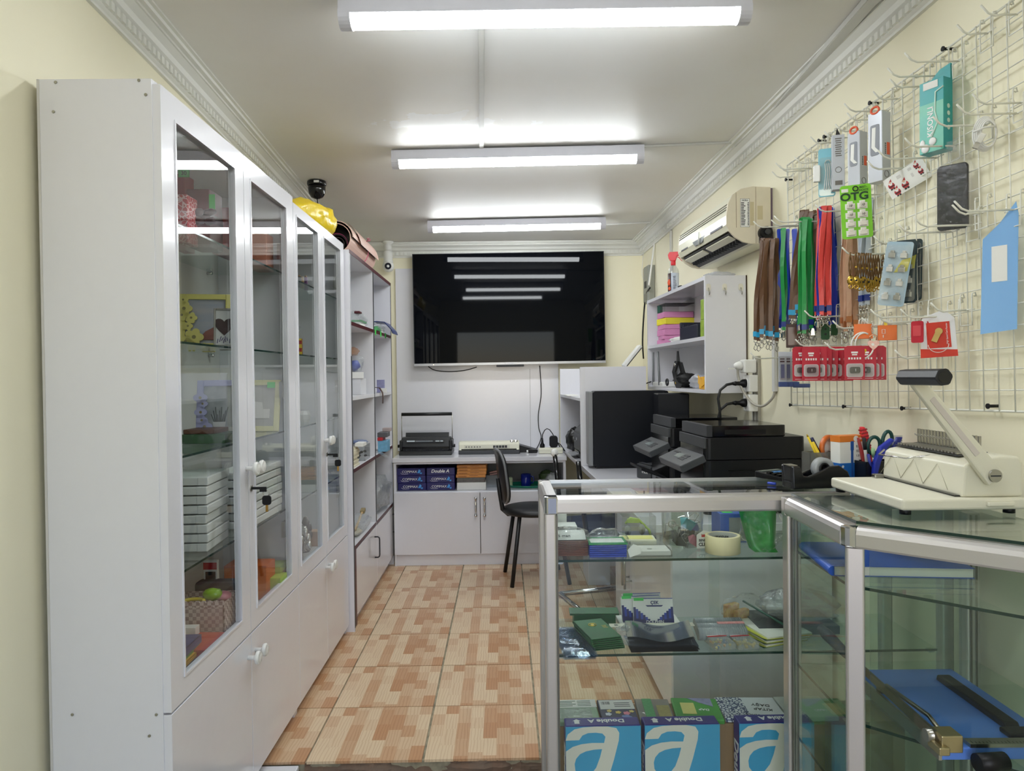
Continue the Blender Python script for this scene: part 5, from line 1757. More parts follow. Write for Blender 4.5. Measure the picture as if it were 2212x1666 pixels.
for i, (z, lab) in enumerate(((.045, 'lower white wall socket with a black plug'), (.135, 'upper white wall socket, half hidden by the grey cable'))):
 s_ = thing('wall_socket', lab, 'socket', rl(0, -.0145, z), RZ)
 obj('box', MB().bx(-.038, .038, -.042, 0, 0, .078), WPLAST, s_, bevel=.004)
 obj('face', MB().lathe([(.026, 0), (.026, -.003), (.021, -.003), (.020, .0)], 20, M=Matrix.Translation((0, -.0415, .039)) @ Matrix.Rotation(-PI / 2, 4, 'X')), WPLAST, s_)
 pl = thing('power_plug', ['black plug in the lower wall socket', 'black plug in the upper wall socket'][i] + ', its cable dropping to the printers', 'plug', rl(0, -.0605, z + .039), RZ)
 obj('body', MB().lathe([(.019, .004), (.020, -.004), (.019, -.014), (.010, -.026), (.009, -.04), (.011, -.045), (.007, -.06)], 16, M=Matrix.Rotation(-PI / 2, 4, 'X')), BLACK, pl)
 obj('cable', MB().tube([(0, -.058, 0), (-.005, -.085, -.005), (-.008, -.115, -.03), (-.008, -.125, -.07), (-.005, -.12, -.11), (-.002, -.115, -.15 + i * -.06)], .0065, 8), CABLE, pl)
s_ = thing('socket_adapter', 'white cube adapter with a white plug, uppermost on the socket channel', 'adapter', rl(.0, -.0145, .222), RZ)
obj('cube', MB().bx(-.028, .034, -.062, -.004, 0, .062), WPLAST, s_, bevel=.006)
o = obj('plug', MB().lathe([(.020, 0), (.021, -.012), (.016, -.026), (.009, -.036), (.0, -.037)], 16, M=Matrix.Translation((-.0, -.062, .034)) @ Matrix.Rotation(-PI / 2, 4, 'X')), WPLAST, s_)
obj('earth_tab', MB().bx(-.003, .003, -.125, -.095, .018, .024), WPLAST, o)
GCAB = pm('grey_cable', (176, 172, 160), .45)
a0 = rl(.0, -.095, .245)
cable('wall_cable', 'grey cable looping from the white adapter to the trunking under the clear packs', [a0, rl(-.005, -.09, .20), rl(.01, -.075, .14), rl(.06, -.05, .085), rl(.13, -.03, .075), rl(.185, -.012, .11), rl(.20, -.008, .14)], .006, GCAB)
q0 = rl(.20, 0, .135)
trunk('cable_trunking', (q0.x - .001, q0.y, 1.24), (q0.x - .001, q0.y, 1.70), 'upright trunking on the cream wall by the edge of the wire grid', .03, .012, (1, .04, 0))
# ================================================================== aluminium and glass showcase
SX0, SX1, SY0, SY1, SZ = .104, 1.19, 1.868, 2.200, 1.0
ZA, ZB_, ZC = .829, .575, .05
FZ = -.169


def rail(mb, p0, p1, hgt=.044, dep=.034, out=1):
 """rounded aluminium rail, local: along p0->p1, outer side given by the left normal * out"""
 p0, p1 = Vector(p0), Vector(p1)
 d = (p1 - p0).normalized()
 nrm = Vector((d.y, -d.x, 0)) * out
 pr = [(-dep, 0), (-dep, -hgt * .55), (-.006, -hgt), (-.001, -hgt), (0, -hgt + .004), (0, -.016), (-.004, -.007), (-.010, -.002), (-.017, 0)]
 n = len(pr)
 v = [p0 + nrm * a + Vector((0, 0, b)) for a, b in pr] + [p1 + nrm * a + Vector((0, 0, b)) for a, b in pr]
 f = [(i, (i + 1) % n, (i + 1) % n + n, i + n) for i in range(n)] + [list(range(n))[::-1], list(range(n, 2 * n))]
 mb.add(v, f)
 o = len(mb.f)
 for k in range(o - n - 2 + 4, o - 2):
  mb.sm[k] = False
 return mb


t = thing('glass_showcase', 'long aluminium-framed glass showcase counter, facing the entrance', 'showcase', (0, 0, 0))
pz = .032
for (x, y) in ((SX0, SY0), (SX0, SY1 - pz), (SX1 - pz, SY0), (SX1 - pz, SY1 - pz)):
 p = obj('post', MB().prism(rrect(x, x + pz, y, y + pz, .006, 3), FZ, SZ - .046, 'z'), ALU, t)
 obj('track_groove', MB().bx(x + pz - .001, x + pz + .004, y + .008, y + .012, ZC, SZ - .05).bx(x + pz - .001, x + pz + .004, y + .020, y + .024, ZC, SZ - .05), ALU_D, p)
obj('top_rail', rail(MB(), (SX0 + .026, SY0, SZ), (SX1 - .03, SY0, SZ)), ALU, t)
obj('top_rail', rail(MB(), (SX0, SY1 - .022, SZ), (SX0, SY0 + .026, SZ)), ALU, t)
obj('top_rail', rail(MB(), (SX1 - .03, SY1, SZ), (SX0 + .026, SY1, SZ), .03, .024), ALU, t)
obj('top_rail', rail(MB(), (SX1, SY0 + .03, SZ), (SX1, SY1 - .03, SZ)), ALU, t)
for (x, y, q) in ((SX0, SY0, 0), (SX0, SY1, 1), (SX1, SY0, 2), (SX1, SY1, 3)):
 sx, sy = (1 if x < .5 else -1), (1 if y < 2 else -1)
 c = MB().prism([(x - sx * .001, y + sy * .010), (x + sx * .010, y - sy * .001), (x + sx * .036, y - sy * .001), (x + sx * .037, y + sy * .037), (x - sx * .001, y + sy * .036)], SZ - .047, SZ + .0006, 'z')
 obj('chrome_corner', c, CHROME, t, bevel=.004)
obj('front_glass', MB().bx(SX0 + pz, SX1 - pz, SY0 + .012, SY0 + .016, ZC, SZ - .04), GLASS_F, t)
obj('side_glass', MB().bx(SX0 + .012, SX0 + .016, SY0 + pz, SY1 - pz, ZC, SZ - .04), GLASS_F, t)
obj('top_glass', MB().bx(SX0 + .030, SX1 - .030, SY0 + .028, SY1 - .022, SZ - .011, SZ - .005), GLASS_F, t)
obj('sliding_door', MB().bx(SX0 + pz, .66, SY1 - .020, SY1 - .016, ZC + .01, SZ - .035), GLASS_F, t)
obj('sliding_door', MB().bx(.63, SX1 - pz, SY1 - .012, SY1 - .008, ZC + .01, SZ - .035), GLASS_F, t)
obj('door_track', MB().bx(SX0 + pz, SX1 - pz, SY1 - .024, SY1 - .004, ZC, ZC + .012), ALU_D, t)
for z in (ZA, ZB_):
 s = obj('glass_shelf', MB().bx(SX0 + .034, SX1 - .034, SY0 + .020, SY1 - .03, z - .006, z), GLASS_SH, t)
 obj('shelf_edge', MB().bx(SX0 + .034, SX1 - .034, SY0 + .0185, SY0 + .020, z - .006, z), GLASS_EDGE, s)
 for x in (SX0 + .034, SX1 - .05):
  obj('bracket', MB().bx(x, x + .016, SY0 + .03, SY0 + .045, z - .014, z - .0065), CHROME, s)
obj('base_deck', MB().bx(SX0 + .002, SX1 - .002, SY0 + .016, SY1 - .03, ZC - .016, ZC), WHITE_M, t)
obj('base_panel', MB().bx(SX0 + .01, SX1 - .01, SY0 + .004, SY0 + .014, FZ, ZC), ALU, t)
obj('base_panel', MB().bx(SX0 + .004, SX0 + .014, SY0 + .03, SY1 - .03, FZ, ZC), ALU, t)

# ------------------------------------------------------------------ upper glass shelf
t = thing('badge_pack', 'film-wrapped stack of brown badge holders with a handwritten note', 'package', (at(1233, 1195, 1.92).x, 1.925, ZA + .0005))
BRN = pm('brown_leather', (116, 62, 40), .45, var=.2)
for i in range(9):
 obj('badge_holder', MB().bx(-.048, .048, 0, .075, i * .0046, i * .0046 + .004), BRN, t, bevel=.001)
obj('cover_slip', MB().grid(lambda u, v: ((u - .5) * .085, .002 + v * .06, .044 + .014 * v + .006 * math.sin(PI * v)), 4, 6), PAPER, t)
txt(t, '5 man', .014, INK, (-.016, .0135, .0525), rot=(.5, 0, 0))
o = obj('film', lumpy(.058, .047, .036, 41.0, lump=.1), FILM, t, (0, .037, 0))
t = thing('badge_pack', 'film-wrapped stack of blue badge holders topped by a green one', 'package', (at(1314, 1198, 1.905).x, 1.905, ZA + .0005))
BLU = pm('royal_blue_plastic', (44, 70, 180), .35, var=.15)
GRP = pm('bright_green_plastic', (30, 150, 80), .35, var=.1)
for i in range(6):
 obj('badge_holder', MB().bx(-.050, .050, 0, .07, i * .0056, i * .0056 + .0048), BLU, t, bevel=.001)
z = .0345
obj('green_holder', MB().bx(-.052, .052, -.001, .006, z, z + .005).bx(-.052, .052, .064, .07, z, z + .005).bx(-.052, -.046, 0, .07, z, z + .005).bx(.046, .052, 0, .07, z, z + .005), GRP, t)
obj('card', MB().bx(-.046, .046, .006, .064, z, z + .003), PAPER, t)
obj('film', lumpy(.060, .045, .035, 43.5, lump=.12), FILM, t, (0, .035, 0))
t = thing('card_holder_pack', 'pile of white card holders behind the brown badge pack', 'package', (at(1216, 1135, 2.08).x, 2.06, ZA + .0005))
for i in range(5):
 h = obj('card_holder', MB().bx(-.045, .04, 0, .06, i * .011, i * .011 + .009), WPLAST, t, bevel=.002)
obj('slot', MB().bx(-.02, .0, -.001, .0, .047, .051), DGREY, t)
fbox('white_box', 'white box with a navy lid in the far corner of the upper glass shelf', 'box', 1190, 1224, 1098, 1135, 2.14, .03, PAPER, ZA + .0005, hh=.075)
t = thing('clear_box', 'clear plastic box of lime green and grey paper scissors', 'box', (at(1382, 1138, 2.06).x, 2.07, ZA + .0005))
mb = MB().bx(-.05, .05, 0, .002, 0, .075).bx(-.05, .05, .088, .09, 0, .075).bx(-.05, -.048, 0, .09, 0, .075).bx(.048, .05, 0, .09, 0, .075)
obj('box', mb, CLEAR, t)
obj('navy_base', MB().bx(-.05, .05, 0, .09, 0, .014), pm('navy_plastic', (26, 36, 84), .4), t)
LIM = pm('lime_plastic', (170, 200, 40), .35)
GRY = pm('light_grey_plastic', (150, 152, 148), .4)
k = MB()
for (cx, cz) in ((-.03, .03), (.012, .034)):
 k.lathe([(.0, -.002), (.013, -.002), (.013, .002), (0, .002)], 14, M=Matrix.Translation((cx, .02, cz)) @ Matrix.Rotation(PI / 2, 4, 'X') @ Matrix.Diagonal((.75, 1.2, 1, 1)))
 k.bx(cx - .003, cx + .003, .018, .022, cz - .02, cz)
obj('scissor_handle', k, GRY, t)
obj('scissor_bow', MB().tube([(-.035, .03, .05), (-.02, .03, .066), (.005, .03, .06), (.02, .03, .045), (.035, .03, .03), (.04, .03, .012)], .004, 7).bx(-.03, .006, .026, .032, .052, .064), LIM, t)
t = thing('eraser_box', 'cream box with a yellow window on the upper glass shelf', 'box', (at(1379, 1163, 1.99).x, 1.985, ZA + .0005), -.05)
obj('box', MB().bx(-.05, .05, 0, .06, 0, .028), pm('cream_box', (228, 226, 200), .5), t, bevel=.003)
obj('yellow_window', MB().bx(-.04, .042, .006, .05, .0281, .0287), pm('pale_yellow_print', (226, 220, 130), .5), t)
txt(t, '1.6', .010, INK, (-.028, -.0009, .02))
t = thing('card_case', 'flat clear plastic case holding white cards, at the shelf edge', 'case', (at(1408, 1198, 1.905).x, 1.905, ZA + .0005))
obj('case', MB().bx(-.052, .056, 0, .075, 0, .002).bx(-.052, .056, 0, .002, 0, .024).bx(-.052, -.05, 0, .075, 0, .024).bx(.054, .056, 0, .075, 0, .024).bx(-.052, .056, .073, .075, 0, .024), CLEAR, t)
obj('card', MB().bx(-.048, .052, .003, .072, .003, .014), WPLAST, t)
obj('card_logo', MB().cyl((0, .03, .014), (0, .03, .0145), .007, n=14), GRY, t)
obj('white_tag', MB().prism([(-.06, 0), (-.03, .01), (-.028, .028), (-.05, .036), (-.066, .02)], -.004, -.003, 'y'), PAPER, t)
# jar of binder clips
xj = at(1477, 1190, 2.02).x
t = thing('binder_clip_jar', 'clear plastic jar of coloured binder clips with a BINDER CLIPS label', 'jar', (xj, 2.035, ZA + .0005))
obj('jar', MB().lathe([(0, .002), (.052, .002), (.056, .006), (.060, .115), (.0585, .115), (.0545, .008), (0, .005)], 28), CLEAR, t)
obj('rim', MB().lathe([(.0585, .108), (.0625, .109), (.0625, .117), (.0585, .117), (.0585, .108)], 28), CLEAR, t)


def clip(mt, loc, rot, s=1.0):
 c = obj('binder_clip', MB().prism([(-.012 * s, 0), (.012 * s, 0), (.0018 * s, .018 * s), (-.0018 * s, .018 * s)], -.016 * s, .016 * s, 'x'), mt, t, loc, rot=rot, bevel=.0006)
 w_ = MB()
 for sy in (-1, 1):
  w_.tube([(-.011 * s, sy * .002 * s, .017 * s), (-.007 * s, sy * .010 * s, .036 * s), (.007 * s, sy * .010 * s, .036 * s), (.011 * s, sy * .002 * s, .017 * s)], .0009, 5)
 obj('wire_arm', w_, STEEL, c)
 return c


clip(pm('teal_clip', (40, 160, 170), .35), (.006, -.012, .062), (.9, .5, .45), 1.25)
clip(pm('pink_clip', (224, 130, 150), .35), (.022, -.036, .014), (.5, .6, .2), 1.15)
clip(pm('navy_clip', (30, 50, 140), .35), (.034, .005, .052), (2.2, .2, 1.2), 1.1)
BK = pm('black_clip', (22, 22, 24), .3)
for (lx, ly, lz, rx, ry, rz) in ((-.018, -.034, .012, .4, .2, .4), (-.03, -.01, .03, 2.0, .3, 1.0), (-.005, .02, .03, .3, 1.9, .5), (.02, .02, .02, 1.2, .6, 2.0), (-.03, .02, .018, .6, .3, 2.6), (.0, -.01, .035, 2.4, .9, .3)):
 clip(BK, (lx, ly, lz), (rx, ry, rz), 1.1)
obj('silver_rings', MB().tube([(-.034 + .010 * math.cos(a), -.02, .065 + .010 * math.sin(a)) for a in [2 * PI * i / 16 for i in range(16)]], .0018, 6, closed=True).tube([(-.024 + .010 * math.cos(a), -.012 + .008 * math.sin(a), .06) for a in [2 * PI * i / 16 for i in range(16)]], .0018, 6, closed=True), STEEL, t)
lb = obj('label', MB().prism([(-.012, 0), (.026, .0), (.026, .046), (.008, .05), (-.012, .038)], -.0008, .0008, 'y'), PAPER, t, (.036, -.062, .004), rot=(0, 0, .1))
txt(lb, 'BINDER', .0098, INK, (.011, -.0013, .0225), bold=.02)
txt(lb, 'CLIPS', .0125, INK, (.0085, -.0013, .011), bold=.03)
obj('red_mark', MB().bx(.002, .016, -.0014, -.0008, .032, .039), pm('package_red', (196, 30, 40), .5), lb)
solo('note_sheet', MB().bx(-.02, .02, 0, .003, 0, .11), pm('pale_green_note', (206, 222, 200), .6), 'pale green note standing behind the binder clip jar', 'paper', (xj + .01, 2.125, ZA + .0005))
t = thing('masking_tape', 'fat cream roll of masking tape with dark print inside', 'tape', (at(1560, 1198, 1.95).x, 1.945, ZA + .0005))
t['label'] = 'fat cream roll of masking tape with dark lettering inside its core'
obj('roll', MB().lathe([(.0385, 0), (.046, 0), (.047, .001), (.047, .047), (.046, .048), (.0385, .048), (.0385, 0)], 40), pm('masking_cream', (228, 216, 172), .6, var=.03), t)
obj('core', MB().lathe([(.0385, .0005), (.0385, .0475), (.0365, .0475), (.0365, .0005), (.0385, .0005)], 40), pm('grey_core', (176, 176, 168), .7), t)
for (wd_, an) in (('YUANHAN', 112), ('WINGS', 62)):
 for i, ch in enumerate(wd_):
  a = R(an - (i - len(wd_) / 2) * 8)
  txt(t, ch, .009, INK, (.036 * math.cos(a), .036 * math.sin(a), .034), rot=(PI / 2, 0, a - PI / 2), name='lettering', bold=.02)
t = thing('blue_carton', 'blue carton with a pale front panel and a green sticker on top', 'box', (at(1600, 1180, 2.04).x, 2.05, ZA + .0005))
obj('box', MB().bx(-.055, .06, 0, .09, 0, .085), pm('blue_carton_print', (40, 66, 150), .45, rgb2=(70, 110, 190), scale=30), t, bevel=.002)
obj('pale_panel', MB().bx(-.03, .058, -.0008, 0, .004, .073), pm('grey_print', (150, 152, 150), .4, var=.3), t)
obj('price_sticker', MB().bx(-.045, -.015, .01, .03, .085, .0858), GREEN_TAG, t)
obj('red_print', MB().bx(.01, .055, .05, .075, .085, .0856), pm('orange_red_print', (226, 90, 50), .5), t)
GB = pm('emerald_granules', (40, 165, 60), .3, var=.3, scale=60, bump=.5, bscale=60, coat=.5)
xg = at(1650, 1200, 1.925).x
t = thing('green_bag', 'clear bag of bright green granules slumped at the post of the showcase', 'bag', (xg, 1.935, ZA + .0005), rot=(-.10, 0, 0))
obj('filling', MB().grid(lambda u, v: (((u - .5) * (.062 + .045 * (v ** .7))) - .012 * (1 - v) * 0 - .010 * v + (.012 if v < .1 else 0), .035 * math.sin(2 * PI * u) * math.sin(PI * min(.97, .1 + v * .9)) * .6, v * .128), 20, 10), GB, t)
k = lumpy(.056, .026, .066, 51.0, lump=.18)
obj('film', k, FILM, t)

# ------------------------------------------------------------------ lower glass shelf
z = ZB_ + .0005
CLB = glass('blue_clear_vinyl', (.62, .70, .82), .16, .04, .35, 14, gcol=(.95, .97, 1), haze=.18, hcol=(90, 112, 140))
t = thing('vinyl_covers', 'pile of clear bluish document covers sagging over the shelf edge', 'covers', (at(1250, 1400, 1.95).x, 1.90, z))
for i in range(4):
 def fn(u, v, i=i):
  y = -.03 + v * .20
  return (-.048 + u * .085 + .02 * v * -1 + i * .002, y, max(.001 + i * .003, .001 + i * .003 + .006 * math.sin(v * 9 + i) * .3) if y > 0 else .001 + i * .003 + y * .25)
 obj('cover', MB().grid(fn, 3, 14), CLB, t)
PG = pm('passport_green', (14, 98, 44), .45, var=.12)
GOLD = pm('gold_foil', (206, 176, 70), .35, .8)
g = 'green passport covers on the lower glass shelf'
xp = at(1308, 1390, 1.95).x
for i in range(6):
 lab = ['undermost', 'second from below', 'third from below', 'fourth from below', 'fifth from below', 'topmost, with a gold crest,'][i]
 t = thing('passport_cover', 'dark green passport cover, ' + lab + ' in the pile', 'passport cover', (xp + (5 - i) * .0022 - .004, 1.905 + (5 - i) * .0025, z + i * .0062), .20 + (i % 3) * .02, g)
 obj('cover', MB().bx(-.044, .044, 0, .15, 0, .0016).bx(-.044, .044, 0, .15, .0042, .0058).bx(-.044, -.041, 0, .15, 0, .0058), PG, t, bevel=.0006)
 if i == 5:
  obj('crest', MB().tube([(.011 * math.cos(a), .105 + .011 * math.sin(a), .0062) for a in [2 * PI * q / 16 for q in range(16)]], .0012, 5, closed=True).cyl((0, .105, .0058), (0, .105, .0064), .0055, n=8), GOLD, t)
  obj('gold_print', MB().bx(.022, .036, .075, .077, .0058, .0062).bx(.022, .034, .083, .085, .0058, .0062).bx(.022, .036, .091, .093, .0058, .0062), GOLD, t)
t = thing('passport_cover', 'dark green cover lying crosswise behind the passport pile', 'passport cover', (at(1282, 1315, 2.09).x, 2.085, z + .037), -.03, g)
obj('cover', MB().bx(-.07, .075, 0, .05, 0, .002).bx(-.07, .075, -.004, .05, .005, .007), PG, t)
fbox('card_block', 'green-edged block of covers carrying the crosswise one', 'covers', 1240, 1330, 1325, 1345, 2.095, .05, PG, z, hh=.0365, bevel=.001)
# cheque books
CB = pm('cheque_blue', (34, 60, 160), .4, var=.1)
CBD = pm('cheque_navy', (28, 34, 100), .4)
g = 'cheque books on the lower glass shelf'


def cheque(loc, rot, label, wd=.118, h=.072, full=True):
 t = thing('cheque_book', label, 'book', loc, group=g, rot=rot)
 obj('pages', MB().bx(-wd / 2 + .001, wd / 2 - .001, .001, .009, 0, h - .001), PAGES, t)
 obj('cover', MB().bx(-wd / 2, wd / 2, 0, .001, 0, h).bx(-wd / 2, wd / 2, .009, .010, 0, h).bx(-wd / 2, wd / 2, 0, .010, h - .001, h + .0005), PAPER, t)
 obj('navy_band', MB().prism([(-wd / 2, 0), (wd / 2, 0), (wd / 2, .022), (wd * .1, .010), (-wd * .1, .010), (-wd / 2, .022)], -.0006, 0, 'y'), CBD, t)
 k, k2 = MB(), MB()
 for i in range(7):
  for s in (-1, 1):
   x = s * (wd / 2 - .004 - i * .0068)
   (k if i % 2 else k2).bx(x - .0034, x + .0034, -.0010, -.0002, .010 + .004 * (6 - i) * .3, .048 - i * .0056)
 obj('bar_print', k, CB, t)
 obj('bar_print', k2, CBD, t)
 txt(t, 'ÇEK', .013, CBD, (.005, -.0012, .060), bold=.02)
 txt(t, 'DOLPHIN', .012, WINK, (.003, -.0014, .006), bold=.02)
 obj('title_bar', MB().prism([(-.022, .053), (.03, .053), (.025, .049), (-.017, .049)], -.0008, 0, 'y'), CBD, t)
 obj('price_sticker', MB().bx(-wd / 2 + .003, -wd / 2 + .032, -.0014, -.0005, h - .006, h + .002), GREEN_TAG, t)
 obj('top_stripe', MB().bx(-wd / 2 + .03, wd / 2, -.0006, .0100, h - .0005, h + .0012), CB, t)
 return t


xc = at(1402, 1325, 2.1).x
solo('card_tray', MB().bx(-.09, .09, 0, .10, 0, .0115), PAPER, 'white card tray under the three cheque books', 'tray', (xc, 2.06, z))
cheque((xc + .010, 2.075, z + .012), (-.35, 0, -.02), 'blue and white cheque book with a bar pattern, foremost of three')
cheque((xc - .020, 2.10, z + .012), (-.35, 0, .1), 'blue and white cheque book just behind the foremost one')
cheque((xc - .012, 2.125, z + .012), (-.35, 0, .06), 'rearmost cheque book, of which only the blue top shows')
t = thing('cardboard_strip', 'long off-white cardboard strip lying before the cheque books', 'card', (at(1408, 1330, 2.04).x, 2.03, z + .020), 0)
obj('strip', MB().bx(-.122, .122, 0, .028, 0, .0015), pm('off_white_card', (216, 212, 196), .6), t)
obj('print', MB().bx(.065, .082, .006, .018, .0015, .0018).bx(-.108, -.098, .008, .022, .0015, .0018), pm('grey_icon', (120, 120, 112), .5), t)
DV = glass('dark_clear_vinyl', (.42, .48, .54), .30, .04, .10, 9, haze=.45, hcol=(34, 44, 58))
t = thing('vinyl_covers', 'thick pile of dark glossy vinyl covers with a sagging middle', 'covers', (at(1430, 1400, 1.92).x, 1.895, z))
for i in range(6):
 def fn2(u, v, i=i):
  x = -.088 + u * .182 + .004 * math.sin(i)
  sag = .020 * (.5 + .5 * math.cos((u - .05) * 2 * PI * .95)) if i > 3 else .005 * (.5 + .5 * math.cos(u * 2 * PI))
  return (x + .006 * (v - .5) * i * .5, v * .125 - .004 * (i % 2), .0008 + i * .0055 + sag * (i - 1) / 5)
 obj('cover', MB().grid(fn2, 26, 4), pm('dark_vinyl_sheet', (62, 78, 96), .14, coat=.9, var=.1) if i > 1 else pm('black_vinyl', (26, 34, 46), .2), t)
bag('clear_bag', 'clear film envelope sticking out of the dark vinyl pile', 'bag', (at(1352, 1380, 1.93).x, 1.955, z), (.05, .06, .05), 61.0)
COIN = pm('clear_ridged_roll', (176, 182, 184), .25, rgb2=(120, 126, 130), scale=12, stretch=(60, 1, 1))
g = 'clear ridged rolls on the lower glass shelf'
for i, (yy_, zz_, lab) in enumerate(((1.975, 0, 'nearest clear ridged roll of discs'), (2.012, 0, 'clear ridged roll under the red and white tape'), (2.055, 0.0, 'rearmost clear ridged roll of discs'))):
 xr = at(1560, 1360, 1.98).x + i * .006
 t = thing('disc_roll', lab, 'roll', (xr, yy_, z + .0172 + zz_), 0, g)
 obj('roll', MB().cyl((-.07, 0, 0), (.066, 0, 0), .017, n=18), COIN, t)
 k = MB()
 for q in range(22):
  k.lathe([(.0172, 0), (.0178, .0008), (.0172, .0016)], 18, M=Matrix.Translation((-.066 + q * .006, 0, 0)) @ Matrix.Rotation(PI / 2, 4, 'Y'))
 obj('ridge', k, COIN, t, kind='stuff')
 if i == 1:
  obj('red_tape', MB().bx(-.01, .066, -.006, .008, .0165, .0185), pm('red_check_tape', (206, 60, 60), .5, rgb2=(236, 200, 196), scale=120), t)
YPIN = pm('yellow_pins', (226, 196, 50), .35, var=.3, scale=80)
for i, (px, lab, mix) in enumerate(((1567, 'clear box of multicoloured push pins with a red header', True), (1618, 'clear box of golden yellow push pins with a red header', False))):
 t = thing('pin_box', lab, 'box', (at(px, 1398, 1.90).x, 1.90, z), .12)
 obj('box', MB().bx(-.029, .029, 0, .075, 0, .001).bx(-.029, .029, 0, .001, 0, .018).bx(-.029, .029, .074, .075, 0, .018).bx(-.029, -.028, 0, .075, 0, .018).bx(.028, .029, 0, .075, 0, .018).bx(-.029, .029, 0, .075, .0175, .018), glass('pin_box_plastic', (.93, .94, .94), .08, .03, haze=.16, hcol=(226, 226, 222)), t)
 obj('header_card', MB().bx(-.027, .027, .052, .073, .0182, .0190), pm('package_red', (196, 30, 40), .5), t)
 obj('header_stripe', MB().bx(-.027, .027, .058, .066, .0190, .0194), PAPER, t)
 cols = [YPIN, pm('pin_blue', (40, 100, 160), .35), pm('pin_orange', (226, 150, 60), .35)] if mix else [YPIN]
 for mt in cols:
  k = MB()
  for q in range(26 // len(cols)):
   k.ball((random.uniform(-.024, .024), random.uniform(.004, .045), random.uniform(.004, .012)), .0042, n=6)
  obj('pin', k, mt, t, kind='stuff')
YB2 = pm('yellow_green_cover', (206, 206, 50), .4, var=.2, scale=20)
DGR = pm('bottle_green', (20, 76, 60), .4)
g = 'curled yellow booklets on the lower glass shelf'
for i in range(3):
 lab = ['undermost curled yellow-green booklet', 'middle curled yellow-green booklet', 'uppermost yellow-green booklet with a rolled corner'][i]
 t = thing('booklet', lab + ' by the showcase post', 'booklet', (at(1668, 1385, 1.95).x + i * .005, 1.92 + i * .006, z + i * .0075), .35 - i * .06, g)
 obj('cover', MB().grid(lambda u, v: (-.05 + .16 * u, .17 * v, .0015 + .016 * max(0, .15 - u) ** 2 * 20 * (1 - v)), 10, 6), YB2, t)
 obj('pages', MB().bx(-.03, .11, .004, .16, .002, .006), PAGES, t)
 obj('back_cover', MB().bx(-.04, .11, .002, .165, .0, .0012), DGR, t)
t = thing('yellow_pack', 'clear bag of red and yellow wrapped sticks standing behind the ridged rolls', 'package', (at(1612, 1340, 2.08).x, 2.09, z), .5, None)
obj('stick', MB().bx(-.03, .02, 0, .02, 0, .045).bx(-.05, .0, .02, .04, 0, .06), pm('red_dot_print', (160, 60, 50), .5, rgb2=(226, 206, 120), scale=70), t, bevel=.004)
obj('film', lumpy(.065, .05, .045, 71.0, lump=.25), FILM, t)
t = thing('pencil', 'thin green pencil leaning across the yellow booklets', 'pencil', (at(1600, 1300, 2.1).x, 2.08, z + .075))
a, b_ = Vector((0, 0, 0)), Vector((.105, -.13, -.048))
obj('shaft', MB().cyl(a, b_, .0032, n=6), DGR, t)
bag('clear_bag', 'crackling clear bag of grey pieces, at the end of the lower glass shelf', 'bag', (at(1725, 1360, 2.06).x, 2.06, z + .0245), (.22, .14, .085), 81.0, film=glass('grey_film', (.86, .88, .89), .14, .10, 1.0, 30, haze=.22, hcol=(190, 194, 196)))
fbox('black_tray', 'dark tray carrying the clear bag at the end of the shelf', 'tray', 1640, 1815, 1370, 1390, 2.0, .15, DGREY, z + .0005, hh=.0238)

# ------------------------------------------------------------------ bottom of the showcase
DAB = pm('ream_navy', (44, 34, 130), .3, var=.12, bump=.2, bscale=25)
DAL = pm('ream_sky_blue', (62, 160, 206), .4, var=.06, scale=8)
DAW = pm('ream_white', (222, 218, 206), .45, var=.05, scale=8)
g = 'sky blue paper reams standing in the showcase'
cw = .21 / 585.0


def pq(pts):
 return [((x - 295) * cw - .105, .297 - (y - 720) * cw) for x, y in pts]


for i, px in enumerate((1303.5, 1474.5, 1679)):
 a = at(px, 1580, 1.955)
 lab = ['letter-a ream at the open end of the showcase floor', 'letter-a ream in the middle of the showcase floor', 'letter-a ream partly behind the showcase post'][i]
 t = thing('paper_ream', 'upright sky blue ' + lab, 'paper ream', (a.x, 1.958, ZC + .0005), 0, g)
 obj('wrapper', MB().bx(-.105, .105, 0, .052, 0, .297), DAB, t, bevel=.004)
 obj('front_print', MB().bx(-.1045, .1045, -.0006, .004, .004, .2955), DAL, t)
 W_ = pq([(297, 826), (312, 782), (365, 742), (430, 728), (520, 723), (620, 724), (688, 737), (711, 775), (706, 835), (668, 980), (640, 1070), (628, 1150), (640, 1230), (520, 1250), (505, 1160), (440, 1240), (350, 1250), (297, 1200), (297, 905)])
 obj('letter_a', MB().prism(W_, -.0012, -.0004, 'y'), DAW, t)
 U_ = pq([(296, 828), (400, 826), (425, 790), (470, 772), (530, 770), (580, 777), (603, 803), (592, 850), (500, 848), (420, 856), (350, 876), (296, 912)])
 B2 = pq([(363, 1010), (375, 970), (405, 935), (450, 914), (510, 902), (576, 898), (560, 960), (530, 1040), (490, 1090), (440, 1110), (395, 1095), (368, 1060)])
 obj('letter_counter', MB().prism(U_, -.0018, -.0008, 'y').prism(B2, -.0018, -.0008, 'y'), DAL, t)
 txt(t, 'Double A', .026, WINK, (.012, .028, .2978), rot=(0, 0, PI), bold=.025)
 obj('arrow_print', MB().prism([(-.078, .014), (-.064, .014), (-.064, .030), (-.060, .030), (-.071, .040), (-.082, .030), (-.078, .030)], .2972, .2977, 'z'), WINK, t)
 txt(t, 'Double A', .05, WINK, (-.1056, .027, .14), rot=(PI / 2, PI / 2, -PI / 2), bold=.02)
solo('brown_carton', MB().bx(0, 1.0, 0, .135, 0, .265), pm('carton_brown', (150, 120, 86), .8), 'long brown carton behind the upright reams, carrying the flat packs', 'box', (SX0 + .04, 2.02, ZC + .0005), bevel=.002)
zp = ZC + .266
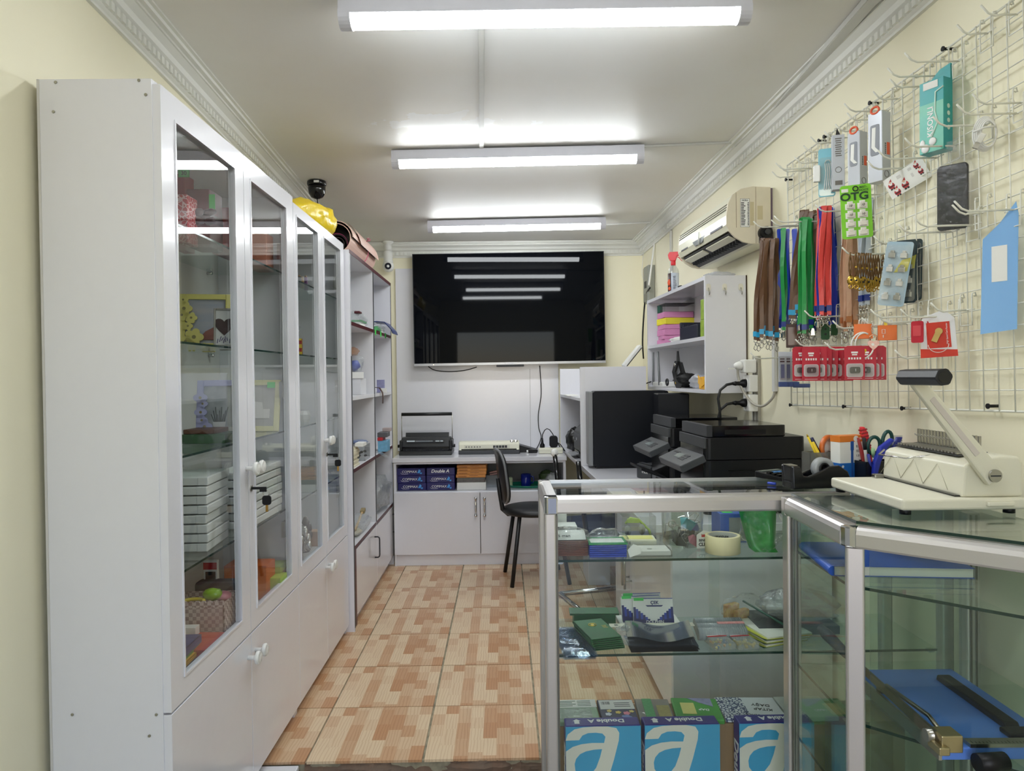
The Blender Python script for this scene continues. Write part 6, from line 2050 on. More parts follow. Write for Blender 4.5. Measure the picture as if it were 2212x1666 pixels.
GRN2 = pm('leaf_green_print', (60, 130, 60), .5, rgb2=(200, 214, 200), scale=22)
g = 'flat packs lying on the brown carton'


def flat(px0, px1, lab, mt, yaw=0.0, zz=0.0, dep=.135):
 a, b = at(px0, 1545, 2.06), at(px1, 1545, 2.06)
 t = thing('flat_pack', lab, 'package', ((a.x + b.x) / 2, 2.022, zp + zz), yaw, g)
 wd = (b.x - a.x)
 obj('pack', MB().bx(-wd / 2, wd / 2, 0, dep, 0, .014), mt, t, bevel=.003)
 return t, wd


t, wd = flat(1196, 1294, 'green and white printed pack nearest the open end of the showcase', GRN2)
obj('white_header', MB().bx(-wd / 2, wd / 2, .085, .135, .0141, .0147), PAPER, t)
k = MB()
for i in range(4):
 k.bx(-.045, -.005 + .01 * (i % 2), .094 + i * .010, .097 + i * .010, .0147, .0150).bx(.01, .05, .094 + i * .010, .0965 + i * .010, .0147, .0150)
obj('print_line', k, pm('green_ink', (40, 90, 60), .6), t)
obj('film_window', MB().bx(-wd / 2 + .01, wd / 2 - .02, .01, .08, .0141, .016), FILM, t)
t, wd = flat(1298, 1376, 'navy pack with little printed flowers and a barcode header', pm('navy_print', (40, 44, 76), .45))
obj('white_header', MB().bx(-wd / 2 + .004, wd / 2, .07, .128, .0141, .0147), PAPER, t)
k = MB()
for i in range(12):
 k.bx(-.042 + i * .0022, -.042 + i * .0022 + random.choice((.0006, .0012)), .10, .118, .0147, .0150)
for i in range(3):
 k.bx(-.005, .042, .085 + i * .011, .088 + i * .011, .0147, .0150)
obj('barcode_print', k, INK, t)
for (fx, fy, fr, rgb) in ((-.03, .04, .010, (210, 214, 226)), (0, .05, .009, (226, 196, 90)), (.024, .044, .011, (226, 130, 150)), (.02, .02, .016, (110, 130, 190)), (-.025, .06, .008, (226, 206, 120)), (.04, .055, .008, (226, 206, 120))):
 k = MB()
 flower(k, 0, 0, fr)
 obj('flower_print', MB().prism([(fx + p_[0] * fr / .01, fy + p_[1] * fr / .01) for p_ in [(.01 * (.7 + .3 * abs(math.cos(2.5 * 2 * PI * q / 30))) * math.cos(2 * PI * q / 30), .01 * (.7 + .3 * abs(math.cos(2.5 * 2 * PI * q / 30))) * math.sin(2 * PI * q / 30)) for q in range(30)]], .0140, .0146, 'z'), pm('flower_%d_%d' % (rgb[0], rgb[2]), rgb, .5), t)
t, wd = flat(1378, 1452, 'clear pack with a green lattice stripe and a gold window', glass('pack_film', (.85, .86, .86), .08, .05, .3, 30, haze=.5, hcol=(176, 176, 170)), -.06)
obj('green_stripe', MB().bx(-.03, -.002, .0, .132, .0141, .0152), pm('lattice_green', (40, 140, 70), .5, rgb2=(90, 170, 110), scale=120), t)
obj('gold_window', MB().bx(.008, .045, .02, .09, .0141, .0152), pm('gold_mesh', (170, 160, 90), .5, var=.3, scale=80), t)
t, wd = flat(1456, 1556, 'green pack with a violet corner', pm('fresh_green_print', (70, 160, 60), .45, var=.2), -.1)
obj('white_label', MB().bx(-.045, -.005, .03, .1, .0141, .0150), pm('pale_yellow_print', (226, 220, 130), .5), t)
txt(t, 'DAP', .016, WINK, (.02, .06, .0146), rot=(0, 0, PI - .1), bold=.02)
obj('violet_corner', MB().prism([(-.02, .132), (.05, .132), (.05, .08), (.01, .105)], .0141, .0150, 'z'), pm('violet_pack', (120, 110, 160), .5, var=.3), t)
m, n, b, L = nodes('kitap_print')
tc = n.nodes.new('ShaderNodeTexCoord')
vo = n.nodes.new('ShaderNodeTexVoronoi')
vo.feature = 'DISTANCE_TO_EDGE'
vo.inputs['Scale'].default_value = 95
L.new(tc.outputs['Object'], vo.inputs['Vector'])
sx = n.nodes.new('ShaderNodeSeparateXYZ')
L.new(tc.outputs['Object'], sx.inputs[0])
lt = n.nodes.new('ShaderNodeMath')
lt.operation = 'LESS_THAN'
lt.inputs[1].default_value = -.012
L.new(sx.outputs['X'], lt.inputs[0])
l2 = n.nodes.new('ShaderNodeMath')
l2.operation = 'LESS_THAN'
l2.inputs[1].default_value = .12
L.new(vo.outputs[0], l2.inputs[0])
mu = n.nodes.new('ShaderNodeMath')
mu.operation = 'MULTIPLY'
L.new(lt.outputs[0], mu.inputs[0])
L.new(l2.outputs[0], mu.inputs[1])
mx = n.nodes.new('ShaderNodeMix')
mx.data_type = 'RGBA'
mx.inputs[6].default_value = (*lin((218, 222, 226)), 1)
mx.inputs[7].default_value = (*lin((60, 70, 110)), 1)
L.new(mu.outputs[0], mx.inputs[0])
L.new(mx.outputs[2], b.inputs['Base Color'])
t, wd = flat(1560, 1690, 'white pack with a dark blue leaf pattern along one side', m, -.05)
txt(t, 'KITAP', .020, INK, (.035, .055, .0146), rot=(0, 0, PI - .2))
txt(t, 'DAŞY', .020, INK, (.035, .082, .0146), rot=(0, 0, PI - .2))
txt(t, 'DOLPHIN', .012, INK, (.0, .02, .0146), rot=(0, 0, PI - .2))
flat(1696, 1800, 'pale plain pack at the wall end of the showcase floor', pm('pale_print', (190, 196, 190), .45, var=.2))

# ================================================================== angled corner showcase
A_, B_, C_, D_, E_ = (.722, 1.842), (.708, 1.472), (1.252, .950), (1.262, 1.0), (1.222, 1.842)
poly = [(A_[0], A_[1]), (B_[0], B_[1]), (C_[0], C_[1]), (E_[0] + .0, E_[1])]
t = thing('corner_showcase', 'glass corner showcase with a slanting front, below the cream comb binder', 'showcase', (0, 0, 0))


def inset(d):
 c = Vector((1.05, 1.5))
 return [tuple(Vector(p) + (c - Vector(p)).normalized() * d) for p in poly]


def post(p, r=.017, rot=0.0, H0=FZ, H1=SZ - .046):
 M = Matrix.Translation((p[0], p[1], 0)) @ Matrix.Rotation(rot, 4, 'Z')
 return MB().prism(rrect(-r, r, -r, r, .005, 3), H0, H1, 'z', M=M)


dirf = (Vector(C_) - Vector(B_)).normalized()
for (q, rot) in (((A_[0] + .018, A_[1] - .018), 0), ((B_[0] + .024, B_[1] + .006), -.4), ((C_[0] - .03, C_[1] + .06), -.76), ((E_[0] - .020, E_[1] - .018), 0)):
 p = obj('post', post(q, .018, rot), ALU, t)
 M = Matrix.Translation((q[0], q[1], 0)) @ Matrix.Rotation(rot, 4, 'Z')
 if rot:
  continue
 obj('track_groove', MB().bx(-.010, -.006, -.021, -.017, ZC, SZ - .05, 0, M).bx(.004, .008, -.021, -.017, ZC, SZ - .05, 0, M), ALU_D, p)
Bf = Vector((*B_, 0))
obj('top_rail', rail(MB(), (A_[0], A_[1] - .02, SZ), (B_[0], B_[1] + .022, SZ)), ALU, t)
b1 = Bf.to_2d() + dirf * .022
obj('top_rail', rail(MB(), (b1.x, b1.y, SZ), (C_[0] - .02, C_[1] + .02, SZ)), ALU, t)
c = MB().prism([(B_[0], B_[1] + .022), (B_[0] + .004, B_[1] + .006), (B_[0] + .009, B_[1] - .004), (b1.x, b1.y), (b1.x + .022, b1.y + .024), (B_[0] + .034, B_[1] + .022)], SZ - .046, SZ - .002, 'z')
obj('chrome_corner', c, CHROME, t, bevel=.004)
obj('corner_cap', MB().prism(rrect(A_[0], A_[0] + .03, A_[1] - .02, A_[1] + .008, .006), SZ - .05, SZ - .002, 'z'), ALU, t, bevel=.003)
i4 = inset(.036)
tg = obj('top_glass', MB().prism([(A_[0] + .026, A_[1] - .0), (B_[0] + .034, B_[1] + .016), (C_[0] - .02, C_[1] + .05), (E_[0] - .01, E_[1])], SZ + .0005, SZ + .0065, 'z'), GLASS_K, t)
k = MB()
pts = [(A_[0] + .026, A_[1]), (B_[0] + .034, B_[1] + .016), (C_[0] - .02, C_[1] + .05)]
for a, b_ in zip(pts[:-1], pts[1:]):
 a, b_ = Vector(a), Vector(b_)
 d = (b_ - a).normalized()
 nn = Vector((d.y, -d.x)) * -.0012
 k.prism([tuple(a), tuple(b_), tuple(b_ - nn), tuple(a - nn)], SZ + .0005, SZ + .0065, 'z')
obj('glass_edge', k, GLASS_EDGE, tg)
obj('side_glass', MB().prism([(A_[0] + .014, A_[1] - .036), (B_[0] + .014, B_[1] + .03), (B_[0] + .018, B_[1] + .03), (A_[0] + .018, A_[1] - .036)], ZC, SZ - .04, 'z'), GLASS_K, t)
f0, f1 = Vector(B_) + dirf * .045 + Vector((.69, .72)).normalized() * .010, Vector(C_) - dirf * .06 + Vector((.69, .72)).normalized() * .010
nrm = Vector((.69, .72)).normalized() * .004
obj('front_glass', MB().prism([tuple(f0), tuple(f1), tuple(f1 + nrm), tuple(f0 + nrm)], ZC, SZ - .04, 'z'), GLASS_K, t)
obj('back_glass', MB().bx(A_[0] + .036, E_[0] - .038, A_[1] - .016, A_[1] - .012, ZC, SZ - .04), GLASS_K, t)
for z in (.868, .578, .392):
 sp = [(A_[0] + .022, A_[1] - .04), (B_[0] + .024, B_[1] + .03), (C_[0] - .03, C_[1] + .085), (E_[0] - .022, E_[1] - .04)]
 s = obj('glass_shelf', MB().prism(sp, z - .006, z, 'z'), GLASS_SH, t)
 k = MB()
 for a, b_ in zip(sp[:-2], sp[1:-1]):
  a, b_ = Vector(a), Vector(b_)
  d = (b_ - a).normalized()
  nn = Vector((d.y, -d.x)) * .0015
  k.prism([tuple(a), tuple(b_), tuple(b_ + nn), tuple(a + nn)], z - .006, z, 'z')
 obj('shelf_edge', k, GLASS_EDGE, s)
obj('base_deck', MB().prism(inset(.03), ZC - .016, ZC, 'z'), WHITE_M, t)
obj('base_panel', MB().prism([(A_[0] + .006, A_[1] - .03), (B_[0] + .006, B_[1] + .02), (B_[0] + .016, B_[1] + .02), (A_[0] + .016, A_[1] - .03)], FZ, ZC - .017, 'z'), ALU, t)
obj('base_panel', MB().prism([tuple(f0 - nrm), tuple(f1 - nrm), tuple(f1), tuple(f0)], FZ, ZC - .017, 'z'), ALU, t)

# blue report on the top shelf of the corner case
t = thing('blue_report', 'thick blue-covered report lying in the corner showcase', 'report', (.882, 1.66, .8685), -.13)
RB = pm('report_blue', (34, 82, 176), .45, var=.08)
obj('pages', MB().bx(-.138, .15, -.112, .112, .0015, .021), PAGES, t)
obj('cover', MB().bx(-.14, .152, -.115, .115, .0212, .0226).bx(-.14, .152, -.115, .115, 0, .0014), RB, t)
obj('spine', MB().prism([(-.14 + .012 * math.cos(R(90 + 180 * i / 10)), .0113 + .0113 * math.sin(R(90 + 180 * i / 10))) for i in range(11)], -.115, .115, 'y'), RB, t)
# guillotine cutter
ZS = .5785
t = thing('paper_guillotine', 'blue paper guillotine with a long steel blade arm, in the corner showcase', 'guillotine', (.818, 1.325, ZS), -.02)
GBL = pm('guillotine_blue', (86, 130, 214), .4, var=.06)
obj('board', MB().bx(0, .238, -.0, .36, .006, .030), GBL, t, bevel=.003)
for (x, y) in ((.02, .02), (.22, .02), (.02, .34), (.22, .34)):
 obj('foot', MB().cyl((x, y, 0), (x, y, .0065), .008, n=10), BLACK, t)
obj('bed_edge', MB().bx(-.004, .002, 0, .36, .006, .032), STEEL, t)
BLD = pm('blade_steel', (150, 142, 128), .3, 1.0, var=.15)
arm = obj('blade_arm', MB().prism([(-.006, .040), (.36, .058), (.37, .064), (.36, .072), (.0, .062), (-.016, .052)], -.012, -.006, 'x'), BLD, t)
obj('grip', MB().tube([(-.012, .355, .066), (-.014, .40, .072), (-.02, .45, .082), (-.024, .475, .088)], [.010, .013, .0145, .011], 12), pm('grey_rubber', (62, 64, 70), .6), arm)
obj('pivot_bolt', MB().cyl((-.024, .01, .050), (.01, .01, .050), .012, n=16), STEEL, t)
obj('pivot_bracket', MB().bx(-.010, .03, -.02, .02, .030, .062).prism([(-.02, .03), (.0, .03), (.0, .045), (-.02, .045)], -.03, .01, 'y'), pm('brass_bracket', (168, 156, 120), .35, .9), t, bevel=.002)
obj('guard_rod', MB().tube([(.012, .235, .036), (.012, .22, .052), (.012, .06, .062), (.008, .02, .056), (.006, .0, .040)], .0045, 8), BLD, t)
obj('guard_tab', MB().cyl((.012, .24, .030), (.012, .24, .040), .012, n=14), BLD, t)
obj('clamp_bar', MB().prism([(.06, .030), (.30, .030), (.295, .044), (.07, .044)], .165, .195, 'x'), BLACK, t, bevel=.003)
obj('clamp_tip', MB().bx(.150, .215, .03, .062, .030, .040), BLACK, t, bevel=.003)
sc = obj('ruler', MB().bx(.055, .238, -.001, .022, .030, .037), STEEL, t)
k = MB()
for i in range(24):
 k.bx(.062 + i * .007, .0628 + i * .007, .003, .008 + (.004 if i % 5 == 0 else 0), .037, .0373)
obj('ruler_mark', k, INK, sc)
obj('clamp_knob', MB().cyl((.045, -.035, .020), (.10, -.03, .020), .0165, n=18), BLACK, t)

# ------------------------------------------------------------------ on the counter tops
t = thing('comb_binder', 'cream comb binding machine with a long lever, on the corner showcase', 'binding machine', (0, 0, SZ + .007))
CB_ = pm('binder_cream', (224, 221, 202), .38, var=.03, bump=.06, bscale=500)
bx0, by0, by1 = .862, 1.530, 1.868
for (x, y) in ((.88, 1.55), (1.11, 1.55), (.88, 1.85), (1.11, 1.85)):
 obj('foot', MB().cyl((x, y, 0), (x, y, .012), .012, n=12), BLACK, t)
obj('tray', MB().bx(bx0, 1.135, by0, by1, .010, .036), CB_, t, bevel=.006, seg=3)
obj('side_latch', MB().bx(1.045, 1.105, by0 - .008, by0 + .002, .018, .029), CB_, t, bevel=.003)
pf = [(1.0, .036), (1.136, .036), (1.136, .112), (1.128, .124), (1.085, .126), (1.018, .112), (1.006, .105)]
obj('housing', MB().prism(pf, by0 + .012, by1, 'y'), CB_, t, bevel=.006, seg=3)
obj('punch_slot', MB().bx(.990, 1.003, by0 + .02, by1 - .01, .0365, .0395), BLACK_G, t)
k = MB()
for s in range(3):
 y0 = by0 + .06 + s * .095
 for (a, b_) in ((0, .047), (.047, .095)):
  z0, z1 = (.045, .098) if a == 0 else (.098, .045)
  k.tube([(.9985 + (z0 - .036) * .09, y0 + a, z0), (.9985 + (z1 - .036) * .12, y0 + b_, z1)], .0006, 4)
obj('relief_line', k, pm('shade_cream', (186, 182, 160), .5), t)
cb = obj('comb_bed', MB().prism([(1.030, .1185), (1.098, .1265), (1.098, .128), (1.030, .120)], by0 + .07, by1 - .005, 'y'), DGREY, t)
k1, k2 = MB(), MB()
for i in range(19):
 y = by0 + .085 + i * .0132
 k1.tube([(1.088, y, .125), (1.088, y, .143), (1.078, y, .150)], .0016, 6)
 k1.bx(1.086, 1.092, y - .0018, y + .0018, .125, .163)
 k2.bx(1.034, 1.086, y - .003, y + .003, .1225, .1265)
obj('comb_pin', k1, STEEL, cb)
obj('comb_finger', k2, pm('pin_silver', (190, 188, 178), .3, .8), cb)
obj('wire_stop', MB().tube([(1.0, by1 - .01, .108), (.975, by1 - .03, .098), (.985, by0 + .20, .100), (1.02, by0 + .16, .112)], .0022, 7), CHROME, t)
obj('edge_guide', MB().bx(.965, .99, by1 - .03, by1 - .01, .036, .046), STEEL, t, bevel=.002)
pv = Vector((1.057, by0 - .002, .086))
tp = Vector((.885, by0 - .012, .293))
d = (tp - pv).normalized()
sd = Vector((d.z, 0, -d.x))
w0, w1 = .022, .014
v = [pv - sd * w0 - d * .012, pv + sd * w0 - d * .012, tp + sd * w1, tp - sd * w1]
lv = MB()
th = Vector((0, .008, 0))
lv.add([p - th for p in v] + [p + th for p in v], [(0, 1, 2, 3), (7, 6, 5, 4), (0, 4, 5, 1), (1, 5, 6, 2), (2, 6, 7, 3), (3, 7, 4, 0)])
lev = obj('lever', lv, CB_, t, bevel=.004)
v = [pv - sd * .006 + d * .06, pv + sd * .006 + d * .06, tp + sd * .006 - d * .05, tp - sd * .006 - d * .05]
lv = MB().add([p - Vector((0, .0095, 0)) for p in v] + [p for p in v], [(0, 1, 2, 3), (7, 6, 5, 4), (0, 4, 5, 1), (1, 5, 6, 2), (2, 6, 7, 3), (3, 7, 4, 0)])
obj('lever_groove', lv, pm('shade_cream2', (206, 198, 190), .3), lev)
obj('pivot_screw', MB().cyl(pv - Vector((0, .013, 0)), pv, .014, n=20), STEEL, t)
obj('screw_slot', MB().bx(pv.x - .011, pv.x + .011, pv.y - .0138, pv.y - .012, pv.z - .0015, pv.z + .0015), DGREY, t)
hd = MB()
hn = []
for i in range(24):
 a = 2 * PI * i / 24
 r = .0165 + (.0012 if i % 4 < 2 else 0)
 hn.append((r * math.cos(a), r * math.sin(a)))
hx, hz = tp.x - .008, tp.z + .008
hd.prism([(hx + a, hz + b_) for a, b_ in hn], by0 - .125, by0 + .018, 'y')
obj('grip', hd, pm('black_rubber', (20, 21, 26), .4, var=.2), lev, bevel=.001)
obj('grip_bore', MB().cyl((hx, by0 - .1262, hz), (hx, by0 - .12, hz), .0115, n=18), BLACK_G, lev)
obj('grip_collar', MB().cyl((hx, by0 + .016, hz), (hx, by0 + .032, hz), .014, .009, n=16), CB_, lev)

t = thing('tape_dispenser', 'black desk tape dispenser with a roll of clear tape', 'tape dispenser', (.872, 1.975, SZ + .0005), .12)
TD = pm('dispenser_black', (16, 16, 19), .22, var=.2)
pf = [(-.085, 0), (.085, 0), (.09, .012), (.075, .045), (.05, .062), (.02, .060), (-.01, .045), (-.04, .034), (-.055, .036), (-.066, .062), (-.085, .064), (-.088, .06)]
obj('body', MB().prism(pf, -.032, -.020, 'y').prism(pf, .020, .032, 'y').prism([(-.085, 0), (.085, 0), (.088, .02), (-.088, .02)], -.02, .02, 'y').prism([(-.085, .02), (-.066, .02), (-.068, .06), (-.086, .06)], -.02, .02, 'y'), TD, t, bevel=.003)
tr = obj('tape_roll', MB().lathe([(.016, -.010), (.030, -.010), (.030, .010), (.016, .010), (.016, -.010)], 26, M=Matrix.Translation((.018, 0, .052)) @ Matrix.Rotation(PI / 2, 4, 'X')), glass('tape_clear', (.72, .74, .74), .12, .08, haze=.55, hcol=(190, 194, 196)), t)
obj('core', MB().lathe([(.010, -.012), (.016, -.012), (.016, .012), (.010, .012), (.010, -.012)], 20, M=Matrix.Translation((.018, 0, .052)) @ Matrix.Rotation(PI / 2, 4, 'X')), BLACK, tr)
obj('cutter', MB().bx(-.090, -.066, -.018, .018, .063, .065), STEEL, t)
t = thing('calculator', 'black desk calculator with two blue keys by the near printer', 'calculator', (.845, 2.135, SZ + .0005), .5, rot=(0, 0, .45))
obj('case', MB().prism([(-.07, 0), (.07, 0), (.07, .02), (-.07, .009)], -.05, .05, 'x'), BLACK, t, bevel=.003)
kb, kk = MB(), MB()
for i in range(5):
 for j in range(5):
  xx, yy2 = -.040 + i * .02, -.058 + j * .019
  z0 = .011 + (yy2 + .07) * .078
  (kb if (j == 4 and i in (1, 2)) else kk).bx(xx - .0075, xx + .0075, yy2 - .006, yy2 + .006, z0 - .002, z0 + .004)
obj('key', kk, BLACK_G, t)
obj('blue_key', kb, pm('blue_key', (70, 130, 190), .4), t)
obj('bezel_line', MB().bx(-.048, .048, -.0705, -.069, .004, .008), STEEL, t)
obj('display', MB().bx(-.04, .04, .048, .066, .018, .0205), pm('lcd_grey', (110, 120, 112), .2), t)
solo('pencap', MB().cyl((0, -.012, .0045), (0, .012, .0045), .0042, n=10), BLU, 'small blue pen cap on the counter glass by the calculator', 'cap', (.775, 2.05, SZ - .0045), .8)

# pen holders
t = thing('clear_pen_box', 'clear plastic pen box with yellow pencils and a roll of orange tape', 'pen holder', (.968, 2.16, SZ + .0005), .1)
mb = MB().bx(-.035, .05, 0, .003, 0, .075).bx(-.035, .05, .047, .05, 0, .075).bx(-.035, -.032, 0, .05, 0, .075).bx(.047, .05, 0, .05, 0, .075).bx(-.035, .05, 0, .05, 0, .003)
obj('box', mb, glass('smoked_clear', (.7, .7, .68), .06, .1, haze=.3, hcol=(150, 150, 144)), t)


def pen(label, base, tip, mt, r=.0042, name='pen', cap=None, capf=.7, nib=None):
 base, tip = Vector(base), Vector(tip)
 t = thing(name, label, name)
 t.location = base
 obj('barrel', MB().cyl((0, 0, 0), (tip - base), r, n=8), mt, t)
 d = (tip - base)
 if cap:
  obj('cap', MB().cyl(d * capf, d * 1.004, r * 1.18, n=10), cap, t)
 if nib:
  obj('tip', MB().cyl(d, d * 1.06, r, .0006, n=8), nib, t)
 return t


YPEN = pm('yellow_pencil_paint', (232, 202, 40), .35)
NAVP = pm('navy_pen', (36, 46, 100), .35)
pen('thin yellow pencil leaning in the clear pen box', (.986, 2.175, SZ + .008), (.930, 2.165, SZ + .125), YPEN, .0035, 'pencil', nib=GOLD)
pen('wide yellow pencil leaning in the clear pen box', (1.0, 2.18, SZ + .008), (.948, 2.175, SZ + .105), YPEN, .0065, 'pencil')
pen('navy ballpoint leaning in the clear pen box', (1.006, 2.185, SZ + .008), (.950, 2.185, SZ + .118), NAVP, .0048, 'pen', cap=pm('dark_navy_cap', (24, 30, 70), .3), capf=.6)
t = thing('orange_tape', 'upright roll of orange tape between the pen box and the pen carton', 'tape', (1.012, 2.20, SZ + .085), rot=(0, 0, .5))
obj('roll', MB().lathe([(.030, -.006), (.041, -.006), (.041, .006), (.030, .006), (.030, -.006)], 30, M=Matrix.Rotation(PI / 2, 4, 'X')), pm('orange_vinyl', (206, 106, 40), .3), t)
obj('paper_face', MB().lathe([(.029, -.0064), (.040, -.0064), (.0405, -.0058)], 30, M=Matrix.Rotation(PI / 2, 4, 'X')), PAPER, t)
t = thing('pen_carton', 'white pen carton with an orange top band and blue base', 'box', (at(1842, 1020, 2.125).x, 2.125, SZ + .0005), .28)
cw2, cd2, ch = .046, .04, .128
obj('carton', MB().bx(-cw2, cw2, 0, cd2, .0, ch), PAPER, t, bevel=.001)
obj('blue_base', MB().bx(-cw2 - .0005, cw2 + .0005, -.0006, cd2 + .0005, 0, .047), pm('cyan_blue_print', (30, 106, 190), .45), t)
obj('orange_band', MB().bx(-cw2 - .0005, cw2 + .0005, -.0006, cd2 + .0005, ch - .018, ch + .0005), pm('orange_print', (222, 124, 40), .45), t)
obj('pen_print', MB().bx(-.006, .002, -.0012, 0, .006, .112).bx(-.0075, .0035, -.0014, 0, .085, .112), pm('blue_ink', (36, 84, 160), .5), t)
obj('white_dot', MB().cyl((.040, -.0012, .025), (.040, 0, .025), .012, n=16).cyl((-.036, -.0012, .037), (-.036, 0, .037), .004, n=12), PAPER, t)
txt(t, '0.7', .010, pm('grey_ink', (110, 106, 100), .6), (.018, -.0012, .096))
txt(t, '55.', .010, pm('grey_ink', (110, 106, 100), .6), (.018, -.0012, .082))
txt(t, '1.0', .010, pm('grey_ink', (110, 106, 100), .6), (.018, -.0012, .068))
obj('brand_oval', MB().cyl((.012, -.0013, ch - .009), (.012, 0, ch - .009), .009, n=18), PAPER, t)
txt(t, 'WE', .010, WINK, (.032, -.0012, ch - .009))
t = thing('desk_organizer', 'black pen organizer crammed with pens and staplers', 'pen holder', (at(1897, 1028, 2.10).x, 2.08, SZ + .0005), .15)
ORG = pm('organizer_black', (20, 20, 22), .3)
mb = MB()
for (x0, x1, y0, y1) in ((-.05, .06, 0, .003), (-.05, .06, .057, .06), (-.05, -.047, 0, .06), (.057, .06, 0, .06), (.008, .011, 0, .06)):
 mb.bx(x0, x1, y0, y1, 0, .055 if y0 > .02 or x0 < 0 else .035)
mb.bx(-.05, .06, 0, .06, 0, .003)
obj('tray', mb, ORG, t)
ox, oy = at(1897, 1028, 2.10).x, 2.08
REDM = pm('red_stapler', (224, 50, 60), .35)
s_ = thing('stapler', 'red ribbed stapler standing upright in the black organizer', 'stapler', (ox - .010, oy + .052, SZ + .02), rot=(0, -.24, 0))
obj('upper_arm', MB().prism([(.004, 0), (.018, 0), (.022, .115), (.016, .135), (.006, .138), (.002, .12)], -.008, .008, 'y'), REDM, s_, bevel=.003)
obj('lower_arm', MB().prism([(-.016, 0), (-.004, 0), (-.006, .105), (-.014, .11)], -.007, .007, 'y'), pm('dull_red', (186, 66, 66), .4), s_, bevel=.002)
k = MB()
for i in range(6):
 k.bx(.002, .021, -.0088, .0088, .075 + i * .010, .079 + i * .010)
obj('rib', k, pm('dark_rib', (150, 30, 40), .4), s_)
s_ = thing('scissors', 'green-handled scissors in the black organizer', 'scissors', (ox + .005, oy + .04, SZ + .012), rot=(0, .15, 0))
DG2 = pm('deep_green_plastic', (22, 70, 66), .35)
obj('blade', MB().bx(-.006, .006, -.001, .001, 0, .06), STEEL, s_)
for (cx, cz, rx, rz2, nm) in ((-.02, .085, .018, .026, 'handle'), (.018, .105, .014, .028, 'handle')):
 obj(nm, MB().tube([(cx + rx * math.cos(a), 0, cz + rz2 * math.sin(a)) for a in [2 * PI * i / 20 for i in range(20)]], .0055, 8, closed=True).tube([(cx * .4, 0, cz - rz2), (cx * .1, 0, .05)], .005, 7), DG2, s_)
SBL = pm('stapler_blue', (38, 54, 176), .3)
s_ = thing('stapler', 'bright blue stapler hanging nose-down over the organizer edge', 'stapler', (ox - .014, oy - .014, SZ + .012), rot=(0, .12, 0))
obj('upper_arm', MB().prism([(-.022, .0), (-.010, .0), (-.004, .045), (.010, .085), (.028, .112), (.020, .118), (-.012, .088), (-.024, .04)], -.009, .009, 'y'), SBL, s_, bevel=.004)
obj('lower_arm', MB().prism([(.016, .070), (.036, .122), (.052, .124), (.045, .10), (.030, .066)], -.007, .007, 'y'), pm('stapler_blue_dark', (30, 40, 130), .35), s_, bevel=.003)
obj('magazine', MB().prism([(.030, .062), (.040, .116), (.044, .114), (.036, .062)], -.005, .005, 'y'), STEEL, s_)
s_ = thing('ruler', 'clear plastic ruler standing in the black organizer', 'ruler', (ox + .060, oy + .028, SZ + .012), rot=(0, .05, .2))
obj('blade', MB().bx(-.014, .014, -.001, .001, 0, .118), glass('ruler_clear', (.85, .87, .9), .07, .02, haze=.12), s_)
k = MB()
for i in range(16):
 k.bx(.006 if i % 2 else .002, .013, -.0016, -.001, .01 + i * .0066, .0115 + i * .0066)
obj('scale_mark', k, INK, s_)
s_ = thing('eraser_holder', 'hot pink sharpener sticking up behind the comb binder', 'sharpener', (ox + .083, oy + .045, SZ + .001), rot=(0, 0, .2))
obj('block', MB().prism([(-.016, 0), (.016, 0), (.017, .09), (.006, .104), (-.014, .098)], 0, .02, 'y'), pm('hot_pink', (226, 70, 150), .35), s_, bevel=.003)
PENS = [('transparent pen with a black clip, tilted towards the carton', (-.03, .02), (-.052, .0), .125, pm('clear_barrel', (206, 206, 200), .25), INK),
  ('blue ballpoint sloping out of the organizer front', (-.02, .01), (-.046, -.012), .078, pm('violet_blue_pen', (62, 70, 160), .35), None),
  ('white pen with a pale green ring in the organizer', (-.012, .012), (-.03, -.008), .095, PAPER, pm('pale_green_ring', (160, 200, 150), .4)),
  ('dark green marker in the rear of the organizer', (.035, .04), (.024, .02), .09, pm('marker_green', (40, 90, 50), .4), None),
  ('thin white pen near the green marker', (.03, .03), (.018, .01), .085, PAPER, None),
  ('bright blue and orange pen at the binder side of the organizer', (.045, .012), (.034, -.004), .105, pm('blue_key', (70, 130, 190), .4), pm('pen_orange', (226, 130, 60), .4)),
  ('indigo pen beside the clear ruler', (.048, .045), (.048, .05), .115, pm('indigo_pen', (52, 50, 140), .35), None)]
for lab, b0, t0, h, mt, cp in PENS:
 pen(lab, (ox + b0[0], oy + b0[1], SZ + .005), (ox + t0[0], oy + t0[1], SZ + h), mt, .0045, 'pen', cap=cp, capf=.72)
fbox('white_label', 'small white eraser in the front tray of the organizer', 'eraser', 1897, 1910, 1003, 1010, 2.09, .012, PAPER, SZ + .0038, hh=.04)
# ================================================================== wire grid on the hook wall
GOFF = .022
g0 = rw(1710, 350, GOFF)       # far upper corner
g1 = rw(1710, 875, GOFF)       # far lower corner
g2 = rw(2212, 890, GOFF)
gx = Vector((.042, -1, (g2.z - g1.z) / abs(g2.y - g1.y))).normalized()
gz = Vector((0, 0, 1))
gz = (gz - gx * gz.dot(gx)).normalized()
GROT = frame_rot(gx, gz)
GH = (g0 - g1).length
GW = 1.62
t = thing('wire_grid', 'white wire display grid screwed to the cream hook wall', 'grid', g1, rot=GROT)
vw = MB().cyl((0, 0, 0), (0, 0, GH), .0017, n=6).mesh('wire')
vw.materials.append(WIRE)
hw = MB().cyl((0, .0034, 0), (GW, .0034, 0), .0017, n=6).mesh('wire')
hw.materials.append(WIRE)
fv = MB().cyl((0, 0, 0), (0, 0, GH), .0030, n=8).mesh('rim_wire')
fv.materials.append(WIRE)
fh = MB().cyl((0, .0034, 0), (GW, .0034, 0), .0030, n=8).mesh('rim_wire')
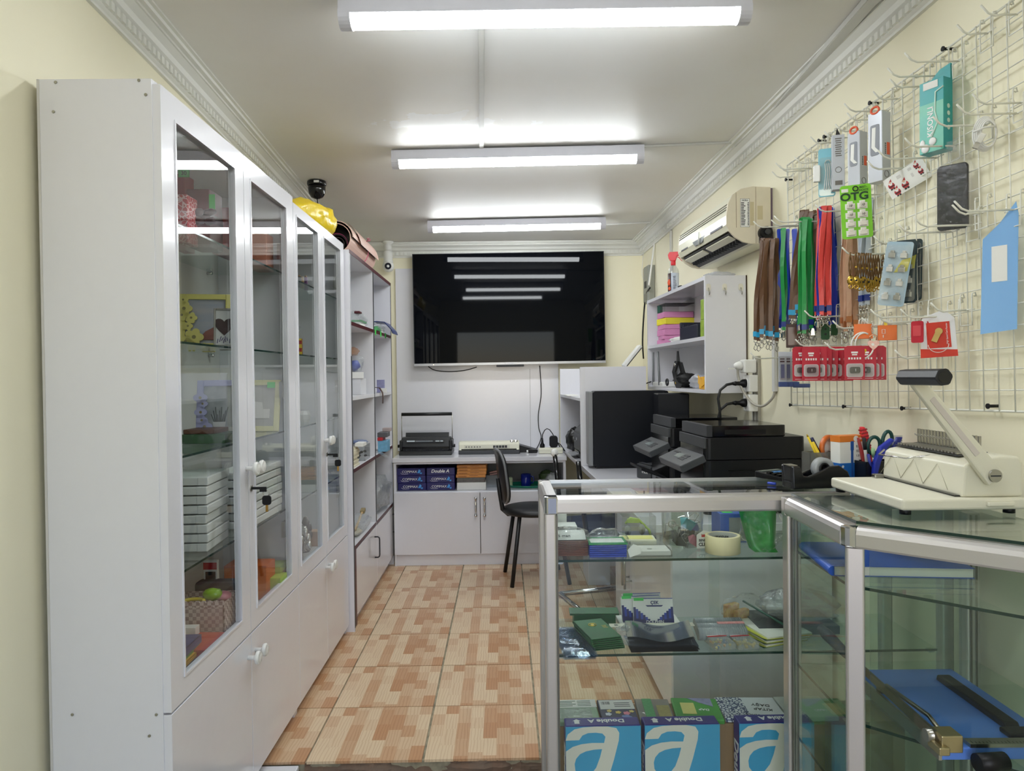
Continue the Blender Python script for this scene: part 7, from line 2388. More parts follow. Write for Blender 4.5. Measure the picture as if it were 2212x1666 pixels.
fh.materials.append(WIRE)
NX, NZ = int(GW / .0508), int(round(GH / .052))
for i in range(NX + 1):
 o = bpy.data.objects.new('wire', fv if i == 0 else vw)
 COL.objects.link(o)
 o.parent = t
 o.location = (i * GW / NX, 0, 0)
for j in range(NZ + 1):
 o = bpy.data.objects.new('wire', fh if j in (0, NZ) else hw)
 COL.objects.link(o)
 o.parent = t
 o.location = (0, 0, j * GH / NZ)
sm_ = MB().cyl((0, -.006, 0), (0, .022, 0), .004, n=8).cyl((0, -.008, 0), (0, -.005, 0), .007, n=10).mesh('fixing_screw')
sm_.materials.append(BLACK)
for (x, z) in ((.0, 0), (.42, 0), (.76, 0), (1.12, .012), (.0, GH - .06), (.32, GH), (.62, GH), (.98, GH), (.28, GH)):
 o = bpy.data.objects.new('fixing_screw', sm_)
 COL.objects.link(o)
 o.parent = t
 o.location = (x, -.001, z)

# ------------------------------------------------------------------ hooks
PLATE = pm('pale_blue_clear_plate', (206, 218, 214), .2)
HOOKMESH = {}


def hook_at(bpx, bpy_, tpx, label, group=None, L=None, yaw=0.0, rise=0.0):
 """wire hook on the grid: base and tip measured in the photo"""
 b = rw(bpx, bpy_, GOFF + .004)
 if L is None:
  best = (1e9, .15)
  for k in range(5, 25):
   p = b + WN * (k * .01)
   v = p - CAM
   zc_ = v.dot(_f)
   px = 1106 + FPX * v.dot(_r) / zc_
   if abs(px - tpx) < best[0]:
    best = (abs(px - tpx), k * .01)
  L = best[1]
 L = round(min(max(L, .08), .20), 2)
 me = HOOKMESH.get(L)
 if me is None:
  arm = MB().tube([(0, 0, 0), (0, -L * .5, -.002), (0, -L + .035, -.004), (0, -L + .018, .002), (0, -L, .020)], [.0026, .0026, .0026, .0026, .0024], 8)
  pl = MB()
  pl.tube([(-.022, .004, .034), (-.022, -.004, .036), (-.022, -.004, -.01), (-.022, -.003, -.04), (.022, -.003, -.04), (.022, -.004, -.01), (.022, -.004, .036), (.022, .004, .034)], .0018, 6)
  pl.tube([(-.030, -.003, 0), (.030, -.003, 0)], .0018, 6)
  for s in (-1, 1):
   pl.tube([(s * .022, -.004, .030), (s * .022, -.003, .042), (s * .022, .005, .044), (s * .022, .008, .034)], .0018, 6)
  a_, p_ = arm.mesh('arm'), pl.mesh('back_wire')
  a_.materials.append(WIRE)
  p_.materials.append(WIRE)
  me = HOOKMESH[L] = (a_, p_)
 h = thing('display_hook', label, 'hook', b, RZ + yaw, group)
 for nm, m_ in zip(('arm', 'back_wire'), me):
  o = bpy.data.objects.new(nm, m_)
  COL.objects.link(o)
  o.parent = h
 return b, L


def along(b, L, s, dz=0.0):
 """point on a hook arm, s from the base outwards"""
 return b + WN * (L * s) + Vector((0, 0, dz - .003))


HG = 'wire hooks on the display grid'
ordn = ['first', 'second', 'third', 'fourth', 'fifth', 'sixth', 'seventh', 'eighth', 'ninth', 'tenth', 'eleventh', 'twelfth', 'thirteenth', 'fourteenth', 'fifteenth']
top = [(1710, 382, 1668), (1738, 369, 1686), (1754, 364, 1675), (1767, 351, 1718), (1782, 327, 1738), (1798, 308, 1759), (1830, 297, 1785), (1862, 282, 1802), (1882, 258, 1830), (1919, 239, 1823), (1942, 213, 1883), (1988, 187, 1920), (2023, 164, 1914), (2073, 132, 1957), (2134, 72, 2065)]
HK = {}
what = {5: 'carrying the light blue cable blister', 6: 'carrying the narrow white box', 7: 'carrying the smaller silver box', 9: 'carrying the larger silver box', 12: 'carrying the turquoise box'}
for i, (a, b, c) in enumerate(top):
 HK['t%d' % i] = hook_at(a, b, c, 'upper-row wire hook, ' + ordn[i] + ' from the far end' + (', ' + what[i] if i in what else ', empty'), HG)
hook_at(2198, 31, 2115, 'white wire hook at the very top of the grid towards the entrance, empty', HG)
hook_at(2207, 222, 2097, 'empty wire hook above the coiled white cable', HG)
hook_at(2199, 245, 2066, 'empty wire hook level with the coiled white cable', HG)
HK['cable'] = hook_at(2132, 270, 2018, 'double wire hook carrying the coiled white cable', HG)
HK['phone'] = hook_at(2064, 315, 1955, 'wire hook carrying the black item in clear film', HG)
hook_at(2025, 341, 1900, 'empty wire hook below the turquoise box', HG)
HK['santa'] = hook_at(1966, 363, 1870, 'wire hook carrying the sticker sheet', HG)
hook_at(2123, 460, 2053, 'thick wire hook in front of the black film-wrapped item', HG)
HK['sheet'] = hook_at(2193, 453, 2064, 'wire hook carrying the blue sheet', HG)
hook_at(2104, 486, 1973, 'empty wire hook beneath the black film-wrapped item, upper of two', HG)
hook_at(2058, 501, 1943, 'empty wire hook beneath the black film-wrapped item, lower of two', HG)
HK['otgcards'] = hook_at(1950, 524, 1888, 'wire hook carrying the adapter blister cards', HG)
HK['otg'] = hook_at(1905, 420, 1825, 'wire hook carrying the green OTG card', HG)
HK['gold'] = hook_at(1913, 548, 1816, 'wire hook carrying the gold pendant necklaces', HG)
hook_at(2090, 670, 2012, 'thick empty wire hook above the red card reader pack', HG)
HK['reader'] = hook_at(2062, 683, 1943, 'wire hook carrying the red and white card reader pack', HG)
hook_at(1998, 683, 1882, 'upper of the two long empty hooks below the adapter cards', HG)
HK['redsm'] = hook_at(1997, 694, 1893, 'wire hook carrying the small red packs', HG)
HK['orange2'] = hook_at(1960, 700, 1860, 'wire hook carrying the orange pack nearer the entrance', HG)
HK['orange1'] = hook_at(1913, 706, 1798, 'wire hook carrying the orange pack with the keychain', HG)
hook_at(1816, 683, 1738, 'empty wire hook crossing in front of the green lanyards', HG)
HK['red2'] = hook_at(1893, 752, 1784, 'wire hook carrying the second bunch of red memory cards', HG)
hook_at(2015, 771, 1932, 'empty wire hook below the small red packs', HG)
HK['clear'] = hook_at(1716, 772, 1640, 'wire hook carrying the clear blue blister packs', HG, L=.18)
HK['red1'] = hook_at(1828, 745, 1720, 'wire hook carrying the first bunch of red memory cards', HG)
HK['lan1'] = hook_at(1724, 489, 1655, 'wire hook carrying the brown and blue lanyards next to the air conditioner', HG, L=.18)
HK['lan2'] = hook_at(1775, 478, 1712, 'wire hook carrying the green lanyards', HG, L=.18)
HK['lan3'] = hook_at(1835, 455, 1760, 'wire hook carrying the red lanyards', HG)
HK['beige'] = hook_at(1893, 500, 1822, 'wire hook carrying the beige lanyards', HG)
hook_at(1725, 486, 1668, 'empty wire hook just above the brown lanyards', HG)

# ------------------------------------------------------------------ lanyards
LCOL = {'brown': pm('brown_satin_strap', (104, 74, 52), .35, var=.15), 'green': pm('green_satin_strap', (38, 150, 74), .32, var=.12), 'blue': pm('blue_satin_strap', (40, 70, 190), .32, var=.12),
  'red': pm('coral_satin_strap', (232, 80, 76), .35, var=.1), 'dkgreen': pm('dark_green_strap', (20, 96, 56), .35, var=.1), 'beige': pm('beige_satin_strap', (204, 162, 132), .32, var=.1), 'grey': pm('grey_satin_strap', (176, 186, 198), .3, var=.1)}
BAND = {'cyan': pm('cyan_band', (40, 160, 206), .35), 'navy': pm('navy_band', (24, 50, 130), .35), 'copper': pm('copper_crimp', (206, 140, 96), .3, .8)}
CLIPM = pm('lanyard_clip_metal', (186, 184, 176), .22, 1.0)


def lanyard(label, group, px0, py0, px1, py1, Y, col, band, w_=.0155, seed=0, clipdown=True, face=.35):
 """satin strap loop hanging from (px0,py0) to (px1,py1) at depth Y with a swivel clip"""
 a, b = at(px0, py0, Y), at(px1, py1, Y)
 t = thing('lanyard', label, 'lanyard', a, 0, group)
 d = b - a
 rnd = random.Random(seed)
 wv0 = Vector((w_ * math.cos(face), -w_ * math.sin(face), 0))
 mb = MB()
 for s in (-1, 1):
  pts, ws = [], []
  ph = rnd.uniform(0, 6)
  for k in range(11):
   u = k / 10
   bow = math.sin(PI * u)
   p = d * u + Vector((s * .006 * bow + .004 * math.sin(ph + 5 * u) * bow, s * .007 * (1 - u * .8) + .006 * math.sin(ph + 3 * u) * bow, 0))
   tw = face + .5 * s * bow * math.sin(ph + 2.2 * u)
   pts.append(p)
   ws.append(Vector((w_ * math.cos(tw), -w_ * math.sin(tw), 0)))
  mb.ribbon(pts, ws, .0012)
 # turn over the hook
 mb.ribbon([Vector((0, -.006, -.002)), Vector((0, -.004, .005)), Vector((0, .004, .005)), Vector((0, .007, -.002))], wv0, .0012)
 obj('strap', mb, LCOL[col], t)
 e = d.copy()
 bm = MB()
 wb = wv0 * 1.12
 bm.ribbon([e + Vector((0, 0, .004)), e + Vector((0, 0, -.016))], wb, .008)
 obj('band', bm, BAND[band], t)
 st = MB().ribbon([e + Vector((0, 0, -.015)), e + Vector((0, 0, -.030))], wv0 * .9, .004)
 obj('strap_end', st, LCOL[col], t)
 cm = MB()
 c = e + Vector((0, 0, -.034))
 cm.tube([c + Vector((.007 * math.cos(q), 0, .006 * math.sin(q))) for q in [2 * PI * i / 12 for i in range(12)]], .0014, 6, closed=True)
 cm.cyl(c + Vector((0, 0, -.006)), c + Vector((0, 0, -.014)), .0034, n=8)
 cm.tube([c + Vector((0, 0, -.013)), c + Vector((.006, .001, -.020)), c + Vector((.007, .001, -.030)), c + Vector((0, .001, -.037)), c + Vector((-.007, .001, -.030)), c + Vector((-.004, .001, -.020)), c + Vector((-.001, 0, -.015))], .0017, 6)
 obj('swivel_clip', cm, CLIPM, t)
 return t


bunches = [
 ('brown lanyard with a cyan band, in the bunch beside the air conditioner', 8, 1647, 1677, 519, 1632, 1678, 712, 2.80, 'brown', 'cyan'),
 ('blue lanyard between the brown bunch and the green bunch', 3, 1684, 1716, 498, 1684, 1722, 694, 2.80, 'blue', 'navy'),
 ('bright green lanyard among the blue ones by the air conditioner', 1, 1692, 1693, 496, 1693, 1694, 694, 2.77, 'green', 'navy'),
 ('brown lanyard hanging behind the green bunch', 4, 1733, 1760, 458, 1708, 1730, 668, 2.72, 'brown', 'cyan'),
 ('green lanyard with a navy band in the middle bunch', 7, 1732, 1750, 474, 1727, 1757, 698, 2.64, 'green', 'navy'),
 ('brown lanyard in the gap between the green and red bunches', 2, 1754, 1762, 470, 1752, 1760, 690, 2.70, 'brown', 'cyan'),
 ('coral red lanyard in the middle of the grid', 6, 1772, 1790, 450, 1764, 1791, 668, 2.52, 'red', 'navy'),
 ('royal blue lanyard crossing the coral red bunch', 1, 1775, 1776, 452, 1770, 1771, 668, 2.50, 'blue', 'navy'),
 ('blue lanyard behind the coral red bunch', 4, 1788, 1796, 452, 1793, 1811, 682, 2.56, 'blue', 'navy'),
 ('dark green lanyard hanging behind the blue ones', 2, 1799, 1804, 458, 1797, 1803, 660, 2.60, 'dkgreen', 'navy'),
 ('beige lanyard with a copper crimp behind the green card', 5, 1826, 1846, 470, 1820, 1848, 690, 2.42, 'beige', 'copper'),
 ('pale grey lanyard behind the gold necklaces', 4, 1866, 1886, 430, 1860, 1880, 640, 2.36, 'grey', 'navy')]
sd_ = 1
WHERE = ['beside the air conditioner', 'between the brown and green bunches', '', 'behind the green bunch', 'in the green middle bunch', 'between the green and red bunches', 'in the red bunch', '', 'behind the red bunch', 'behind the blue ones', 'behind the green card', 'behind the gold necklaces']
for bi, (lab, n_, a0, a1, ya, b0, b1, yb, Y, col, band) in enumerate(bunches):
 for i in range(n_):
  u = i / (n_ - 1) if n_ > 1 else 0
  rnd = random.Random(sd_)
  lanyard('%s %s lanyard %s, counted from the far end' % (ordn[i], {'red': 'coral red', 'dkgreen': 'dark green', 'grey': 'pale grey'}.get(col, col), WHERE[bi]) if n_ > 1 else lab, col + ' lanyards bunch %s' % WHERE[bi], a0 + (a1 - a0) * u, ya + rnd.uniform(-2, 2), b0 + (b1 - b0) * u, yb + rnd.uniform(-8, 9), Y - .035 * (i % 3) * .5, col, band, seed=sd_, face=rnd.uniform(.0, .75))
  sd_ += 1
# badge holder, reel
p = at(1716, 700, 2.70)
t = thing('card_pouch', 'brown leather card pouch hanging under the green lanyards', 'pouch', p, -.3)
obj('pouch', MB().bx(-.030, .030, 0, .004, -.09, 0), pm('dark_brown_leather', (66, 42, 34), .45, var=.2), t, bevel=.002)
obj('window', MB().bx(-.023, .023, -.001, .0005, -.08, -.012), pm('leather_window', (92, 62, 48), .2), t)
obj('clip', MB().tube([(-.004, 0, 0), (-.005, 0, .018), (.005, 0, .018), (.004, 0, 0)], .0018, 6).tube([(.0 + .006 * math.cos(q), 0, -.098 + .006 * math.sin(q)) for q in [2 * PI * i / 10 for i in range(10)]], .0014, 5, closed=True), CLIPM, t)
p = at(1783, 700, 2.5)
t = thing('badge_reel', 'dark green embroidered badge clip hanging under the coral red lanyards', 'badge clip', p, -.2)
obj('tab', MB().prism(rrect(-.014, .014, -.055, .0, .006), 0, .005, 'y'), pm('olive_green_felt', (40, 84, 48), .7, var=.3, scale=90), t)
obj('dots', MB().cyl((0, -.001, -.018), (0, 0, -.018), .004, n=10).cyl((0, -.001, -.036), (0, 0, -.036), .004, n=10), INK, t)
obj('ring', MB().tube([(.011 * math.cos(q), .002, -.065 + .011 * math.sin(q)) for q in [2 * PI * i / 16 for i in range(16)]], .0016, 6, closed=True), CLIPM, t)
p = at(1803, 700, 2.52)
t = thing('badge_reel', 'second dark green badge clip, behind the blue lanyards', 'badge clip', p, .2)
obj('tab', MB().prism(rrect(-.012, .012, -.04, .0, .006), 0, .005, 'y'), pm('olive_green_felt', (40, 84, 48), .7, var=.3, scale=90), t)
obj('ring', MB().tube([(.009 * math.cos(q), .002, -.052 + .012 * math.sin(q)) for q in [2 * PI * i / 16 for i in range(16)]], .0014, 6, closed=True), CLIPM, t)
g = 'metal badge clips under the lanyards'
for i, (px, py, Y) in enumerate(((1756, 712, 2.6), (1742, 715, 2.62), (1727, 703, 2.62), (1692, 718, 2.76), (1768, 695, 2.5))):
 lab = ['silver bulldog badge clip under the green bunch', 'second silver badge clip under the green bunch', 'long silver badge clip beside the brown pouch', 'silver badge clip below the blue lanyards', 'silver badge clip under the coral red lanyards'][i]
 p = at(px, py, Y)
 t = thing('badge_clip', lab, 'badge clip', p, -.4 + .3 * i, g)
 obj('jaw', MB().prism([(-.006, 0), (.006, 0), (.008, -.022), (-.008, -.022)], -.004, .004, 'y'), CLIPM, t, bevel=.001)
 obj('lever', MB().bx(-.004, .004, -.009, -.005, -.018, .004), CLIPM, t)

# gold necklaces
GOLDN = pm('antique_gold', (196, 160, 70), .3, 1.0, var=.2)
BRZ = pm('bronze_beads', (120, 92, 60), .35, .9, var=.3, scale=200)
bk, Lk = HK['gold']
NB = 13
for i in range(NB):
 u = (i + (0 if i else -1.2)) / NB
 rnd = random.Random(i + 90)
 a = at(1843 + 70 * u, 546 + 3 * u, 2.16 + .10 * u)
 t = thing('necklace', 'bronze bead chain with a gold pendant' if i else 'single bronze chain with a gold pendant hanging apart at the hook tip', 'necklace', a, rnd.uniform(-.5, .5), 'gold pendant necklaces')
 if i:
  t['label'] = 'bronze bead chain with gold pendant, %s behind the single one' % ordn[i - 1]
 ln = .078 + rnd.uniform(-.006, .008)
 k = MB()
 for s in (-1, 1):
  pts = [Vector((s * .0035 * math.sin(PI * q / 8), s * .004 * (1 - q / 9), -ln * q / 8)) for q in range(9)]
  k.tube(pts, [.0026, .0018, .0027, .0018, .0027, .0018, .0027, .0018, .0026], 6)
 obj('chain', k, BRZ, t)
 if i % 2:
  obj('bead', MB().ball((.001, -.004, -ln * .6), .0042, n=8), GOLDN, t)
 c = Vector((rnd.uniform(-.003, .003), -.004, -ln - .012))
 pm_ = MB().ball(c, .011, .005, .014, 10, lump=.35, seed=i * 1.3, lf=3)
 pm_.tube([c + Vector((.006 * math.cos(q), -.001, -.018 + .006 * math.sin(q))) for q in [2 * PI * z_ / 10 for z_ in range(10)]], .0018, 6, closed=True)
 pd = obj('pendant', pm_, GOLDN, t)
 obj('stone', MB().ball(c + Vector((0, -.005, .001)), .0034, n=8), INK, pd)


# ------------------------------------------------------------------ boxed goods on the upper hooks
def hang(name, label, cat, px, py, off, rz, group=None, roll=0.0):
 p = rw(px, py, off)
 return thing(name, label, cat, p, group=group, rot=(0, roll, rz))


def hsize(px, py, off, dpx):
 """length that spans dpx vertical photo pixels at that place"""
 return dpx / FPX * rw(px, py, off).y


SILV2 = pm('silver_card', (206, 210, 218), .25, .2, var=.04)
GREYC = pm('grey_card', (190, 194, 200), .4, var=.03)
ORG_T = pm('orange_tab', (226, 96, 60), .45)


def cable_box(label, px, py, off, hpx, wd, dp, rz, tab=True, window=True):
 h = hsize(px, py, off, hpx)
 t = hang('cable_box', label, 'box', px, py, off, rz, 'boxed accessories on the grid')
 obj('carton', MB().bx(-wd / 2, wd / 2, 0, dp, -h / 2, h / 2), [SILV2], t, bevel=.001)
 sd = obj('side_print', MB().bx(wd / 2, wd / 2 + .0008, .001, dp - .001, -h / 2 + .001, h / 2 - .001), GREYC, t)
 o = MB().bx(wd / 2 + .0008, wd / 2 + .0014, dp * .52, dp * .86, -h * .12, h * .055)
 obj('orange_label', o, ORG_T, sd)
 k = MB()
 for i in range(6):
  k.bx(wd / 2 + .0008, wd / 2 + .0013, dp * .30, dp * .42, -h * .115 + i * h * .028, -h * .10 + i * h * .028)
 obj('black_print', k, INK, sd)
 obj('round_mark', MB().tube([(wd / 2 + .001, dp * .5 + dp * .25 * math.cos(q), -h * .40 + dp * .25 * math.sin(q)) for q in [2 * PI * i / 14 for i in range(14)]], .0008, 5, closed=True), pm('grey_ink', (110, 106, 100), .6), sd)
 if window:
  wn = obj('window', MB().prism(rrect(-wd * .32, wd * .32, -h * .12, h * .32, .006), -.0012, -.0002, 'y'), pm('window_grey', (150, 154, 162), .08), t)
  obj('cable_inside', MB().ribbon([(-wd * .05, -.0016, h * .28), (-wd * .1, -.0016, .0), (wd * .2, -.0016, -h * .08)], (.012, 0, 0), .0008), PAPER, wn)
 if tab:
  tb = MB().tube([(.013 * math.cos(q), .001, h / 2 + .006 + .010 * math.sin(q)) for q in [2 * PI * i / 16 for i in range(16)]], .0035, 6, closed=True)
  obj('hang_tab', tb, ORG_T, t)
 return t


cable_box('larger silver boxed cable with an orange hang tab on the grid', 1890, 318, .10, 150, .046, .040, RZ + .42)
cable_box('smaller silver boxed cable with an orange hang tab, behind the larger one', 1844, 345, .10, 118, .042, .038, RZ + .42)
t = hang('cable_box', 'narrow white boxed cable with small grey print', 'box', 1811, 350, .11, -.35, 'boxed accessories on the grid')
h = hsize(1811, 350, .11, 118)
obj('carton', MB().bx(-.019, .019, 0, .03, -h / 2, h / 2), GREYC, t, bevel=.001)
k = MB()
for i in range(9):
 k.bx(-.010 + .001 * (i % 3), .010 - .002 * (i % 2), -.0008, 0, h * .42 - i * .007, h * .42 - i * .007 + .003)
k.bx(-.010, .012, -.0008, 0, -h * .42, -h * .34)
obj('print_line', k, pm('grey_ink', (110, 106, 100), .6), t)
obj('round_mark', MB().tube([(.009 * math.cos(q), -.0006, -h * .14 + .009 * math.sin(q)) for q in [2 * PI * i / 14 for i in range(14)]], .0008, 5, closed=True), pm('grey_ink', (110, 106, 100), .6), t)
obj('hang_tab', MB().prism([(-.008, h / 2), (.006, h / 2), (-.004, h / 2 + .022)], 0, .001, 'y'), INK, t)
t = hang('cable_blister', 'light blue blister card with a coiled white charging cable', 'package', 1786, 373, .12, -.40, 'boxed accessories on the grid')
h = hsize(1786, 373, .12, 104)
LBL = pm('light_blue_card', (124, 190, 206), .35, var=.1)
obj('card', MB().prism(rrect(-.026, .026, -h / 2, h / 2, .008), 0, .003, 'y'), LBL, t)
k = MB()
for i in range(4):
 x = -.006 + i * .006
 k.tube([(x, -.004, .03), (x + .003, -.006, .0), (x - .001, -.005, -.04), (x + .002 * (i - 1), -.004, -.058)], .0016, 6)
k.tube([(-.006, -.004, .03), (-.002, -.005, .040), (.008, -.005, .040), (.012, -.004, .03)], .0016, 6)
obj('cable', k, WPLAST, t)
obj('charger', MB().bx(-.042, -.02, -.012, .002, -.03, .026), WPLAST, t, bevel=.003)
obj('blister', MB().prism(rrect(-.024, .024, -h / 2 + .004, h * .3, .008), -.010, -.009, 'y'), CLEAR, t, rot=(.10, 0, 0))
# turquoise box
TQ = pm('turquoise_card', (40, 168, 148), .4, rgb2=(50, 150, 176), scale=8)
TQL = pm('pale_green_print', (130, 200, 160), .4, rgb2=(90, 180, 180), scale=10)
h = hsize(2010, 245, .07, 170)
t = hang('turquoise_box', 'turquoise boxed cable with white vertical lettering', 'box', 2012, 243, .075, RZ + .42, 'boxed accessories on the grid')
obj('carton', MB().bx(-.033, .033, 0, .040, -h / 2, h / 2 - .02), TQ, t, bevel=.001)
obj('front_print', MB().bx(-.0325, .0325, -.0008, 0, -h / 2 + .001, h * .12), TQL, t)
obj('hang_tab', MB().prism([(-.033, h / 2 - .02), (.033, h / 2 - .02), (.033, h / 2 + .02), (.004, h / 2 + .012)], .030, .040, 'y'), TQ, t)
txt(t, 'KISONLI', .022, WINK, (-.002, -.0012, -.025), rot=(PI / 2, -PI / 2, 0), bold=.02)
obj('white_label', MB().bx(-.022, .018, -.0012, -.0004, h * .30, h * .39), PAPER, t)
obj('cable_print', MB().tube([(.033, -.001, h * .28), (.012, -.0012, h * .24), (.010, -.0012, .0), (.018, -.0012, -.03), (-.005, -.0012, -.08)], .0022, 6), pm('mint_print', (206, 232, 220), .4), t)
k = MB()
for i in range(4):
 k.lathe([(.0036, 0), (.0062, 0), (.0062, .0008), (.0036, .0008)], 14, M=Matrix.Translation((.0335, .020, .01 - i * .019)) @ Matrix.Rotation(PI / 2, 4, 'Y'))
obj('round_icon', k, pm('mint_print', (206, 232, 220), .4), t)
obj('white_plugs', MB().ball((-.024, -.002, -h * .38), .008, .003, .013, 8).ball((.004, -.002, -h * .37), .011, .003, .011, 8).ball((-.016, -.002, -h * .44), .012, .003, .012, 8), WINK, t)
# coil of white cable
p = rw(2127, 288, .05)
t = thing('usb_cable', 'coiled white USB cable hanging on a double hook', 'cable', p, -.55)
k = MB()
for i in range(5):
 rx, rzz = .024 - .002 * i, .042 - .0025 * i
 k.tube([(rx * math.cos(q) + .002 * i, -.003 * i + .006, rzz * math.sin(q) - .001 * i) for q in [2 * PI * z_ / 26 for z_ in range(26)]], .0024, 7, closed=True)
k.tube([(-.024, -.012, .004), (0, -.016, .010), (.022, -.012, .010)], .0026, 7)
obj('coil', k, WPLAST, t)
pl = obj('usb_plug', MB().bx(-.007, .007, -.022, -.015, -.03, -.006), WPLAST, t, rot=(0, .5, 0), bevel=.002)
obj('metal_tip', MB().bx(-.006, .006, -.021, -.016, -.044, -.03), STEEL, pl)
# black item in film
h = hsize(2057, 425, .06, 142)
t = hang('wrapped_case', 'black padded case sealed in shiny clear film', 'case', 2057, 425, .055, RZ + .75)
obj('case', MB().prism(rrect(-.036, .036, -h / 2, h / 2, .010), 0, .014, 'y'), pm('black_padded', (14, 16, 22), .22, bump=.4, bscale=30), t, bevel=.003)
f = obj('film', MB().grid(lambda u, v: ((u - .5) * .090, -.004 + .003 * noise.noise(Vector((u * 6, v * 12, 1))), -h / 2 - .010 + v * (h + .055)), 12, 24), glass('crinkled_film_dense', (.95, .95, .96), .03, .05, .8, 45, haze=.02), t)
obj('hang_hole', MB().prism([(-.012, h / 2 + .03), (.012, h / 2 + .03), (.012, h / 2 + .06), (-.012, h / 2 + .06)], -.002, -.001, 'y'), FILM, t)
# stickers
p = rw(1957, 383, .045)
t = thing('sticker_sheet', 'white sheet of red santa stickers hanging askew on its hook', 'stickers', p, rot=(0, -.42, RZ + .70))
obj('sheet', MB().bx(-.058, .058, 0, .0006, -.038, .028), PAPER, t)
SR, SWH, SSK = pm('santa_red', (176, 40, 44), .5), WINK, pm('santa_skin', (226, 186, 160), .5)
for (x, z, s) in ((-.043, .004, 1), (-.036, -.022, 1), (-.010, -.014, 1.1), (.040, -.004, .8), (.036, .018, .8)):
 b1 = MB().prism([(x + .009 * s * math.cos(q), z - .004 * s + .010 * s * math.sin(q)) for q in [2 * PI * i / 14 for i in range(14)]], -.0006, 0, 'y')
 b1.prism([(x - .005 * s, z + .007 * s), (x + .005 * s, z + .007 * s), (x + .006 * s, z + .016 * s)], -.0006, 0, 'y')
 st = obj('sticker', b1, SR, t)
 obj('beard', MB().prism([(x + .005 * s * math.cos(q), z + .003 * s + .006 * s * math.sin(q)) for q in [2 * PI * i / 12 for i in range(12)]], -.0010, -.0005, 'y'), SWH, st)
 obj('face', MB().prism([(x + .003 * s * math.cos(q), z + .006 * s + .003 * s * math.sin(q)) for q in [2 * PI * i / 10 for i in range(10)]], -.0014, -.0009, 'y'), SSK, st)
 obj('belt', MB().bx(x - .008 * s, x + .008 * s, -.001, -.0005, z - .008 * s, z - .005 * s).bx(x - .006 * s, x - .001 * s, -.001, 0, z - .017 * s, z - .013 * s).bx(x + .001 * s, x + .006 * s, -.001, 0, z - .017 * s, z - .013 * s), INK, st)
obj('peeled_print', MB().bx(-.022, -.010, -.0004, 0, .008, .018).bx(.012, .022, -.0004, 0, .012, .02).bx(.014, .020, -.0004, 0, -.010, .002), pm('peel_grey', (206, 204, 200), .6), t)
# blue sheet
BSH = pm('sky_blue_laminate', (112, 166, 226), .12, rgb2=(140, 190, 238), scale=6, stretch=(1, 1, .4), coat=.5)
p = rw(2160, 590, .045)
t = thing('blue_sheet', 'large laminated sky blue sheet hanging from the grid', 'sheet', p, rot=(0, 0, RZ + .5))
h = hsize(2160, 590, .045, 262)
obj('sheet', MB().prism([(-.044, -h / 2), (.036, -h / 2 + .008), (.040, h / 2 - .01), (.035, h / 2 + .02), (.0, h / 2 - .025), (-.038, h * .30)], 0, .0012, 'y'), BSH, t)
obj('white_patch', MB().bx(-.018, .016, -.0008, 0, -.02, .066), PAPER, t)
# green OTG card
p = rw(1850, 457, .15)
t = thing('otg_card', 'lime green OTG adapter card with eight white adapters', 'package', p, rot=(0, -.04, -.30))
w_, h = .086, hsize(1850, 457, .15, 116)
OTG = pm('lime_card', (126, 206, 40), .4, var=.06)
obj('card', MB().prism(rrect(-w_ / 2, w_ / 2, -h / 2, h / 2, .008), 0, .0012, 'y'), OTG, t)
DKG = pm('dark_green_ink', (14, 60, 30), .5)
txt(t, 'OTG', .032, DKG, (-.004, -.0008, h / 2 - .036), bold=.03, sx=1.15)
txt(t, '-BEST-', .0085, DKG, (.020, -.0008, h / 2 - .009))
txt(t, 'CHOICE', .0085, DKG, (.020, -.0008, h / 2 - .018))
obj('hang_ring', MB().tube([(.007 * math.cos(q), -.001, h / 2 - .012 + .007 * math.sin(q)) for q in [2 * PI * i / 16 for i in range(16)]], .0015, 6, closed=True), INK, t)
obj('price_label', MB().bx(-.039, -.020, -.0008, 0, h / 2 - .020, h / 2 - .010), PAPER, t)
OTW = pm('adapter_white', (222, 218, 208), .35)
for i in range(4):
 for j in range(2):
  x, z = -.017 + j * .034, h / 2 - .062 - i * .0272
  bl = obj('blister', MB().prism([(x - .014, z - .012), (x + .014, z - .012), (x + .014, z + .006), (x + .008, z + .006), (x + .008, z + .013), (x - .008, z + .013), (x - .008, z + .006), (x - .014, z + .006)], -.0012, -.0002, 'y'), PAPER, t)
  obj('adapter', MB().bx(x - .010, x + .010, -.007, -.0012, z - .009, z + .003).bx(x - .005, x + .005, -.006, -.0012, z + .003, z + .010), OTW, bl, bevel=.0012)
  if i < 2:
   txt(bl, '10', .010, INK, (x, -.0075, z - .002), shear=.2)
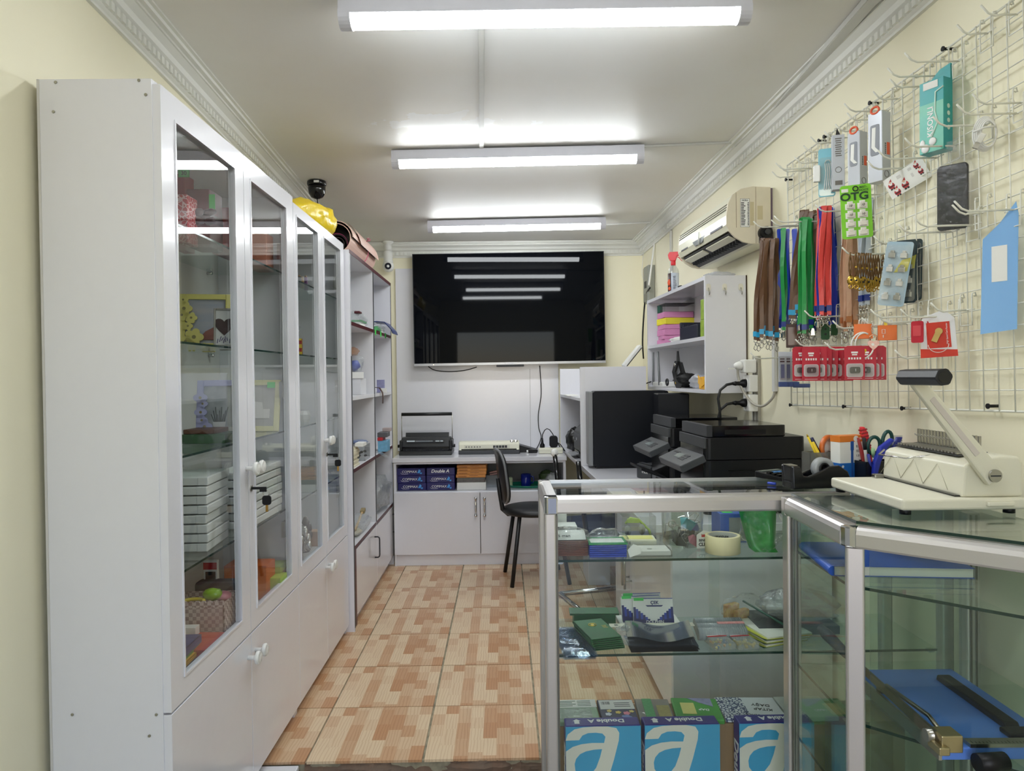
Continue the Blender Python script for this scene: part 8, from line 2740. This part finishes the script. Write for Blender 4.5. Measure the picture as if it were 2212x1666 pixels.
# adapter blister cards behind
NVC = pm('dark_navy_card', (18, 26, 44), .3, rgb2=(26, 60, 60), scale=10)
for i, (px, lab, rz) in enumerate(((1934, 'foremost silver-blue adapter card in a shiny blister', .72), (1950, 'black adapter card behind the silver-blue one', .80), (1962, 'rearmost black and green adapter card', .85))):
 t = hang('adapter_card', lab, 'package', px, 592 - i * 4, .095 - i * .030, RZ + rz, 'adapter cards on one hook', roll=.16 if i == 0 else .02)
 h = hsize(px, 592, .09, 138)
 obj('card', MB().prism(rrect(-.036, .036, -h / 2, h / 2, .008), 0, .001, 'y'), NVC if i else pm('silver_blue_card', (120, 170, 206), .2, rgb2=(206, 214, 210), scale=14), t)
 bl = obj('blister', MB().prism(rrect(-.034, .034, -h / 2 + .004, h / 2 - .012, .008), -.011, -.0095, 'y'), FILM if i == 0 else CLEAR, t)
 for a in range(4):
  for c in range(2):
   x, z = -.016 + c * .032, -h * .36 + a * .040
   ad = obj('adapter', MB().bx(x - .009, x + .009, -.008, -.001, z - .008, z + .006).bx(x - .005, x + .005, -.007, -.001, z + .006, z + .013), STEEL if (a + c) % 2 else OTW, t, bevel=.001)
 if i < 2:
  obj('yellow_print', MB().prism([(-.005, h * .02), (.03, h * .05), (.034, h * .26), (.012, h * .22)], -.0012, -.0002, 'y'), pm('yellow_print2', (214, 206, 50), .4), t)
# orange packs, keychain
OP = pm('orange_pack', (232, 112, 30), .4, var=.05)
for (px, py, lab, off) in ((1865, 716, 'orange cable pack above the red memory cards', .16), (1917, 719, 'orange cable pack hanging alone, with a printed white icon', .10)):
 t = hang('orange_pack', lab, 'package', px, py, off, -.40, 'orange cable packs')
 obj('card', MB().bx(-.025, .025, 0, .012, -.022, .022), OP, t, bevel=.001)
 k = MB()
 for i in range(3):
  k.tube([(-.012 + i * .008, .006, .022), (-.010 + i * .008, .006, .034), (-.002 + i * .007, .006, .038), (.004 + i * .004, .006, .022)], .002, 6)
 obj('cable', k, WPLAST, t)
 if off < .15:
  obj('icon', MB().tube([(-.014, -.0008, .010), (-.006, -.0008, .010), (-.006, -.0008, -.002), (-.014, -.0008, -.002)], .0008, 5, closed=True).bx(-.012, -.010, -.001, 0, -.014, -.006), PAPER, t)
  obj('yellow_plug', MB().bx(-.008, .0, .002, .010, .022, .032), YPEN, t)
p = rw(1868, 745, .17)
t = thing('keychain', 'white loop keychain with a pink heart pendant and a yellow duck', 'keychain', p, -.3)
obj('loop', MB().tube([(-.006 + .030 * math.cos(q), 0, -.002 + .038 * math.sin(q)) for q in [R(60 + 300 * i / 22) for i in range(23)]], .0024, 7).tube([(-.002 + .024 * math.cos(q), -.003, .002 + .032 * math.sin(q)) for q in [R(90 + 180 * i / 14) for i in range(15)]], .0020, 7), WPLAST, t)
hp2 = [(.016 * math.sin(q) ** 3, .0135 * math.cos(q) - .005 * math.cos(2 * q) - .002 * math.cos(3 * q)) for q in [2 * PI * i / 24 for i in range(24)]]
obj('heart', MB().prism([(x + .022, z - .0) for x, z in hp2], -.008, -.003, 'y'), pm('pink_glitter', (226, 110, 90), .3, rgb2=(240, 226, 214), scale=160), t, bevel=.0015)
obj('heart_hole', MB().cyl((.020, -.0085, .0), (.020, -.007, .0), .004, n=10), PAPER, t)
obj('shackle', MB().tube([(.014, -.005, .012), (.013, -.005, .024), (.022, -.005, .030), (.031, -.005, .024), (.030, -.005, .012)], .0022, 7), pm('rose_gold', (216, 160, 130), .25, .9), t)
k = MB()
for i in range(6):
 k.tube([(.020 + .003 * math.cos(q) * (1 if i % 2 else .4), -.004, .034 + i * .006 + .004 * math.sin(q)) for q in [2 * PI * z_ / 8 for z_ in range(8)]], .0010, 5, closed=True)
obj('chain', k, CLIPM, t)
obj('duck', MB().ball((-.006, -.004, -.024), .007, .005, .006, 8).ball((.0, -.004, -.017), .0045, n=8), YPEN, t)
# card reader pack and little red packs
CRR = pm('reader_red', (208, 54, 36), .4, var=.08)
t = hang('card_reader_pack', 'white and red High Speed Card Reader pack', 'package', 2026, 722, .075, RZ + .82, None, roll=-.05)
h = hsize(2026, 722, .075, 100)
obj('pouch', MB().prism([(-.043, -h / 2), (.043, -h / 2 + .002), (.040, h * .33), (.022, h * .48), (.008, h / 2), (-.030, h * .40), (-.040, h * .30)], 0, .002, 'y'), pm('pouch_white', (228, 228, 230), .25, var=.03), t, bevel=.0008)
obj('red_panel', MB().prism([(-.026, -h * .30), (.030, -h * .30), (.028, h * .26), (-.026, h * .26)], -.001, 0, 'y').prism([(-.0435, -h / 2), (.0435, -h / 2), (.043, -h * .36), (-.043, -h * .30)], -.001, 0, 'y'), CRR, t)
obj('arc_print', MB().tube([(.024 * math.cos(q), -.0014, -h * .22 + .022 * math.sin(q)) for q in [R(180 + 180 * i / 14) for i in range(15)]], .0009, 5), PAPER, t)
txt(t, 'High Speed Card Reader', .0056, WINK, (.021, -.0016, .0), rot=(PI / 2, -PI / 2, 0))
obj('reader_stick', MB().bx(-.007, .007, -.006, -.001, -.022, .008).cyl((0, -.0075, .008), (0, -.001, .008), .009, n=14), pm('reader_gold', (206, 176, 110), .35, .6), t, rot=(0, .45, 0))
g = 'small red packs beside the card reader'
for i, (px, lab) in enumerate(((1981, 'narrow red pack, farther one of the two beside the card reader'), (1993, 'red pack with a white window, touching the card reader pack'))):
 t = hang('red_pack', lab, 'package', px, 718, .13 - i * .03, RZ + .62, g)
 obj('card', MB().prism(rrect(-.015, .015, -.028, .030, .005), 0, .004, 'y'), pm('crimson_card', (186, 26, 50), .4), t)
 obj('window', MB().bx(-.010, .010, -.001, 0, -.010, .018), PAPER if i else pm('rose_card', (206, 70, 80), .3), t)
 obj('hook_ring', MB().tube([(.005 * math.cos(q), .002, .034 + .005 * math.sin(q)) for q in [2 * PI * z_ / 12 for z_ in range(12)]], .0012, 5, closed=True), CLIPM, t)
# red memory-card blisters and clear ones
CR = pm('crimson_card', (186, 26, 50), .4)
USB = pm('black_usb', (20, 20, 24), .3)
RC = [(1731, 786, .235, -.15), (1752, 786, .215, -.18), (1766, 786, .190, .72), (1777, 786, .165, .74), (1790, 786, .145, .74), (1803, 786, .12, .60), (1813, 786, .10, .74), (1823, 786, .075, .75),
      (1846, 784, .205, -.20), (1870, 784, .155, .72), (1881, 784, .130, .74), (1892, 784, .105, .74)]
rlab = ['front of the first bunch, overlapped by its neighbour', 'facing the aisle at the front of the first bunch'] + ['%s card edge-on in the first bunch' % ordn[i] for i in range(6)] + ['facing the aisle at the front of the second bunch'] + ['%s card edge-on in the second bunch' % ordn[i] for i in range(3)]
for i, (px, py, off, rr) in enumerate(RC):
 rz = rr - .0 if rr < 0 else RZ + rr + .25
 h = hsize(px, py, off, 74)
 t = hang('memory_card_pack', 'crimson flash drive card, ' + rlab[i], 'package', px, py, off, rz, 'crimson flash drive cards')
 obj('card', MB().prism([(-.028, -h / 2), (.028, -h / 2), (.028, h / 2 - .006), (.020, h / 2), (-.020, h / 2), (-.028, h / 2 - .006)], 0, .0012, 'y'), CR, t)
 dr = obj('flash_drive', MB().prism(rrect(-.014, .014, -.030, -.012, .005), -.007, -.001, 'y'), USB, t)
 obj('drive_mark', MB().bx(.0, .002, -.0076, -.0068, -.025, -.017), WINK, dr)
 obj('blister', MB().prism(rrect(-.021, .021, -.040, -.004, .006), -.009, -.008, 'y'), CLEAR, t)
 obj('blister_rim', MB().prism(rrect(-.023, .023, -.042, -.002, .007), -.002, -.0002, 'y'), pm('frosted_plastic', (206, 190, 194), .2), t)
 k = MB().bx(-.009, .009, -.0006, 0, h * .28, h * .33).bx(-.007, .007, -.0006, 0, h * .22, h * .26)
 for q in range(5):
  k.bx(-.017 + q * .0075, -.0125 + q * .0075, -.0006, 0, h * .10, h * .16)
 k.bx(-.020, .020, -.0006, 0, -h * .46, -h * .45)
 obj('white_print', k, WINK, t)
for i, (px, off, rz) in enumerate(((1690, .19, -.1), (1702, .165, -.1), (1715, .14, .0))):
 h = hsize(px, 798, off, 76)
 lab = ['outermost clear blister with a navy foot', 'middle clear blister with a navy foot', 'inner clear blister with a navy foot, touching the crimson cards'][i]
 t = hang('clear_blister', lab, 'package', px, 798, off, rz, 'clear blister packs on the lowest far hook')
 obj('card', MB().bx(-.014, .014, 0, .001, -h / 2 + .01, h / 2), pm('grey_white_card', (196, 202, 210), .3, var=.1, scale=60), t)
 obj('blister', MB().bx(-.013, .013, -.012, -.001, -h / 2 + .014, h / 2 - .016), CLEAR, t, bevel=.002)
 obj('navy_foot', MB().bx(-.015, .015, -.013, .002, -h / 2, -h / 2 + .018), pm('navy_foot', (56, 76, 130), .35), t, bevel=.002)
 obj('inner_strip', MB().bx(-.006, .006, -.006, -.003, -h * .25, h * .14), pm('steel_blue', (90, 104, 140), .3), t)
 obj('print', MB().bx(-.008, .008, -.0008, 0, h * .28, h * .31).bx(-.008, .008, -.0008, 0, h * .2, h * .24), INK, t)
solo('navy_card', MB().bx(-.03, .03, 0, .01, -.006, .008), pm('navy_foot', (56, 76, 130), .35), 'navy blue card end showing under the crimson cards', 'package', rw(1732, 834, .10), -.2, bevel=.002)
